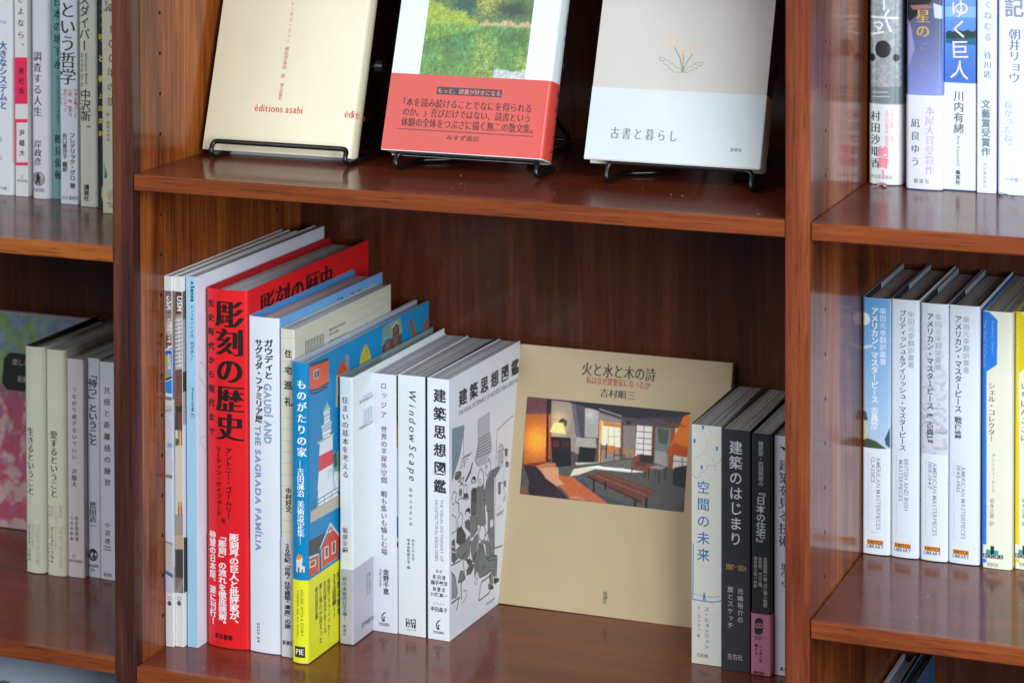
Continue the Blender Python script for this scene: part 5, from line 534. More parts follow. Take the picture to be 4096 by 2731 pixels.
{'id': 'fire', 'O': [0.40052, 0.23916, -0.50672], 'ex': [-0.02925, 0.97476, -0.22132], 'ey': [-0.99957, -0.02853, 0.00648], 'ez': [0.0, 0.22142, 0.97518], 'w': 0.0085, 'd': 0.188, 'h': 0.2123, 'T': [('cover_title', 'L', 'h', '火と水と木の詩', 58.11, 202.53, 122.48, 191.5, '3c3830', 0, 'm'), ('cover_subtitle', 'L', 'h', '私はなぜ建築家になったか', 62.37, 191.26, 118.36, 184.93, 'b03a34', -0.005, 'm'), ('cover_author', 'L', 'h', '吉村順三', 75.44, 182.17, 106.01, 175.18, '3c3830', 0, 'm'), ('cover_publisher', 'L', 'v', '新潮社', 90.06, 20.08, 93.86, 10.16, '5c574c', 0, 'm'), ('title', 'S', 'v', '火と水と木の詩', -6.57, 207.42, 4.74, 167.71, '2c2620', 0.01, 'm')], 'A': [('cover_photo', 'L', 11.2, 89.6, 154.2, 169.7, '5c5458', 0.55, [('p', '3f3a4c', [(10.9, 168.8), (163.8, 170.9), (164.3, 163.7), (11.3, 163.2)]), ('p', 'a8653c', [(10.9, 168.8), (28.8, 168.7), (32.3, 118.0), (12.4, 114.1)]), ('p', '6a4a50', [(10.9, 168.6), (28.8, 168.2), (29.7, 157.0), (11.3, 155.3)]), ('g', 'ffb050', 26, 1.1, 23.5, 134.8), ('p', '2a1c1c', [(28.8, 168.7), (33.0, 168.6), (36.4, 113.5), (32.2, 117.0)]), ('p', 'b8562a', [(31.5, 157.2), (33.4, 157.3), (35.8, 120.3), (34.0, 120.1)]), ('p', '9c8f86', [(33.0, 168.6), (62.3, 167.9), (64.5, 125.1), (35.1, 135.9)]), ('p', '6f6870', [(50.6, 167.8), (62.3, 167.9), (64.1, 140.6), (57.0, 140.9)]), ('l', '857a74', 0.35, [(33.6, 161.3), (61.8, 160.0)]), ('l', '857a74', 0.35, [(34.2, 153.5), (62.3, 153.2)]), ('g', 'ffd9a0', 16, 0.5, 41.1, 154.1), ('p', 'a9a4a0', [(62.5, 164.9), (75.6, 165.2), (76.3, 141.8), (63.8, 141.1)]), ('g', 'e8e4e0', 8, 0.5, 68.2, 159.6), ('p', '55525c', [(54.4, 167.1), (63.0, 165.5), (64.6, 140.7), (61.2, 140.3)]), ('p', '2a2730', [(44.2, 169.1), (163.9, 169.4), (154.9, 166.2), (123.4, 160.8), (93.3, 160.4)]), ('p', '4a4450', [(96.5, 158.8), (154.9, 166.7), (149.3, 158.4), (96.6, 157.3)]), ('l', 'b0a8a8', 0.8, [(76.1, 165.2), (95.3, 161.1)]), ('p', '8e8680', [(75.8, 162.2), (95.5, 158.2), (98.1, 122.5), (77.9, 121.5)]), ('p', 'd9a860', [(76.6, 156.5), (78.9, 156.7), (81.0, 121.8), (78.4, 122.0)]), ('p', 'f0e4cc', [(79.0, 155.7), (94.9, 155.2), (96.1, 135.9), (79.4, 136.2)]), ('p', 'c08a50', [(79.5, 155.7), (94.9, 154.8), (95.2, 151.9), (79.8, 151.9)]), ('l', 'c89a60', 0.6, [(84.6, 150.4), (85.8, 133.9)]), ('l', '90a0a8', 0.4, [(89.8, 150.9), (91.0, 134.4)]), ('l', '90a0a8', 0.4, [(85.1, 143.6), (95.5, 144.6)]), ('p', 'c87848', [(83.1, 136.1), (91.4, 136.9), (92.3, 131.7), (83.4, 131.3)]), ('l', '2a201c', 0.9, [(79.3, 137.2), (79.9, 122.7)]), ('l', '2a201c', 0.9, [(84.3, 137.7), (84.3, 126.0)]), ('l', '2a201c', 0.6, [(79.5, 135.3), (84.4, 135.8)]), ('l', '2a201c', 0.6, [(79.6, 133.3), (84.6, 133.8)]), ('p', '8a817c', [(96.4, 153.9), (108.3, 154.6), (109.6, 128.5), (97.7, 128.3)]), ('p', 'a88050', [(90.5, 134.9), (107.6, 135.1), (107.8, 132.7), (90.6, 132.5)]), ('l', 'b08850', 0.9, [(102.0, 133.6), (102.7, 122.0)]), ('l', 'b08850', 0.9, [(107.2, 133.1), (107.6, 123.5)]), ('l', '5c3c24', 0.9, [(91.2, 132.5), (91.3, 123.8)]), ('l', '5c3c24', 1.2, [(96.2, 135.0), (97.3, 122.5)]), ('l', '5c3c24', 0.9, [(91.4, 129.1), (101.3, 129.6)]), ('p', 'dcd8d4', [(109.1, 155.1), (122.5, 155.4), (123.4, 130.8), (109.6, 130.4)]), ('l', '4a4040', 0.45, [(109.4, 150.3), (122.9, 150.4)]), ('l', '4a4040', 0.45, [(109.8, 145.2), (123.2, 145.3)]), ('l', '4a4040', 0.45, [(110.1, 140.7), (123.6, 140.8)]), ('l', '4a4040', 0.45, [(110.5, 135.9), (123.9, 136.0)]), ('l', '4a4040', 0.45, [(110.8, 131.5), (124.2, 131.7)]), ('l', '4a4040', 0.45, [(115.5, 155.4), (116.5, 130.2)]), ('p', '6a4028', [(122.5, 155.4), (125.3, 155.7), (126.1, 129.2), (123.5, 129.9)]), ('p', '7e8484', [(125.3, 155.2), (139.2, 155.5), (140.2, 120.0), (126.0, 123.4)]), ('p', '5a6058', [(126.9, 154.4), (137.2, 154.4), (136.1, 141.7), (128.8, 142.9)]), ('p', 'a0a098', [(126.2, 135.9), (136.5, 136.0), (138.4, 122.7), (127.0, 124.4)]), ('p', '9a5a2c', [(138.7, 155.5), (142.3, 155.8), (142.8, 118.8), (138.1, 119.8)]), ('p', 'dcd8d4', [(142.3, 155.8), (149.4, 156.5), (157.1, 134.1), (157.6, 127.0), (142.3, 119.2)]), ('l', '4a4040', 0.45, [(141.5, 129.7), (157.4, 129.4)]), ('l', '4a4040', 0.45, [(150.0, 133.4), (150.2, 122.9)]), ('e', '4a3c38', 44.5, 150.9, 3.6, 3.5), ('e', '7a6a60', 44.5, 150.9, 1.3, 1.2), ('p', 'f6dc96', [(36.6, 150.5), (45.1, 150.9), (47.9, 142.2), (33.5, 142.6)]), ('g', 'ffe8a0', 11, 0.5, 40.5, 145.2), ('l', 'd8c090', 0.5, [(36.2, 141.9), (38.0, 119.5)]), ('p', '1e1a20', [(34.9, 138.8), (52.3, 139.5), (54.9, 113.4), (45.7, 109.1), (37.6, 118.5)]), ('p', '5a3430', [(36.7, 136.0), (42.5, 136.4), (42.9, 130.8), (37.1, 130.4)]), ('p', '4a2e2c', [(44.6, 136.6), (51.5, 136.9), (51.9, 131.6), (45.0, 131.2)]), ('l', '3c3440', 0.5, [(36.2, 128.6), (53.1, 129.8)]), ('p', 'a8a49c', [(57.5, 140.2), (74.3, 141.1), (75.9, 133.5), (57.1, 132.6)]), ('p', '1a1a20', [(60.7, 133.0), (75.4, 133.4), (74.3, 120.7), (59.7, 119.7)]), ('p', 'c0bab0', [(58.0, 120.0), (77.8, 122.0), (78.5, 119.8), (62.0, 116.5), (58.2, 118.6)]), ('p', '5c5c5a', [(12.4, 114.1), (36.9, 113.6), (78.4, 121.6), (111.1, 129.6), (158.6, 119.9), (160.6, 90.5), (11.8, 88.6), (12.2, 97.4)]), ('p', 'd8ccb8', [(54.2, 108.5), (56.9, 114.6), (77.5, 119.5), (111.9, 119.1), (123.2, 119.2), (106.9, 116.6), (75.7, 116.4), (61.4, 110.2)]), ('p', 'f0ece6', [(68.3, 117.2), (80.7, 119.4), (110.9, 119.0), (117.2, 117.7), (86.1, 117.0)]), ('p', '4a5258', [(55.9, 100.9), (65.8, 107.7), (75.0, 98.0), (108.8, 90.8), (114.0, 90.4), (90.2, 89.9)]), ('p', '6e6e66', [(78.5, 120.6), (106.1, 127.2), (106.7, 119.5), (80.7, 118.9)]), ('p', '7a5040', [(106.9, 128.2), (113.5, 132.3), (125.4, 132.0), (125.4, 118.5), (107.8, 118.7)]), ('p', '3c2c2c', [(113.5, 132.3), (125.4, 131.8), (124.9, 125.2), (113.5, 126.0)]), ('p', '5a4038', [(110.4, 125.7), (119.7, 125.6), (118.9, 122.7), (109.6, 122.7)]), ('l', '3a2824', 0.8, [(107.5, 119.6), (107.4, 116.2)]), ('l', '3a2824', 0.8, [(119.0, 117.9), (119.1, 114.0)]), ('p', '9a9a96', [(121.5, 122.4), (129.0, 124.8), (136.8, 124.0), (131.3, 121.2)]), ('l', '2c2624', 0.8, [(122.0, 122.2), (122.2, 112.4)]), ('l', '2c2624', 0.8, [(131.0, 121.5), (131.1, 110.4)]), ('l', '2c2624', 0.8, [(136.3, 123.4), (136.2, 113.8)]), ('l', '2c2624', 0.6, [(128.2, 122.6), (128.1, 115.4)]), ('p', '26262e', [(143.5, 124.1), (158.0, 128.5), (159.4, 107.6), (143.2, 110.7), (143.0, 119.3)]), ('p', '5a3c34', [(149.8, 91.3), (153.5, 97.4), (160.0, 98.1), (160.6, 90.5)]), ('p', '7a4430', [(12.2, 114.0), (33.3, 118.6), (39.7, 117.7), (42.5, 110.2), (23.1, 113.2), (15.9, 110.5)]), ('p', '3c3038', [(12.2, 113.5), (23.1, 113.2), (56.8, 88.3), (17.6, 89.2), (18.9, 100.0)]), ('p', 'b06a48', [(23.1, 113.6), (49.0, 107.9), (55.3, 108.6), (89.1, 89.8), (56.7, 90.3), (45.4, 99.8)]), ('p', 'c8987c', [(26.4, 112.5), (43.2, 114.7), (45.0, 104.6), (50.0, 101.7), (43.3, 99.1), (33.4, 104.4)]), ('p', 'b07c60', [(23.1, 113.6), (33.4, 117.3), (40.8, 117.8), (41.6, 114.5), (27.4, 112.6)]), ('p', 'b88068', [(53.5, 90.9), (58.6, 92.9), (64.9, 93.0), (71.4, 89.9), (56.7, 90.3)]), ('p', 'a86c58', [(68.7, 94.4), (73.1, 94.9), (81.3, 89.9), (72.5, 89.5)]), ('p', '6b4638', [(69.3, 110.5), (83.6, 115.1), (129.4, 104.5), (117.8, 94.5)]), ('p', '4a3028', [(69.3, 110.5), (117.8, 94.5), (117.9, 92.8), (69.4, 109.0)]), ('l', 'a07868', 0.5, [(76.0, 111.6), (121.5, 99.8)]), ('l', '8a6050', 0.5, [(81.1, 113.6), (126.4, 103.2)]), ('l', '2a2628', 1.8, [(75.3, 107.7), (75.8, 98.0)]), ('l', '2a2628', 1.6, [(85.3, 106.7), (85.7, 101.5)]), ('l', '2a2628', 2.2, [(112.1, 95.0), (112.2, 89.3)]), ('l', '2a2628', 2.2, [(121.7, 97.0), (121.7, 90.3)]), ('p', 'dc7a24', [(148.8, 166.1), (154.8, 168.6), (164.0, 168.5), (166.3, 134.1), (153.0, 133.6), (136.1, 134.5)]), ('p', 'b85818', [(135.9, 136.9), (142.1, 144.2), (166.0, 138.8), (166.3, 133.9), (153.0, 133.6), (136.1, 134.5)]), ('g', 'ff9a38', 18, 0.35, 153.9, 151.1), ('p', '7a5a4c', [(12.2, 97.4), (17.0, 96.9), (19.7, 90.3), (11.8, 88.8)]), ('e', '20181a', 101.9, 156.7, 1.7, 1.5), ('l', '6b6460', 0.4, [(95.5, 158.2), (149.2, 159.4)]), ('l', '8e4a24', 0.9, [(123.9, 160.9), (150.3, 158.0)]), ('p', '6a3c28', [(95.6, 157.3), (97.1, 157.4), (98.8, 128.4), (97.5, 128.3)]), ('p', '3a2a30', [(100.8, 157.7), (103.9, 158.0), (104.6, 155.2), (99.9, 154.9)]), ('photo', 1)])], 'kind': 'soft', 'col': ('c2ad88', 'b59f7a', 'bda884'), 'pg': 'cfc8b4', 'r': 1.2, 'label': 'beige book with a living room photo on its cover leaning face-out against the back panel', 'cat': 'book'},
{'id': 'cuon', 'O': [0.4022, 0.1636, -0.5061], 'ex': [0.99999, 0.004, 0.0], 'ey': [-0.004, 0.99999, 0.0], 'ez': [0.0, 0.0, 1.0], 'w': 0.0246, 'd': 0.1275, 'h': 0.1878, 'T': [('title', 'S', 'v', '空間の未来', 5.05, 143.89, 14.58, 81.43, '3f78b4', 0.0, ''), ('author', 'S', 'v', 'ユ・ヒョンジュン', 10.78, 45.56, 14.31, 12.73, '4a6a94', 0, ''), ('author', 'S', 'v', 'オ・スンヨン 訳', 4.87, 45.44, 7.34, 20.97, '4a6a94', 0, ''), ('publisher', 'S', 'h', 'CUON', 4.96, 8.37, 13.52, 5.37, '55574e', 0, 'm')], 'A': [('spine_drawing', 'S', 0.4, 188.3, 24.3, 42.0, 'dadbd0', 0.35, [('p', '3a84c8', [(8.6, 187.2), (9.5, 187.8), (10.4, 187.4), (10.4, 184.8), (9.5, 184.2), (8.6, 184.6)]), ('p', '3a84c8', [(1.7, 175.9), (2.6, 176.5), (3.5, 176.1), (3.5, 173.5), (2.6, 172.9), (1.7, 173.3)]), ('p', '3a84c8', [(19.8, 171.7), (20.7, 172.3), (21.6, 171.9), (21.6, 169.3), (20.7, 168.7), (19.8, 169.1)]), ('p', '3a84c8', [(7.6, 155.8), (8.5, 156.4), (9.4, 156.0), (9.4, 153.4), (8.5, 152.8), (7.6, 153.2)]), ('l', 'b8bab0', 0.25, [(1.5, 185.8), (4.3, 185.6), (6.9, 184.7), (9.1, 183.2), (10.9, 181.2), (12.2, 178.8), (12.8, 176.2), (12.8, 173.3), (12.2, 170.6), (10.9, 167.9), (9.1, 165.6), (6.9, 163.6), (4.3, 162.2), (1.5, 161.4)]), ('l', 'b8bab0', 0.25, [(19.6, 155.1), (19.1, 151.5), (17.6, 148.2), (15.4, 145.5), (12.6, 143.8), (9.6, 143.1), (6.6, 143.7), (4.1, 145.4), (2.2, 148.1), (1.2, 151.4), (1.2, 155.0), (2.2, 158.5), (4.0, 161.6), (6.6, 163.8), (9.5, 165.0), (12.6, 165.1), (15.4, 163.9), (17.6, 161.7), (19.0, 158.7), (19.6, 155.2)]), ('l', 'b8bab0', 0.25, [(23.5, 179.1), (21.9, 179.0), (20.4, 179.2), (18.9, 179.9), (17.6, 180.9), (16.5, 182.1), (15.6, 183.7), (14.9, 185.5), (14.6, 187.4), (14.5, 189.3)]), ('l', '9a9c94', 0.35, [(0.6, 147.9), (3.2, 145.9), (6.5, 146.5), (7.1, 149.8), (11.2, 151.8), (13.7, 156.8), (17.9, 157.0), (19.6, 156.3), (20.8, 159.3), (23.7, 160.4), (24.2, 163.3)]), ('l', '3f78b4', 0.7, [(-0.0, 93.9), (1.6, 93.3), (1.3, 50.2), (9.7, 49.7), (16.3, 49.7), (22.0, 50.8), (24.8, 52.4)]), ('l', '6a94c0', 0.35, [(0.0, 55.0), (8.8, 53.5), (16.8, 53.6), (22.0, 54.7), (24.8, 56.1)]), ('p', '3f78b4', [(9.4, 50.0), (9.9, 56.2), (10.4, 56.7), (11.0, 55.9), (12.0, 50.0), (11.1, 50.2), (10.4, 52.8), (10.1, 50.0)])])], 'kind': 'soft', 'col': ('d0d0c2', 'dadbd0', 'd4d5c8'), 'pg': '8c837c', 'r': 1.0, 'flap': '6a6a5c', 'label': 'off-white softcover with blue title characters and small blue hexagons, right of the beige face-out book', 'cat': 'book'},
{'id': 'black', 'O': [0.4285, 0.1594, -0.5061], 'ex': [1.0, 0.002, 0.0], 'ey': [-0.002, 1.0, 0.0], 'ez': [0.0, 0.0, 1.0], 'w': 0.0225, 'd': 0.131, 'h': 0.1878, 'T': [('title', 'S', 'v', '建築のはじまり', 6.08, 179.15, 15.9, 98.27, 'c9cdd2', 0.0, ''), ('date', 'S', 'h', '2007・2024', 2.95, 82.78, 19.25, 78.54, 'c09a5c', 0.01, 'm'), ('author', 'S', 'v', '光嶋裕介の', 12.48, 64.98, 16.92, 38.27, 'b9bdc2', 0.0, ''), ('subtitle', 'S', 'v', '旅とスケッチ', 4.45, 65.45, 8.9, 33.01, 'b9bdc2', 0.0, ''), ('publisher', 'S', 'h', '左右社', 4.38, 13.28, 16.6, 8.6, 'a8acb0', 0, '')], 'A': [], 'kind': 'soft', 'col': ('33353c', '34363e', '26282c'), 'pg': '86806a', 'r': 0.8, 'flap': '55523f', 'label': 'charcoal softcover with pale characters and small gold dates, second from the off-white book', 'cat': 'book'},
{'id': 'sd', 'O': [0.4528, 0.1568, -0.5061], 'ex': [1.0, 0.002, 0.0], 'ey': [-0.002, 1.0, 0.0], 'ez': [0.0, 0.0, 1.0], 'w': 0.0155, 'd': 0.132, 'h': 0.1876, 'T': [('title', 'S', 'v', '建築家・吉田鉄郎の', 5.44, 181.74, 9.39, 147.36, 'b4b8b8', 0, ''), ('title', 'S', 'v', '『日本の住宅』', 3.93, 145.49, 10.89, 100.29, 'c6caca', 0.006, ''), ('author', 'S', 'v', '吉田鉄郎＝著 近江榮＝監修', 9.55, 92.11, 12.48, 53.57, 'b4b8b8', 0, ''), ('author', 'S', 'v', '向井覚、大川三雄、', 5.49, 92.05, 8.34, 66.57, 'b4b8b8', 0, ''), ('author', 'S', 'v', '田所辰之助＝共訳', 1.85, 92.03, 4.45, 67.97, 'b4b8b8', 0, ''), ('publisher', 'S', 'h', 'S', 3.1, 40.41, 5.69, 36.69, 'd08aa4', 0, ''), ('publisher', 'S', 'h', 'D', 6.04, 40.81, 8.98, 37.09, 'd08aa4', 0.03, ''), ('lettering', 'S', 'h', '237', 2.85, 30.89, 8.99, 27.76, '5a3442', 0, ''), ('blurb', 'S', 'v', 'ニッポンを', 6.23, 24.41, 8.74, 10.39, '5a3442', 0.02, ''), ('blurb', 'S', 'v', '感じる', 2.77, 24.55, 5.19, 16.1, '5a3442', 0.02, ''), ('publisher', 'S', 'h', '鹿島出版会', 1.57, 3.52, 10.56, 0.98, '5a3442', 0.01, '')], 'A': [('publisher_mark', 'S', 2.5, 45.3, 9.5, 31.4, 'c47d98', 0.3, [('p', '2a2a2c', [(2.7, 40.9), (3.1, 43.5), (5.9, 45.1), (8.8, 44.2), (9.3, 41.7), (9.3, 35.4), (8.8, 33.2), (6.0, 31.5), (3.1, 32.5), (2.7, 34.5)])])], 'kind': 'soft', 'col': ('2a2e30', '2b2f31', '26292b'), 'pg': '847f7a', 'r': 1.4, 'label': 'narrow dark softcover with a pink paper band round its foot', 'cat': 'book', 'obi': (0.0479, 'c47d98')},
{'id': 'white', 'O': [0.469, 0.163, -0.5061], 'ex': [1.0, -0.0, 0.0], 'ey': [0.0, 1.0, 0.0], 'ez': [0.0, 0.0, 1.0], 'w': 0.0215, 'd': 0.128, 'h': 0.1856, 'T': [('title', 'S', 'v', '建築を見る技術', 4.1, 167.49, 12.62, 100.4, '4a4c58', -0.004, 'm'), ('author', 'S', 'v', '坂牛卓', 5.55, 87.65, 12.29, 68.63, '5a5c68', 0, 'm'), ('publisher', 'S', 'h', '晶文社', 4.84, 6.86, 13.76, 3.75, '44464e', 0.01, '')], 'A': [('emblem', 'S', 3.1, 180.5, 10.6, 172.0, 'd4d7e0', 0.3, [('e', '9a9ca4', 6.8, 176.2, 3.2, 3.7), ('e', 'd4d7e0', 6.8, 176.2, 2.8, 3.3), ('p', '2a2a2e', [(4.5, 176.8), (6.2, 177.7), (8.2, 177.2), (9.8, 175.8), (7.4, 174.0), (6.8, 175.9)])])], 'kind': 'soft', 'col': ('cfd2da', 'd4d7e0', 'cfd2da'), 'pg': '86765c', 'r': 0.8, 'label': 'white softcover half hidden by the right upright, beside the pink-banded book', 'cat': 'book'},
{'id': 'A', 'O': [-0.2262, 0.1605, -0.1785], 'ex': [1.0, -0.0, 0.0], 'ey': [0.0, 1.0, 0.0], 'ez': [0.0, 0.0, 1.0], 'w': 0.016, 'd': 0.128, 'h': 0.192, 'T': [('title', 'S', 'v', '大きなシステムと', 3.19, 133.64, 10.4, 74.82, '2f5f9c', 0.02, ''), ('lettering', 'S', 'v', 'いそげ', 3.29, 152.09, 10.22, 148.75, '4a6a9a', 0, ''), ('author', 'S', 'v', '杉山', -0.11, 50.48, 4.89, 30.15, '2f5f9c', 0, ''), ('publisher', 'S', 'h', 'ダイヤ出版', -1.51, 7.3, 9.6, 4.19, '6a6c74', 0, '')], 'A': [('spine_strip', 'S', 14.0, 120.3, 17.1, 27.3, 'dfe3e8', 0.5, [('p', 'e8a8b4', [(15.2, 119.1), (17.4, 119.2), (16.7, 28.6), (14.8, 28.5)])])], 'label': 'white book with blue characters at the left edge of the upper left shelf', 'kind': 'soft', 'col': ('dfe3e8', 'dfe3e8', 'dfe3e8'), 'pg': 'c9c6ba', 'r': 3, 'cat': 'book'},
{'id': 'B', 'O': [-0.2076, 0.16, -0.1785], 'ex': [1.0, -0.0, 0.0], 'ey': [0.0, 1.0, 0.0], 'ez': [0.0, 0.0, 1.0], 'w': 0.0128, 'd': 0.128, 'h': 0.192, 'T': [('title', 'S', 'v', 'さよなら、', 3.53, 174.0, 9.86, 126.73, '2e2e34', 0, 'm'), ('title', 'S', 'v', '男社会', 4.23, 111.3, 9.6, 88.95, '38202a', 0.01, ''), ('author', 'S', 'v', '尹雄大', 4.35, 57.8, 9.59, 35.17, '3a2c32', 0.01, ''), ('publisher', 'S', 'h', 'AKISHOBO', 1.33, 14.75, 14.28, 12.25, '7a7a7e', 0, '')], 'A': [('spine_print', 'S', 0.3, 120.8, 15.9, 26.5, 'e0e0de', 0.4, [('p', 'f0275c', [(0.3, 120.2), (16.8, 120.9), (16.5, 80.5), (-0.1, 79.7)]), ('p', 'f0275c', [(-0.2, 66.7), (16.4, 67.6), (16.0, 27.3), (-0.5, 26.3)]), ('p', 'e0e0de', [(1.5, 63.7), (14.4, 64.4), (14.1, 29.9), (1.2, 29.1)])]), ('emblem', 'S', 4.9, 18.5, 8.8, 15.2, 'e0e0de', 0.2, [('e', '7a7a7e', 6.7, 16.8, 1.5, 1.4), ('e', 'e0e0de', 6.7, 16.8, 1.2, 1.2), ('l', '7a7a7e', 0.25, [(5.8, 16.1), (6.7, 17.9), (7.7, 16.2)])])], 'label': 'white book with a hot pink block and a pink frame on its spine', 'kind': 'soft', 'col': ('e0e0de', 'e0e0de', 'e0e0de'), 'pg': 'c9c6ba', 'r': 0.6, 'cat': 'book'},
{'id': 'C', 'O': [-0.1892, 0.156, -0.1785], 'ex': [1.0, -0.0, 0.0], 'ey': [0.0, 1.0, 0.0], 'ez': [0.0, 0.0, 1.0], 'w': 0.0178, 'd': 0.128, 'h': 0.192, 'T': [('title', 'S', 'v', '調査する人生', 3.03, 126.83, 10.96, 71.21, '3a3c44', 0, 'm'), ('author', 'S', 'v', '岸政彦', 3.53, 50.51, 10.37, 28.58, '3a3c44', 0, 'm'), ('publisher', 'S', 'h', '岩波書店', 1.36, 9.41, 13.4, 5.85, '6a6c74', 0, 'm')], 'A': [('emblem', 'S', 1.0, 23.3, 14.0, 10.6, 'dcdee6', 0.3, [('e', '55575e', 7.5, 17.0, 6.1, 6.2), ('e', '9a9ca2', 7.5, 17.0, 5.5, 5.6), ('e', 'b8babe', 9.9, 19.3, 2.2, 2.4), ('p', '202226', [(6.1, 21.7), (7.8, 21.8), (8.3, 19.2), (9.9, 18.1), (8.3, 16.6), (8.8, 12.7), (7.2, 12.6), (6.6, 16.1), (5.2, 12.1), (4.1, 13.0), (5.6, 17.8), (4.7, 19.0)])])], 'label': 'white book with a round black and white emblem near its foot', 'kind': 'soft', 'col': ('dcdee6', 'dcdee6', 'dcdee6'), 'pg': 'c9c6ba', 'r': 5, 'cat': 'book'},
{'id': 'D', 'O': [-0.1709, 0.1602, -0.1785], 'ex': [1.0, -0.0, 0.0], 'ey': [0.0, 1.0, 0.0], 'ez': [0.0, 0.0, 1.0], 'w': 0.0145, 'd': 0.128, 'h': 0.196, 'T': [('title', 'S', 'v', '日本の地下水', 2.52, 174.32, 10.68, 112.34, '1f3438', 0, 'm'), ('author', 'S', 'v', '鶴見俊輔', 2.81, 55.62, 10.29, 17.15, '1f3438', 0.005, 'm'), ('subtitle', 'S', 'v', 'ちいさなメディアから', 4.81, 106.46, 8.62, 65.07, '3a5a5e', 0, '')], 'A': [], 'label': 'teal book with dark characters, partly covered by its white neighbour', 'kind': 'soft', 'col': ('6d9c9c', '6d9c9c', '6d9c9c'), 'pg': 'c9c6ba', 'r': 1.0, 'cat': 'book'},
{'id': 'E', 'O': [-0.1517, 0.1429, -0.1785], 'ex': [1.0, -0.0, 0.0], 'ey': [0.0, 1.0, 0.0], 'ez': [0.0, 0.0, 1.0], 'w': 0.0167, 'd': 0.128, 'h': 0.188, 'T': [('title', 'S', 'v', 'という哲学', 0.4, 172.27, 15.03, 102.31, '26282e', -0.004, 'm'), ('blurb', 'S', 'v', '世界を動かした', 13.45, 98.84, 16.94, 73.61, 'a8405c', 0, ''), ('blurb', 'S', 'v', '小説、詩、哲学は、', 7.81, 97.98, 11.57, 72.61, 'a8405c', 0, ''), ('blurb', 'S', 'v', '歩行によって', 3.27, 98.33, 6.63, 78.21, 'a8405c', 0, ''), ('blurb', 'S', 'v', '生まれた', -0.48, 98.37, 2.21, 84.32, 'a8405c', 0, ''), ('author', 'S', 'v', 'フレデリック・グロ 著', 9.08, 61.04, 14.18, 13.77, '2e3036', 0.01, ''), ('author', 'S', 'v', '谷口亜沙子 翻訳', 2.0, 60.28, 6.44, 27.36, '2e3036', 0.01, ''), ('publisher', 'S', 'h', '山と溪谷社', 1.44, 7.32, 17.3, 3.8, '4a4c54', 0, '')], 'A': [], 'label': 'white book with large black characters and small red columns of text on its spine', 'kind': 'soft', 'col': ('d9dee8', 'd9dee8', 'd9dee8'), 'pg': 'c9c6ba', 'r': 0.6, 'cat': 'book'},
{'id': 'F', 'O': [-0.1308, 0.1385, -0.1785], 'ex': [1.0, -0.0, 0.0], 'ey': [0.0, 1.0, 0.0], 'ez': [0.0, 0.0, 1.0], 'w': 0.0177, 'd': 0.128, 'h': 0.19, 'T': [('title', 'S', 'v', 'スダイバー', 0.66, 179.87, 10.65, 132.26, '2a2a2a', 0.0, ''), ('author', 'S', 'r', 'Nakazawa Shinichi', 6.11, 129.68, 8.77, 103.3, '4a4a46', 0, ''), ('subtitle', 'S', 'r', 'Earth Diver Rev. Ed.', 2.24, 129.5, 4.77, 101.01, '4a4a46', 0, ''), ('author', 'S', 'v', '中沢新一', 1.59, 99.42, 11.06, 63.7, '2a2a2a', 0.0, ''), ('publisher', 'S', 'v', '講談社', 4.57, 18.81, 9.37, 5.06, '2a2a2a', 0.01, '')], 'A': [], 'label': 'thick cream book with crinkled paper and big black characters', 'kind': 'soft', 'col': ('d6d8c8', 'd6d8c8', 'd6d8c8'), 'pg': 'c9c6ba', 'r': 3, 'cat': 'book', 'bump': 1},
{'id': 'G', 'O': [-0.111, 0.1343, -0.1785], 'ex': [1.0, -0.0, 0.0], 'ey': [0.0, 1.0, 0.0], 'ez': [0.0, 0.0, 1.0], 'w': 0.0125, 'd': 0.128, 'h': 0.186, 'T': [('title', 'S', 'v', '弓と禅', 1.89, 147.1, 7.7, 106.63, 'd8c818', 0.02, ''), ('author', 'S', 'v', '上田武訳', 1.83, 97.35, 6.06, 61.45, 'd8c818', 0.01, ''), ('author', 'S', 'v', 'ヘリゲル', 3.48, 178.87, 6.65, 153.45, '9aa84a', 0, '')], 'A': [('spine_drawing', 'S', 2.7, 20.4, 7.3, 5.3, '16242e', 0.4, [('p', 'd8c818', [(4.3, 16.9), (5.4, 19.3), (6.2, 17.0), (6.9, 14.7), (6.6, 8.9), (5.3, 6.5), (4.0, 11.1)])])], 'label': 'narrow black book with bright yellow characters', 'kind': 'soft', 'col': ('16242e', '16242e', '16242e'), 'pg': 'c9c6ba', 'r': 2, 'cat': 'book'},
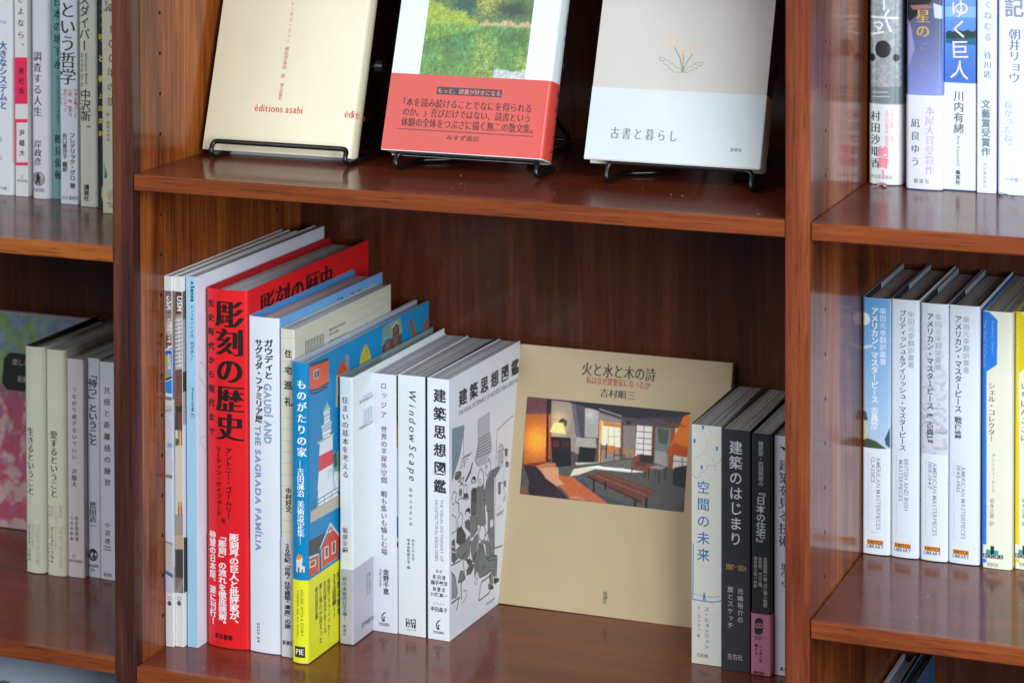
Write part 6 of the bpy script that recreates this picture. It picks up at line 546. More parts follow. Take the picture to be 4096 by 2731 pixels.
{'id': 'H', 'O': [-0.0968, 0.1193, -0.1785], 'ex': [1.0, -0.0, 0.0], 'ey': [0.0, 1.0, 0.0], 'ez': [0.0, 0.0, 1.0], 'w': 0.018, 'd': 0.128, 'h': 0.186, 'T': [('title', 'S', 'v', '100年の旅', 4.94, 157.49, 12.25, 89.93, '7a3c2c', -0.012, 'x'), ('lettering', 'S', 'h', 'Year', 3.05, 177.68, 11.54, 168.87, '7a3c2c', -0.008, ''), ('lettering', 'S', 'h', 'of Life', 1.98, 171.76, 14.13, 168.1, '7a3c2c', -0.008, ''), ('author', 'S', 'v', '訳：前田まゆみ', 4.07, 84.06, 6.94, 60.31, '7a3c2c', -0.01, 'x'), ('publisher', 'S', 'h', 'かんき', 4.42, 9.48, 10.7, 7.18, '7a3c2c', 0, ''), ('lettering', 'S', 'h', '748', 6.23, 6.81, 11.46, 4.51, '7a3c2c', 0, '')], 'A': [('spine_drawing', 'S', 1.1, 43.4, 11.2, 11.0, 'd4d6bc', 0.35, [('p', '2c8a4c', [(2.0, 37.4), (3.0, 36.3), (4.6, 31.8), (3.8, 29.2), (1.4, 28.6)]), ('p', '8ab07c', [(1.2, 41.4), (2.5, 39.7), (2.2, 36.2), (1.2, 35.6)]), ('e', '7a3c2c', 8.1, 15.5, 3.7, 4.4), ('e', 'd4d6bc', 8.1, 15.5, 3.3, 4.0), ('l', '7a3c2c', 0.45, [(6.6, 17.2), (6.5, 13.8), (7.3, 12.9)]), ('l', '7a3c2c', 0.45, [(7.9, 18.5), (7.9, 13.4)]), ('l', '7a3c2c', 0.45, [(9.2, 18.1), (9.4, 13.7)])])], 'label': 'cream book with brown handwriting beside the left upright', 'kind': 'soft', 'col': ('d4d6bc', 'd4d6bc', 'd4d6bc'), 'pg': 'c9c6ba', 'r': 0.6, 'cat': 'book'},
{'id': 'I', 'O': [-0.1949, 0.1515, -0.5019], 'ex': [0.99995, -0.01, 0.0], 'ey': [0.01, 0.99995, 0.0], 'ez': [0.0, 0.0, 1.0], 'w': 0.0198, 'd': 0.122, 'h': 0.1962, 'T': [('title', 'S', 'v', '生きるということ', 3.39, 126.01, 10.18, 67.86, '33342e', 0, 'm'), ('author', 'S', 'v', 'エーリッヒ・フロム', 2.83, 42.2, 6.15, 10.41, '44453c', 0.01, ''), ('subtitle', 'S', 'r', 'TO HAVE OR TO BE?', 11.43, 42.63, 14.9, 7.45, 'aaad9c', 0, 'm'), ('author', 'S', 'r', 'Erich Fromm', 7.35, 41.99, 10.5, 22.39, 'b2b5a4', 0, 'm'), ('lettering', 'S', 'v', '新装版', 0.89, 80.25, 3.55, 68.51, 'aaad9c', 0, ''), ('publisher', 'S', 'v', '佐野哲郎訳 紀伊國屋書店', -0.01, 42.09, 2.15, 4.84, 'aaad9c', 0, '')], 'A': [], 'label': 'ivory-grey book with a rounded spine, leftmost of the row on the lower left shelf', 'kind': 'hard', 'col': ('cfd2c0', 'cfd2c0', 'cfd2c0'), 'pg': '6e6654', 'r': 4, 'cat': 'book', 'bulge': 1.2, 'board': 1.5, 'bc': '3a3428'},
{'id': 'J', 'O': [-0.1742, 0.1522, -0.5019], 'ex': [0.99995, -0.01, 0.0], 'ey': [0.01, 0.99995, 0.0], 'ez': [0.0, 0.0, 1.0], 'w': 0.0196, 'd': 0.122, 'h': 0.195, 'T': [('title', 'S', 'v', '愛するということ', 4.89, 125.19, 12.12, 67.81, '33342e', 0, 'm'), ('author', 'S', 'v', 'エーリッヒ・フロム', 4.36, 42.36, 7.65, 10.82, '44453c', 0.01, ''), ('subtitle', 'S', 'r', 'THE ART OF LOVING', 13.22, 42.96, 16.5, 7.34, 'b4b4a0', 0, 'm'), ('author', 'S', 'r', 'Erich Fromm', 8.68, 42.39, 11.31, 23.28, 'bcbca8', 0, 'm'), ('blurb', 'S', 'v', '世界的', 12.79, 61.15, 16.73, 50.47, 'b8b8a4', 0, ''), ('blurb', 'S', 'v', 'ベストセラー', 8.5, 60.63, 11.79, 44.24, 'b8b8a4', 0, ''), ('blurb', 'S', 'v', 'の改訳・', 4.57, 60.47, 7.86, 48.06, 'b8b8a4', 0, ''), ('blurb', 'S', 'v', '新装版！', 1.6, 60.08, 3.91, 46.95, 'b8b8a4', 0, ''), ('publisher', 'S', 'v', '鈴木晶訳 紀伊國屋書店', 1.39, 44.09, 3.53, 7.25, 'b4b4a0', 0, '')], 'A': [], 'label': 'ivory-yellow book, second in the row on the lower left shelf, with a paler yellow edge', 'kind': 'soft', 'col': ('dddcc6', 'dddcc6', 'dddcc6'), 'pg': '6e6654', 'r': 4, 'cat': 'book', 'bulge': 0.6},
{'id': 'K', 'O': [-0.1536, 0.1545, -0.5019], 'ex': [0.99995, -0.01, 0.0], 'ey': [0.01, 0.99995, 0.0], 'ez': [0.0, 0.0, 1.0], 'w': 0.0158, 'd': 0.122, 'h': 0.1881, 'T': [('title', 'S', 'v', 'つながり過ぎないでいい', 4.33, 163.97, 8.8, 101.57, '4c4648', -0.004, 'm'), ('author', 'S', 'v', '尹雄大', 3.81, 93.75, 8.71, 77.83, '4c4648', -0.004, 'm'), ('subtitle', 'S', 'v', '非定型発達', 6.6, 52.66, 10.19, 31.47, '5a5254', 0, ''), ('subtitle', 'S', 'v', 'の生存戦略', 2.02, 52.1, 4.96, 31.31, '5a5254', 0, ''), ('publisher', 'S', 'h', 'AKISHOBO', 0.5, 15.28, 14.07, 12.72, '4c4648', 0, '')], 'A': [('emblem', 'S', 3.5, 19.9, 8.1, 15.9, 'd8cdcf', 0.2, [('e', '5a5254', 5.6, 17.9, 1.8, 1.6), ('e', 'd8cdcf', 5.6, 17.9, 1.5, 1.3), ('l', '5a5254', 0.25, [(4.6, 16.9), (5.6, 19.1), (6.7, 17.2)])])], 'label': 'pale pinkish book with thin characters on the lower left shelf', 'kind': 'soft', 'col': ('d8cdcf', 'd8cdcf', 'd8cdcf'), 'pg': '6e6654', 'r': 0.8, 'cat': 'book'},
{'id': 'L', 'O': [-0.1374, 0.16, -0.5019], 'ex': [0.99995, -0.01, 0.0], 'ey': [0.01, 0.99995, 0.0], 'ez': [0.0, 0.0, 1.0], 'w': 0.0122, 'd': 0.122, 'h': 0.1888, 'T': [('title', 'S', 'v', '「待つ」ということ', 1.66, 178.05, 9.58, 114.18, '26282e', 0.012, ''), ('author', 'S', 'v', '鷲田清一', 1.74, 65.24, 7.93, 41.63, '2c2e34', 0.008, 'm'), ('publisher', 'S', 'h', '角川選書', 0.45, 11.28, 10.23, 8.43, '4a4c54', 0, 'm'), ('lettering', 'S', 'h', '396', 2.39, 7.48, 6.63, 5.05, '4a4c54', 0, 'm')], 'A': [('emblem', 'S', 0.2, 25.2, 10.0, 12.9, 'd6dbe8', 0.28, [('e', '26282e', 4.9, 19.2, 4.6, 5.4), ('e', 'd6dbe8', 5.6, 18.7, 2.8, 3.4), ('p', '26282e', [(3.8, 23.6), (7.4, 22.3), (6.1, 19.3), (8.3, 18.2), (6.4, 15.1), (3.8, 16.8), (4.8, 19.9)]), ('l', 'd6dbe8', 0.4, [(1.4, 21.6), (3.1, 17.5), (5.1, 15.7)])])], 'label': 'narrow white book with bold black characters and a bird emblem at its foot', 'kind': 'soft', 'col': ('d6dbe8', 'd6dbe8', 'd6dbe8'), 'pg': '6e6654', 'r': 1.5, 'cat': 'book'},
{'id': 'M', 'O': [-0.1243, 0.159, -0.5019], 'ex': [0.99995, -0.01, 0.0], 'ey': [0.01, 0.99995, 0.0], 'ez': [0.0, 0.0, 1.0], 'w': 0.0165, 'd': 0.122, 'h': 0.187, 'T': [('title', 'S', 'v', '共感と距離感の練習', 3.99, 165.63, 9.9, 80.81, '3c3e44', -0.004, 'm'), ('author', 'S', 'v', '小沼理', 4.35, 49.6, 9.05, 30.74, '3c3e44', 0, 'm'), ('author', 'S', 'h', 'Onuma', 2.97, 29.45, 10.1, 27.46, '6a6c72', 0, 'm'), ('author', 'S', 'h', 'Osamu', 2.95, 26.89, 10.09, 24.91, '6a6c72', 0, 'm'), ('publisher', 'S', 'h', '柏書房', 2.8, 5.66, 10.91, 2.54, '4a4c54', 0, 'm')], 'A': [], 'label': 'white book beside the left upright on the lower left shelf, with widely spaced characters', 'kind': 'soft', 'col': ('dde2ea', 'dde2ea', 'dde2ea'), 'pg': '6e6654', 'r': 0.8, 'cat': 'book'},
{'id': 'water', 'O': [-0.2, 0.2485, -0.5014], 'ex': [0.0, 0.98723, -0.15932], 'ey': [-1.0, 0.0, 0.0], 'ez': [0.0, 0.15932, 0.98723], 'w': 0.012, 'd': 0.135, 'h': 0.192, 'T': [('cover_title', 'L', 'h', '悲しき', 51.29, 150.37, 68.76, 144.96, 'b9bcb8', 0, ''), ('cover_author', 'L', 'h', '若菜', 58.1, 135.55, 68.73, 130.16, 'b9bcb8', 0, '')], 'A': [('cover_painting', 'L', 0.0, 1.0, 134.0, 191.0, 'b8aab0', 0.8, [('wc', 1)]), ('cover_plaque', 'L', 42.0, 122.1, 74.3, 155.7, '0a1212', 0.5, [('cut', 'N', 1)])], 'kind': 'soft', 'col': ('c2a9b0', '8a6a74', 'c2a9b0'), 'pg': 'b0a8a0', 'r': 1.0, 'cat': 'book', 'label': 'face-out book with a green, blue and pink watercolour cover on the lower left shelf'},
{'id': 'grey', 'O': [-0.0215, 0.055, -0.752], 'ex': [0.0, 0.99022, -0.13954], 'ey': [-1.0, 0.0, 0.0], 'ez': [0.0, 0.13954, 0.99022], 'w': 0.006, 'd': 0.245, 'h': 0.22, 'T': [], 'A': [('cover_drawing', 'L', 20.0, 100.0, 120.0, 200.0, 'aab4c6', 0.8, [('p', '3c5048', [(86.6, 182.0), (91.2, 184.2), (95.9, 185.4), (100.7, 184.7), (103.5, 180.0), (87.3, 172.5)]), ('p', '5a7060', [(92.0, 183.8), (97.5, 185.1), (100.1, 182.9), (93.1, 180.0)])])], 'kind': 'soft', 'col': ('aab4c6', 'aab4c6', 'aab4c6'), 'pg': 'c8c8c8', 'r': 0.5, 'cat': 'book', 'label': 'pale grey-blue picture book standing face-out below the lower left shelf'},
{'id': 'N', 'O': [0.5421, 0.165, -0.1218], 'ex': [1.0, -0.0, 0.0], 'ey': [0.0, 1.0, 0.0], 'ez': [0.0, 0.0, 1.0], 'w': 0.0248, 'd': 0.13, 'h': 0.195, 'T': [('author', 'S', 'v', '村田沙耶香', 1.94, 55.78, 9.11, 12.76, '4a5560', 0.0, 'm'), ('blurb', 'S', 'v', '世界文学賞受賞 最新長編', 13.01, 56.72, 15.87, 27.94, 'f0a8b4', 0, ''), ('blurb', 'S', 'v', '世界が絶賛した傑作', 16.81, 56.92, 19.67, 32.4, 'f2bcc6', 0, ''), ('blurb', 'S', 'v', '絶賛！', 7.72, 29.19, 15.54, 4.63, 'f08ca0', 0.02, 'x'), ('publisher', 'S', 'h', '河出書房新社', 1.8, 7.57, 18.99, 4.55, '8a98a0', 0, 'm')], 'A': [('spine_photo', 'S', 0.7, 141.5, 24.7, 61.8, '949ca4', 0.5, [('n', 'c4ccd4', 0.5), ('p', '7c868e', [(0.7, 74.0), (24.7, 75.1), (24.8, 61.0), (0.7, 59.8)]), ('e', '2e3034', 11.0, 102.8, 6.1, 6.6), ('e', '2e3034', 2.6, 96.1, 2.3, 3.1), ('e', '2e3034', 20.9, 96.6, 2.3, 2.8), ('l', 'eceff2', 1.6, [(1.6, 126.9), (21.8, 126.6)]), ('l', 'eceff2', 1.6, [(11.7, 142.4), (12.1, 133.0)]), ('l', 'eceff2', 1.6, [(15.1, 132.1), (12.7, 128.3), (15.1, 120.8), (17.0, 116.7)]), ('l', 'eceff2', 1.4, [(4.6, 122.3), (8.4, 123.4), (10.8, 121.6), (8.5, 117.7), (5.1, 120.0)]), ('l', 'eceff2', 1.6, [(1.3, 113.7), (11.3, 115.8)]), ('l', 'eceff2', 1.3, [(7.5, 119.1), (7.5, 114.4)]), ('l', 'b8a8ac', 1.2, [(10.9, 90.5), (11.4, 75.4)]), ('l', 'b8a8ac', 1.0, [(7.1, 74.3), (15.7, 74.7)]), ('l', 'e4e8ec', 0.5, [(2.8, 69.8), (14.8, 70.4)]), ('l', 'e4e8ec', 0.5, [(2.6, 66.5), (16.2, 67.2)])])], 'label': 'silver-grey book with black dots and a white band, beside the right upright', 'kind': 'soft', 'col': ('9aa2aa', '9aa2aa', '9aa2aa'), 'pg': 'c9c6ba', 'r': 5, 'cat': 'book', 'bulge': 1.5, 'obi': (0.0611, 'dfe6ea')},
{'id': 'O', 'O': [0.573, 0.1552, -0.1218], 'ex': [1.0, -0.0, 0.0], 'ey': [0.0, 1.0, 0.0], 'ez': [0.0, 0.0, 1.0], 'w': 0.027, 'd': 0.13, 'h': 0.195, 'T': [('title', 'S', 'v', '星の', 7.73, 135.12, 17.47, 114.16, 'c8a452', 0.01, 'm'), ('title', 'S', 'v', 'ごとく', 10.06, 110.44, 15.68, 76.4, 'a88a90', 0, 'm'), ('author', 'S', 'v', '凪良ゆう', 3.81, 53.22, 10.39, 17.69, '6a7684', -0.004, 'm'), ('blurb', 'S', 'v', '本屋大賞受賞作', 14.7, 63.13, 21.44, 11.82, 'cdb0e6', 0, 'm'), ('publisher', 'S', 'h', '講 談 社', 6.14, 8.35, 17.78, 4.8, '9aa4b0', 0.01, '')], 'A': [('spine_photo', 'S', -0.1, 143.5, 27.6, 71.3, '6c82c8', 0.6, [('vg', '4a5068', '8a9ae2'), ('p', '20242c', [(-0.2, 144.0), (21.2, 144.7), (15.6, 137.1), (-0.2, 123.4)]), ('p', 'a06a74', [(2.4, 137.5), (15.6, 139.0), (21.2, 136.4), (5.3, 134.4)]), ('p', '9c9ad0', [(-0.2, 130.0), (3.4, 121.7), (6.3, 105.0), (2.5, 93.7), (-0.1, 89.8)]), ('p', 'c0d0e8', [(20.2, 140.1), (27.5, 137.5), (27.5, 128.2), (21.2, 128.9)])])], 'label': 'glossy blue-violet book with gold characters above a white paper band', 'kind': 'soft', 'col': ('7f96d8', '7f96d8', '7f96d8'), 'pg': 'c9c6ba', 'r': 3, 'cat': 'book', 'bulge': 1, 'obi': (0.0709, 'e4e9f2')},
{'id': 'P', 'O': [0.6004, 0.161, -0.1218], 'ex': [1.0, -0.0, 0.0], 'ey': [0.0, 1.0, 0.0], 'ez': [0.0, 0.0, 1.0], 'w': 0.0236, 'd': 0.13, 'h': 0.195, 'T': [('title', 'S', 'v', 'ゆく巨人', 4.8, 142.76, 18.01, 83.8, 'ecdcea', -0.002, 'x'), ('author', 'S', 'v', '川内有緒', 7.47, 74.56, 14.74, 42.9, '5a6470', 0.0, ''), ('author', 'S', 'r', 'Ario Kawauchi', 9.7, 41.29, 11.84, 18.36, '7a848e', 0, ''), ('publisher', 'S', 'v', '集英社', 9.01, 15.17, 12.18, 4.54, '4a545e', 0.02, '')], 'A': [('spine_photo', 'S', 0.5, 143.9, 24.8, 80.2, '5a8cd8', 0.5, [('vg', '6fa0e4', '4474cc'), ('p', '8cb8ee', [(0.1, 137.0), (25.2, 137.9), (25.2, 129.5), (0.1, 129.5)]), ('p', '2c4248', [(1.1, 117.9), (3.9, 119.4), (6.2, 118.4), (10.4, 119.9), (14.1, 119.1), (17.8, 120.4), (20.6, 119.0), (23.4, 120.2), (25.2, 118.9), (25.2, 113.8), (1.1, 112.3)]), ('p', '2a6a84', [(1.1, 113.2), (25.2, 114.7), (25.3, 109.1), (1.1, 110.0)])])], 'label': 'blue book with pinkish-white brushed characters over a dark tree line and a cream band', 'kind': 'soft', 'col': ('4a80d0', '4a80d0', '4a80d0'), 'pg': 'c9c6ba', 'r': 0.8, 'cat': 'book', 'obi': (0.0805, 'e2e6e2')},
{'id': 'Q', 'O': [0.6256, 0.1573, -0.1218], 'ex': [1.0, -0.0, 0.0], 'ey': [0.0, 1.0, 0.0], 'ez': [0.0, 0.0, 1.0], 'w': 0.0142, 'd': 0.13, 'h': 0.195, 'T': [('title', 'S', 'v', '風くねむる', 5.12, 151.19, 10.79, 113.29, '9aa8b4', 0.0, ''), ('author', 'S', 'v', '待川匙', 5.24, 105.22, 10.43, 85.78, '8a98a4', 0, 'm'), ('blurb', 'S', 'v', '文藝賞受賞作', 3.61, 69.35, 9.76, 27.79, '6f8896', 0.012, ''), ('publisher', 'S', 'v', '河出書房新社', 4.9, 22.41, 7.27, 3.98, 'a0b0bc', 0, '')], 'A': [], 'label': 'narrow white book with grey-green characters between the blue and the wide white book', 'kind': 'soft', 'col': ('dfe6f4', 'dfe6f4', 'dfe6f4'), 'pg': 'c9c6ba', 'r': 0.8, 'cat': 'book'},
{'id': 'R', 'O': [0.6415, 0.1556, -0.1218], 'ex': [1.0, -0.0, 0.0], 'ey': [0.0, 1.0, 0.0], 'ez': [0.0, 0.0, 1.0], 'w': 0.0215, 'd': 0.13, 'h': 0.195, 'T': [('title', 'S', 'v', '記', 5.17, 145.89, 18.27, 132.22, '8c92aa', 0.01, ''), ('author', 'S', 'v', '朝井リョウ', 7.87, 123.16, 16.29, 83.41, '7880a0', 0, 'm'), ('blurb', 'S', 'v', '長かったね。', 4.52, 69.83, 10.62, 33.18, 'b4bed8', 0, 'm'), ('publisher', 'S', 'h', '小学館', 5.01, 12.98, 15.21, 10.02, '9aa8c8', 0, '')], 'A': [], 'label': 'wide white book with tall grey characters at the right end of the upper right shelf', 'kind': 'soft', 'col': ('e0eaf8', 'e0eaf8', 'e0eaf8'), 'pg': 'c9c6ba', 'r': 2, 'cat': 'book'},
{'id': 'S1', 'O': [0.5394, 0.1576, -0.4018], 'ex': [0.99997, -0.008, 0.0], 'ey': [0.008, 0.99997, 0.0], 'ez': [0.0, 0.0, 1.0], 'w': 0.0212, 'd': 0.134, 'h': 0.195, 'T': [('title', 'S', 'v', 'アメリカン・マスターピース 古典篇', 6.82, 188.18, 12.22, 95.83, 'e6eef4', 0.012, ''), ('series_name', 'S', 'v', '柴田元幸翻訳叢書', 13.5, 188.17, 18.23, 145.13, 'dfe9f2', -0.006, ''), ('subtitle', 'S', 'r', 'AMERICAN MASTERPIECES', 10.99, 74.28, 14.26, 19.59, '8a96ac', -0.004, ''), ('subtitle', 'S', 'r', 'CLASSICS', 6.91, 74.42, 9.99, 54.98, '8a96ac', -0.004, ''), ('lettering', 'S', 'r', 'Selected and translated by Shibata Motoyuki', 4.24, 76.92, 5.79, 19.29, 'c0cbe0', 0, ''), ('publisher', 'S', 'h', 'SWITCH', 4.28, 10.86, 16.08, 7.97, '5a3c28', 0.03, ''), ('publisher', 'S', 'h', 'LIBRARY', 3.75, 7.54, 16.62, 5.07, '6a7284', 0.02, '')], 'A': [('spine_photo', 'S', -0.1, 195.0, 21.3, 81.0, '7cb0dc', 0.5, [('vg', '5f9cd4', 'b4cce6'), ('e', 'dfe6ea', 1.3, 178.6, 4.6, 4.9), ('p', 'c8dcec', [(-0.4, 157.9), (9.3, 159.8), (7.1, 157.4), (-0.4, 155.1)]), ('p', 'c9c4a8', [(0.1, 102.1), (3.7, 103.0), (4.4, 84.5), (2.0, 81.7), (0.6, 85.7)]), ('p', '4a5a64', [(-0.1, 108.4), (2.8, 108.4), (4.4, 102.0), (1.7, 101.2), (0.1, 103.2)]), ('p', '46523e', [(-0.5, 85.6), (3.9, 88.2), (10.6, 86.7), (18.3, 81.5), (-0.5, 79.6)]), ('p', '2f5068', [(17.2, 88.5), (21.3, 98.2), (21.4, 81.3), (18.3, 84.3)])]), ('publisher_label', 'S', 4.0, 11.3, 16.3, 7.7, 'e89028', 0.5, []), ('rule', 'S', 7.1, 17.8, 14.2, 16.3, 'dfe8f4', 0.3, [('l', '9aa6ba', 0.3, [(7.1, 17.2), (14.2, 17.2)])])], 'label': 'white hardback with a blue sky photo down the upper spine, beside the right upright', 'kind': 'hard', 'board': 1.1, 'col': ('dfe8f4', 'dfe8f4', 'dfe8f4'), 'pg': 'b4ada6', 'r': 2.5, 'bulge': 0.8, 'bc': '27323a', 'flap': 'b7c6d4', 'cat': 'book', 'grp': 'matching hardbacks with small orange labels'},
{'id': 'S2', 'O': [0.5612, 0.1578, -0.4018], 'ex': [0.99997, -0.008, 0.0], 'ey': [0.008, 0.99997, 0.0], 'ez': [0.0, 0.0, 1.0], 'w': 0.0212, 'd': 0.134, 'h': 0.1956, 'T': [('title', 'S', 'v', 'ブリティッシュ＆アイリッシュ・マスターピース', 6.52, 187.7, 11.78, 81.55, '4a5262', 0.0, ''), ('series_name', 'S', 'v', '柴田元幸翻訳叢書', 13.23, 187.15, 17.82, 144.61, '98a2b0', -0.006, ''), ('subtitle', 'S', 'r', 'BRITISH AND IRISH', 10.37, 75.26, 13.61, 36.18, '8a96ac', -0.004, ''), ('subtitle', 'S', 'r', 'MASTERPIECES', 6.35, 74.07, 9.4, 43.12, '8a96ac', -0.004, ''), ('lettering', 'S', 'r', 'Selected and translated by Shibata Motoyuki', 3.69, 76.74, 5.03, 18.58, 'c0cbe0', 0, ''), ('publisher', 'S', 'h', 'SWITCH', 3.57, 10.55, 15.27, 7.67, '5a3c28', 0.03, ''), ('publisher', 'S', 'h', 'LIBRARY', 3.04, 7.24, 15.81, 4.78, '6a7284', 0.02, '')], 'A': [('publisher_label', 'S', 3.2, 11.0, 15.5, 7.4, 'e89028', 0.5, [])], 'label': 'white hardback with a long column of plain black characters, second of the matching row', 'kind': 'hard', 'board': 1.1, 'col': ('dfe8f4', 'dfe8f4', 'dfe8f4'), 'pg': 'b4ada6', 'r': 2.5, 'bulge': 0.8, 'bc': '27323a', 'flap': 'b7c6d4', 'cat': 'book', 'grp': 'matching hardbacks with small orange labels'},
{'id': 'S3', 'O': [0.5837, 0.158, -0.4018], 'ex': [0.99997, -0.008, 0.0], 'ey': [0.008, 0.99997, 0.0], 'ez': [0.0, 0.0, 1.0], 'w': 0.0206, 'd': 0.134, 'h': 0.1944, 'T': [('title', 'S', 'v', 'アメリカン・マスターピース 準古典篇', 4.89, 187.18, 10.0, 89.47, '3c4252', 0.008, ''), ('series_name', 'S', 'v', '柴田元幸翻訳叢書', 11.34, 186.94, 15.89, 144.67, '98a2b0', -0.006, ''), ('subtitle', 'S', 'r', 'AMERICAN MASTERPIECES', 9.48, 74.41, 12.7, 19.59, '8a96ac', -0.004, ''), ('subtitle', 'S', 'r', '1919-1947', 5.83, 74.77, 8.86, 54.54, '8a96ac', -0.004, ''), ('lettering', 'S', 'r', 'Selected and translated by Shibata Motoyuki', 3.41, 76.69, 4.74, 18.4, 'c0cbe0', 0, ''), ('publisher', 'S', 'h', 'SWITCH', 3.7, 10.65, 15.19, 7.78, '5a3c28', 0.03, ''), ('publisher', 'S', 'h', 'LIBRARY', 3.18, 7.35, 15.73, 4.9, '6a7284', 0.02, '')], 'A': [('spine_photo', 'S', -0.2, 193.3, 20.2, 81.1, 'ccd2de', 0.5, [('n', '9aa0b0', 0.6), ('fadew', 'dfe8f4'), ('p', '9aa0ae', [(-0.2, 137.8), (1.1, 139.0), (1.1, 136.8)]), ('l', '6a707e', 0.6, [(13.1, 97.8), (17.5, 97.2), (20.3, 99.1)]), ('l', '8a90a0', 0.5, [(1.1, 131.4), (4.4, 130.6)]), ('l', '8a90a0', 0.5, [(9.8, 115.9), (17.4, 115.6)])]), ('publisher_label', 'S', 3.4, 11.1, 15.4, 7.6, 'e89028', 0.5, [])], 'label': 'white hardback with grey rock texture behind its bold title, third of the matching row', 'kind': 'hard', 'board': 1.1, 'col': ('dfe8f4', 'dfe8f4', 'dfe8f4'), 'pg': 'b4ada6', 'r': 2.5, 'bulge': 0.8, 'bc': '27323a', 'flap': 'b7c6d4', 'cat': 'book', 'grp': 'matching hardbacks with small orange labels'},
{'id': 'S4', 'O': [0.6048, 0.1592, -0.4018], 'ex': [0.99997, -0.008, 0.0], 'ey': [0.008, 0.99997, 0.0], 'ez': [0.0, 0.0, 1.0], 'w': 0.0232, 'd': 0.134, 'h': 0.1944, 'T': [('title', 'S', 'v', 'アメリカン・マスターピース 戦後篇', 4.63, 186.68, 9.81, 94.5, '3c4252', 0.006, ''), ('series_name', 'S', 'v', '柴田元幸翻訳叢書', 11.03, 186.44, 15.54, 144.1, '98a2b0', -0.006, ''), ('subtitle', 'S', 'r', 'AMERICAN MASTERPIECES', 9.61, 73.65, 12.8, 19.21, '8a96ac', -0.004, ''), ('subtitle', 'S', 'r', '1948-1961', 5.98, 74.01, 8.99, 54.42, '8a96ac', -0.004, ''), ('lettering', 'S', 'r', 'Selected and translated by Shibata Motoyuki', 3.4, 75.9, 4.72, 17.81, 'c0cbe0', 0, ''), ('publisher', 'S', 'h', 'SWITCH', 3.89, 10.3, 15.19, 7.44, '5a3c28', 0.03, ''), ('publisher', 'S', 'h', 'LIBRARY', 3.37, 7.02, 15.72, 4.58, '6a7284', 0.02, '')], 'A': [('publisher_label', 'S', 3.6, 10.7, 15.4, 7.2, 'e89028', 0.5, [])], 'label': 'plain white hardback with a bold title, fourth of the matching row beside the blue-edged book', 'kind': 'hard', 'board': 1.1, 'col': ('dfe8f4', 'dfe8f4', 'dfe8f4'), 'pg': 'b4ada6', 'r': 2.5, 'bulge': 0.8, 'bc': '27323a', 'flap': 'b7c6d4', 'cat': 'book', 'grp': 'matching hardbacks with small orange labels'},
{'id': 'T', 'O': [0.6298, 0.158, -0.4018], 'ex': [0.99995, -0.01, 0.0], 'ey': [0.01, 0.99995, 0.0], 'ez': [0.0, 0.0, 1.0], 'w': 0.0225, 'd': 0.134, 'h': 0.1922, 'T': [('subtitle', 'S', 'r', 'Anthony Doerr', 6.76, 185.62, 8.9, 159.34, '8ab4ea', 0, ''), ('subtitle', 'S', 'r', 'The Shell Collector', 1.01, 185.68, 3.36, 149.17, '8ab4ea', 0, ''), ('title', 'S', 'v', 'シェル・コレクター', 4.81, 138.9, 9.93, 94.86, '5c6470', 0.0, 'm'), ('author', 'S', 'v', 'アンソニー・ドーア', 7.34, 85.89, 10.32, 56.67, '8a929c', 0, ''), ('author', 'S', 'v', '岩本正恵 訳', 6.24, 52.38, 9.58, 31.85, '8a929c', 0, ''), ('publisher', 'S', 'h', 'BOOKS', 1.94, 10.54, 15.53, 7.69, 'c8ccc8', 0, ''), ('price', 'S', 'h', '¥1800', 4.27, 4.28, 12.63, 1.33, '8a9098', 0, '')], 'A': [('spine_band', 'S', -1.2, 191.6, 11.9, 3.7, 'e6ead8', 0.5, [('p', '2a7fe0', [(-2.1, 196.6), (2.2, 194.3), (11.6, 185.9), (11.3, 152.7), (3.4, 146.6), (3.9, -9.5), (-2.5, -10.3)])]), ('publisher_mark', 'S', 1.1, 17.2, 16.6, 6.4, 'e6ead8', 0.4, [('p', '1fa898', [(3.6, 13.6), (12.8, 13.7), (12.8, 10.8), (3.6, 10.5)]), ('p', '23282c', [(6.9, 16.8), (9.5, 16.8), (9.7, 9.7), (7.0, 9.6)]), ('p', '23282c', [(1.1, 10.5), (16.2, 10.7), (16.2, 7.7), (1.3, 7.2)])])], 'kind': 'soft', 'col': ('2a7fe0', 'e6ead8', 'e6ead8'), 'pg': 'a8a490', 'r': 2.5, 'bulge': 0.5, 'cat': 'book', 'label': 'ivory novel with a bright blue edge and blue tab on its spine', 'grp': 'ivory novels with a coloured spine edge'},
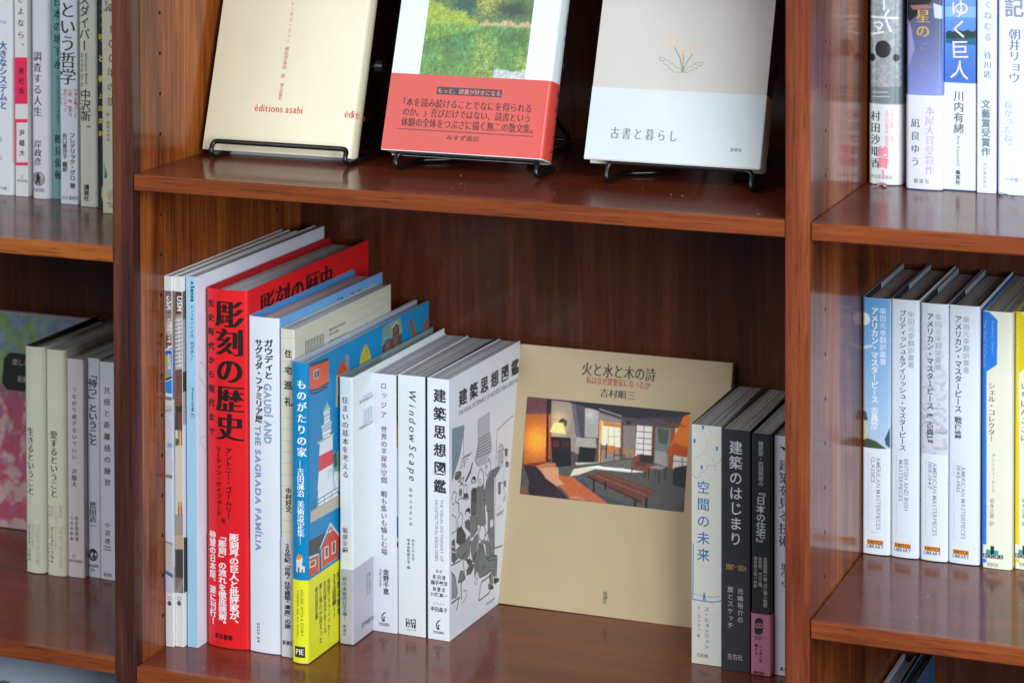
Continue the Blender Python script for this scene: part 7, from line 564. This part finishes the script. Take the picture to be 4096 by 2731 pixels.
{'id': 'U', 'O': [0.6532, 0.1632, -0.4018], 'ex': [0.99995, -0.01, 0.0], 'ey': [0.01, 0.99995, 0.0], 'ez': [0.0, 0.0, 1.0], 'w': 0.0225, 'd': 0.134, 'h': 0.1922, 'T': [('subtitle', 'S', 'r', 'Miranda July', 6.64, 186.41, 8.76, 160.19, 'e8e08a', 0, ''), ('subtitle', 'S', 'r', 'No one belongs here more than you', 1.0, 186.47, 3.33, 112.49, 'e8e08a', 0, ''), ('title', 'S', 'v', 'いちばんここに', 4.72, 139.78, 9.81, 95.83, '5c6470', 0.0, 'm'), ('author', 'S', 'v', 'ミランダ・ジュライ', 7.25, 86.88, 10.21, 57.72, '8a929c', 0, ''), ('author', 'S', 'v', '岩本正恵 訳', 5.65, 53.38, 8.97, 32.88, '8a929c', 0, ''), ('publisher', 'S', 'h', 'BOOKS', 1.39, 11.62, 14.89, 8.78, 'c8ccc8', 0, ''), ('price', 'S', 'h', '¥1800', 3.7, 5.37, 12.01, 2.43, '8a9098', 0, '')], 'A': [('spine_band', 'S', -1.3, 192.4, 11.8, 4.8, 'e6ead8', 0.5, [('p', 'e2cc10', [(-2.1, 196.6), (2.1, 194.3), (11.5, 186.0), (11.2, 152.8), (3.3, 146.7), (3.9, -9.0), (-2.5, -9.8)])]), ('publisher_mark', 'S', 0.5, 18.3, 15.9, 7.5, 'e6ead8', 0.4, [('p', '1fa898', [(3.0, 14.7), (12.2, 14.7), (12.2, 11.9), (3.1, 11.5)]), ('p', '23282c', [(6.4, 17.8), (8.9, 17.9), (9.1, 10.8), (6.4, 10.7)]), ('p', '23282c', [(0.6, 11.5), (15.5, 11.8), (15.5, 8.8), (0.8, 8.3)])])], 'kind': 'soft', 'col': ('e2cc10', 'e6ead8', 'e6ead8'), 'pg': 'a8a490', 'r': 2.5, 'bulge': 0.5, 'cat': 'book', 'label': 'ivory novel with a yellow edge and yellow tab at the right end of the row', 'grp': 'ivory novels with a coloured spine edge'},
{'id': 'V', 'O': [0.5405, 0.16, -0.689], 'ex': [0.99995, -0.01, 0.0], 'ey': [0.01, 0.99995, 0.0], 'ez': [0.0, 0.0, 1.0], 'w': 0.0118, 'd': 0.13, 'h': 0.165, 'T': [], 'A': [], 'kind': 'hard', 'board': 2, 'col': ('d9e2f0', 'd9e2f0', 'd9e2f0'), 'pg': 'e6e8f0', 'r': 1, 'bc': 'd0d8e4', 'cat': 'book', 'label': 'pale worn book whose top shows below the right shelf, leftmost of the two'},
{'id': 'W', 'O': [0.557, 0.16, -0.689], 'ex': [0.99995, -0.01, 0.0], 'ey': [0.01, 0.99995, 0.0], 'ez': [0.0, 0.0, 1.0], 'w': 0.01, 'd': 0.13, 'h': 0.1685, 'T': [], 'A': [], 'kind': 'hard', 'board': 2, 'col': ('2f6a9c', '2f6a9c', '2f6a9c'), 'pg': 'e6e8f0', 'r': 1, 'bc': '1c3450', 'cat': 'book', 'label': 'blue hardback whose dark top edge shows below the right shelf'},
{'id': 'P1', 'O': [0.1397, 0.1, -0.1162], 'ex': [0.0, 0.95242, -0.30478], 'ey': [-1.0, 0.0, 0.0], 'ez': [0.0, 0.30478, 0.95242], 'w': 0.018, 'd': 0.1322, 'h': 0.188, 'T': [('publisher', 'L', 'h', 'éditions asahi', 42.39, 39.01, 85.14, 33.14, 'cf5a48', 0.012, 'm'), ('author', 'L', 'v', 'レーモン・クノー', 62.52, 124.5, 65.73, 89.83, 'cf5a48', 0.0, 'm'), ('author', 'L', 'v', '朝比奈弘治', 62.32, 87.0, 65.76, 68.64, 'cf5a48', 0.0, 'm'), ('author', 'L', 'v', '訳', 62.02, 64.68, 65.46, 61.42, 'cf5a48', 0.0, 'm'), ('publisher', 'L', 'v', '朝日出版社', 62.44, 56.93, 65.13, 43.5, 'cf5a48', 0.0, 'm'), ('publisher', 'L', 'h', 'éditions asahi', 122.51, 38.08, 165.26, 32.21, 'cf5a48', 0.012, 'm'), ('author', 'S', 'v', 'レーモン・クノー', 20.62, 133.61, 27.28, 92.02, 'cf5a48', -0.01, 'm'), ('author', 'S', 'v', '朝比奈弘治 訳', 22.1, 87.99, 27.94, 64.63, 'cf5a48', -0.005, 'm')], 'A': [], 'label': 'cream book with small red lettering on the leftmost wire stand', 'kind': 'hard', 'col': ('e6dec0', 'e6dec0', 'e6dec0'), 'pg': '9a8f74', 'r': 5, 'cat': 'book', 'stand': 1, 'board': 1.6, 'bc': 'd2d6e0', 'bulge': 0.5, 'flap': 'dbd6b4'},
{'id': 'P2', 'O': [0.3091, 0.082, -0.1043], 'ex': [0.0, 0.94119, -0.33789], 'ey': [-1.0, 0.0, 0.0], 'ez': [0.0, 0.33789, 0.94119], 'w': 0.022, 'd': 0.1345, 'h': 0.192, 'T': [('blurb', 'L', 'h', 'もっと、読書が好きになる', 41.7, 50.94, 93.96, 46.66, 'd88a84', 0, ''), ('blurb', 'L', 'h', '「本を読み続けることでなにを得られる', 13.8, 42.01, 120.9, 35.18, '4a2424', 0.0, 'm'), ('blurb', 'L', 'h', 'のか。」喜びだけではない、読書という', 14.21, 34.19, 120.58, 27.57, '4a2424', 0.0, 'm'), ('blurb', 'L', 'h', '体験の全体をつぶさに描く無二の散文集。', 14.05, 26.46, 124.05, 19.3, '4a2424', 0.0, 'm'), ('publisher', 'L', 'h', 'みすず書房', 53.63, 14.61, 80.93, 10.47, '4a2424', 0, 'm'), ('author', 'S', 'v', '島田潤一郎', 13.61, 118.95, 27.13, 95.73, '6a747c', 0, 'm'), ('title', 'S', 'v', '好きになるまで', 10.65, 55.83, 31.53, 14.24, '4a2424', 0, 'm'), ('publisher', 'S', 'h', 'みすず', 9.28, 9.89, 23.35, 7.26, '4a2424', 0, 'm')], 'A': [('cover_painting', 'L', 23.8, 59.3, 112.2, 190.0, '5a8a3c', 0.6, [('land', 1)]), ('caption_bar', 'L', 40.7, 51.9, 95.0, 45.9, '3c2a2c', 0.5, []), ('rule', 'L', 11.1, 17.6, 124.7, 16.8, '6a2c2c', 0.5, [])], 'label': 'white book with a green landscape painting and red paper band on the middle stand', 'kind': 'soft', 'col': ('dce6ea', 'dce6ea', 'dce6ea'), 'pg': 'c0a468', 'r': 4, 'cat': 'book', 'stand': 1, 'bulge': 1, 'obi_fx': 1, 'obi': (0.061, 'cf4a40')},
{'id': 'P3', 'O': [0.4793, 0.084, -0.102], 'ex': [0.0, 0.93571, -0.35276], 'ey': [-1.0, 0.0, 0.0], 'ez': [0.0, 0.35276, 0.93571], 'w': 0.0165, 'd': 0.1373, 'h': 0.195, 'T': [('cover_title', 'L', 'h', '古 書 と 暮 ら し', 18.87, 25.51, 71.42, 16.78, '727c82', 0, 'm'), ('cover_publisher', 'L', 'h', '夏葉社', 113.56, 14.89, 122.33, 12.15, '6a7276', 0, 'm')], 'A': [('cover_drawing', 'L', 48.8, 99.0, 86.1, 68.7, 'bfbab4', 0.35, [('l', 'dcb078', 0.5, [(62.5, 93.2), (63.3, 92.2)]), ('l', 'dcb078', 0.5, [(62.5, 92.1), (62.9, 90.9)]), ('l', 'dcb078', 0.5, [(62.1, 91.1), (62.2, 89.9)]), ('l', 'dcb078', 0.5, [(61.4, 90.3), (61.1, 89.1)]), ('l', 'dcb078', 0.5, [(60.5, 89.7), (59.9, 88.7)]), ('l', 'dcb078', 0.5, [(59.5, 89.4), (58.5, 88.6)]), ('l', 'dcb078', 0.5, [(58.4, 89.5), (57.2, 89.0)]), ('l', 'dcb078', 0.5, [(57.3, 89.8), (56.0, 89.7)]), ('l', 'dcb078', 0.5, [(56.3, 90.5), (55.0, 90.8)]), ('l', 'dcb078', 0.5, [(55.6, 91.3), (54.4, 92.0)]), ('l', 'dcb078', 0.5, [(55.2, 92.4), (54.2, 93.3)]), ('l', 'dcb078', 0.5, [(55.0, 93.4), (54.4, 94.6)]), ('l', 'dcb078', 0.5, [(55.3, 94.5), (55.0, 95.8)]), ('l', 'dcb078', 0.5, [(55.8, 95.4), (55.9, 96.7)]), ('l', 'dcb078', 0.5, [(56.6, 96.2), (57.1, 97.3)]), ('l', 'dcb078', 0.5, [(57.6, 96.6), (58.4, 97.5)]), ('l', 'dcb078', 0.5, [(58.7, 96.7), (59.8, 97.4)]), ('l', 'dcb078', 0.5, [(59.8, 96.5), (61.0, 96.8)]), ('l', 'dcb078', 0.5, [(60.8, 96.0), (62.1, 95.9)]), ('l', 'dcb078', 0.5, [(61.6, 95.3), (62.9, 94.8)]), ('l', 'dcb078', 0.5, [(62.2, 94.3), (63.3, 93.5)]), ('l', 'dcb078', 0.5, [(62.5, 93.2), (63.3, 92.2)]), ('l', 'dcb078', 0.5, [(81.4, 89.1), (82.2, 88.0)]), ('l', 'dcb078', 0.5, [(81.3, 88.0), (81.8, 86.8)]), ('l', 'dcb078', 0.5, [(81.0, 87.0), (81.0, 85.7)]), ('l', 'dcb078', 0.5, [(80.3, 86.2), (80.0, 85.0)]), ('l', 'dcb078', 0.5, [(79.4, 85.6), (78.7, 84.5)]), ('l', 'dcb078', 0.5, [(78.4, 85.3), (77.4, 84.5)]), ('l', 'dcb078', 0.5, [(77.3, 85.3), (76.1, 84.9)]), ('l', 'dcb078', 0.5, [(76.2, 85.7), (74.9, 85.6)]), ('l', 'dcb078', 0.5, [(75.3, 86.3), (74.0, 86.6)]), ('l', 'dcb078', 0.5, [(74.5, 87.2), (73.4, 87.8)]), ('l', 'dcb078', 0.5, [(74.1, 88.2), (73.2, 89.2)]), ('l', 'dcb078', 0.5, [(74.0, 89.3), (73.4, 90.5)]), ('l', 'dcb078', 0.5, [(74.2, 90.4), (73.9, 91.6)]), ('l', 'dcb078', 0.5, [(74.7, 91.3), (74.8, 92.5)]), ('l', 'dcb078', 0.5, [(75.5, 92.0), (76.0, 93.1)]), ('l', 'dcb078', 0.5, [(76.5, 92.4), (77.3, 93.4)]), ('l', 'dcb078', 0.5, [(77.6, 92.6), (78.7, 93.2)]), ('l', 'dcb078', 0.5, [(78.7, 92.4), (79.9, 92.6)]), ('l', 'dcb078', 0.5, [(79.7, 91.9), (81.0, 91.8)]), ('l', 'dcb078', 0.5, [(80.5, 91.1), (81.8, 90.6)]), ('l', 'dcb078', 0.5, [(81.1, 90.2), (82.2, 89.4)]), ('l', 'dcb078', 0.5, [(81.4, 89.1), (82.2, 88.0)]), ('p', 'd8b468', [(67.0, 86.6), (69.0, 87.5), (70.9, 86.4), (70.4, 84.3), (68.1, 84.2)]), ('l', '5c7c50', 0.6, [(62.0, 89.1), (67.0, 81.0), (70.1, 71.0)]), ('l', '5c7c50', 0.6, [(76.2, 84.4), (72.4, 77.5), (70.1, 71.0)]), ('l', '5c7c50', 0.6, [(69.3, 83.8), (70.4, 70.7)]), ('l', '7a8f70', 0.45, [(70.2, 70.3), (63.4, 70.0), (61.6, 72.1), (59.4, 72.2), (57.7, 75.4), (55.2, 75.5), (54.1, 78.6), (51.6, 78.4), (50.6, 81.0), (54.3, 80.9), (55.6, 79.0), (58.3, 79.1), (60.4, 76.4), (62.4, 76.5), (64.5, 73.5), (67.1, 73.3), (70.2, 70.3)]), ('l', '7a8f70', 0.45, [(70.2, 70.3), (74.5, 70.2), (75.8, 72.1), (78.0, 72.0), (78.8, 73.9), (81.1, 73.5), (81.8, 75.8), (84.5, 76.0), (85.0, 78.4), (81.3, 78.6), (80.5, 76.9), (77.7, 77.1), (77.0, 74.8), (74.2, 74.5), (73.2, 72.4), (70.2, 70.3)])])], 'label': 'light grey book with a small dandelion drawing and white band on the rightmost stand', 'kind': 'hard', 'col': ('bfbab4', '4c4840', 'bfbab4'), 'pg': 'd4d0c4', 'r': 0.5, 'cat': 'book', 'stand': 1, 'board': 2, 'bc': 'd8d4cc', 'obi': (0.0557, 'c8d1d4')}]  # dark spine colour paints in the shade of the right upright

for D in BOOKS: make_book(D)

# ------------------------------------------------------------------ bookmark ribbons (parts of two books)
def ribbon(pts, wd, colr, book_label):
    par = next(o for o in bpy.data.objects if o.get('label') == book_label)
    M = par.matrix_world.inverted(); V = []; Fc = []
    P_ = smooth_path(pts, .004, 4)
    for i, p in enumerate(P_):
        a = P_[max(i-1, 0)]; b = P_[min(i+1, len(P_)-1)]; t = (b-a); s = Vector((-t.y, t.x, 0)); s = s.normalized() if s.length > 1e-6 else Vector((1, 0, 0))
        V += [M@(p+s*wd/2), M@(p-s*wd/2)]
    for i in range(len(P_)-1): Fc.append((2*i, 2*i+1, 2*i+3, 2*i+2))
    link('ribbon', mesh('ribbon', V, Fc), par, [paper(colr, .5)])
lab_of = {D['id']: D['label'] for D in BOOKS}
zz = -.1218
ribbon([(.5545, .166, zz+.0015), (.5540, .160, zz+.0030), (.5515, .155, zz+.0008), (.5480, .1515, zz+.0012)], .0035, 'd890a4', lab_of['N'])
ribbon([(.5550, .165, zz+.0012), (.5556, .158, zz+.0022), (.5575, .1535, zz+.0008)], .003, 'd890a4', lab_of['N'])
ribbon([(.6420, .156, zz+.0012), (.6460, .151, zz+.0022), (.6530, .1475, zz+.0010), (.6560, .1430, zz+.0008)], .002, '2c2630', lab_of['R'])

# ------------------------------------------------------------------ wire book stands
wire = plain('black_enamel', '101214', .3)
def stand(xa, xb, book, yl, zl, front, label):
    """bent wire easel: lip across the front, two runners on the shelf, a leaning back frame hinged at two knobs"""
    zs = -.1210; r = .0021; root = bpy.data.objects.new('book_stand', None); COL.objects.link(root)
    root.location = ((xa+xb)/2, .14, zs); root['label'] = label; root['category'] = 'book stand'; root['group'] = 'black wire book stands'
    M = Vector(root.location)
    def add(name, paths):
        bm = bmesh.new()
        for p in paths: rod(bm, [Vector(q)-M for q in p], r)
        return fin(bm, name, root, wire)
    ex_, ez_ = Vector(book['ez']), Vector(book['ex'])
    up = Vector(book['ez']); nrm = Vector(book['ex']); o = Vector(book['O']); th = book['w']
    # lip: up from the left runner, across, down to the right runner
    lip = [(xa, .100, zs+r+.0002), (xa, yl+.002, zs+r+.0002), (xa, yl-.006, zs+r+.003), (xa, yl, zl), (xb, yl, zl), (xb, yl-.006, zs+r+.003), (xb, yl+.002, zs+r+.0002), (xb, .100, zs+r+.0002)]
    if front: lip = [(xa, .100, zs+r+.0002), (xa, yl+.001, zs+r+.0002), (xa, yl-.005, zs+r+.004), (xa, yl, zl), (xb, yl, zl), (xb, yl-.005, zs+r+.004), (xb, yl+.001, zs+r+.0002), (xb, .100, zs+r+.0002)]
    add('lip', [smooth_path(lip, .009, 6)])
    for xr, xq in ((xa, xa+.026), (xb, xb-.030)):
        add('runner', [smooth_path([(xr, .0995, zs+r+.0002), (xr, .128, zs+r+.0002), (xq, .142, zs+r+.0002), (xq, .245, zs+r+.0002)], .008, 5)])
    # back frame behind the book
    def bk_(x, hgt, gap=.0028):
        base = Vector((x, o.y, o.z))+nrm*(th+gap); return base+up*hgt
    xi, xj = xa+.026, xb-.030; A = bk_(xi, .001); B = bk_(xj, .001)
    A.z = max(A.z, zs+r+.004); B.z = A.z
    add('back_frame', [smooth_path([A, bk_(xi, .15), bk_(xj, .15), B], .010, 6)])
    k1, k2 = bk_(xa+.004, .078), bk_(xb, .078)
    add('hinge_bar', [[k1, k2]]); add('rear_leg', [smooth_path([bk_(xi+.006, .078, .0075), Vector((xi+.006, .262, zs+r+.0005)), Vector((xj-.006, .262, zs+r+.0005)), bk_(xj-.006, .078, .0075)], .008, 5)])
    for k, sgn in ((k1, -1), (k2, 1)):
        bm = bmesh.new(); bmesh.ops.create_cone(bm, cap_ends=True, segments=20, radius1=.0062, radius2=.0055, depth=.006, matrix=Matrix.Translation(k-M+Vector((sgn*.0035, .002, 0)))@Matrix.Rotation(math.pi/2*sgn, 4, 'Y'))
        fin(bm, 'knob', root, wire)
BD = {D['id']: D for D in BOOKS}
stand(.0240, .1425, BD['P1'], .0880, -.1066, True, 'black wire stand under the cream book, its bar across the front of the book')
stand(.1860, .3030, BD['P2'], .0890, BD['P2']['O'][2]-.0022, False, 'black wire stand under the book with the red paper band')
stand(.3590, .4720, BD['P3'], .0910, BD['P3']['O'][2]-.0022, False, 'black wire stand under the light grey book, nearest the right upright')

# ------------------------------------------------------------------ lint on the shelves
bm = bmesh.new(); rg = random.Random(7)
for i in range(90):
    if i < 45: x, y, z = rg.uniform(.02, .5), rg.uniform(.01, .12), -.5061
    elif i < 75: x, y, z = rg.uniform(.005, .5), rg.uniform(.01, .09), -.121
    else: x, y, z = rg.uniform(.56, .72), rg.uniform(.01, .12), (-.1218, -.4018)[i % 2]
    a = rg.uniform(0, 6.28); L_ = rg.choice((.0004, .0005, .0007, .0012, .0022)); c = Vector((x, y, z+.0002)); dv = Vector((math.cos(a), math.sin(a), .15)); bv = Vector((-math.sin(a), math.cos(a), 0))*L_*rg.uniform(-.4, .4)
    rod(bm, [c, c+dv*L_*.5+bv, c+dv*L_], rg.uniform(.00006, .00011), 5)
lint = fin(bm, 'lint', None, plain('lint', 'c8c0b8', .8)); lint['kind'] = 'stuff'; lint['label'] = 'tiny specks and fibres of lint lying on the polished shelves'; lint['category'] = 'lint'
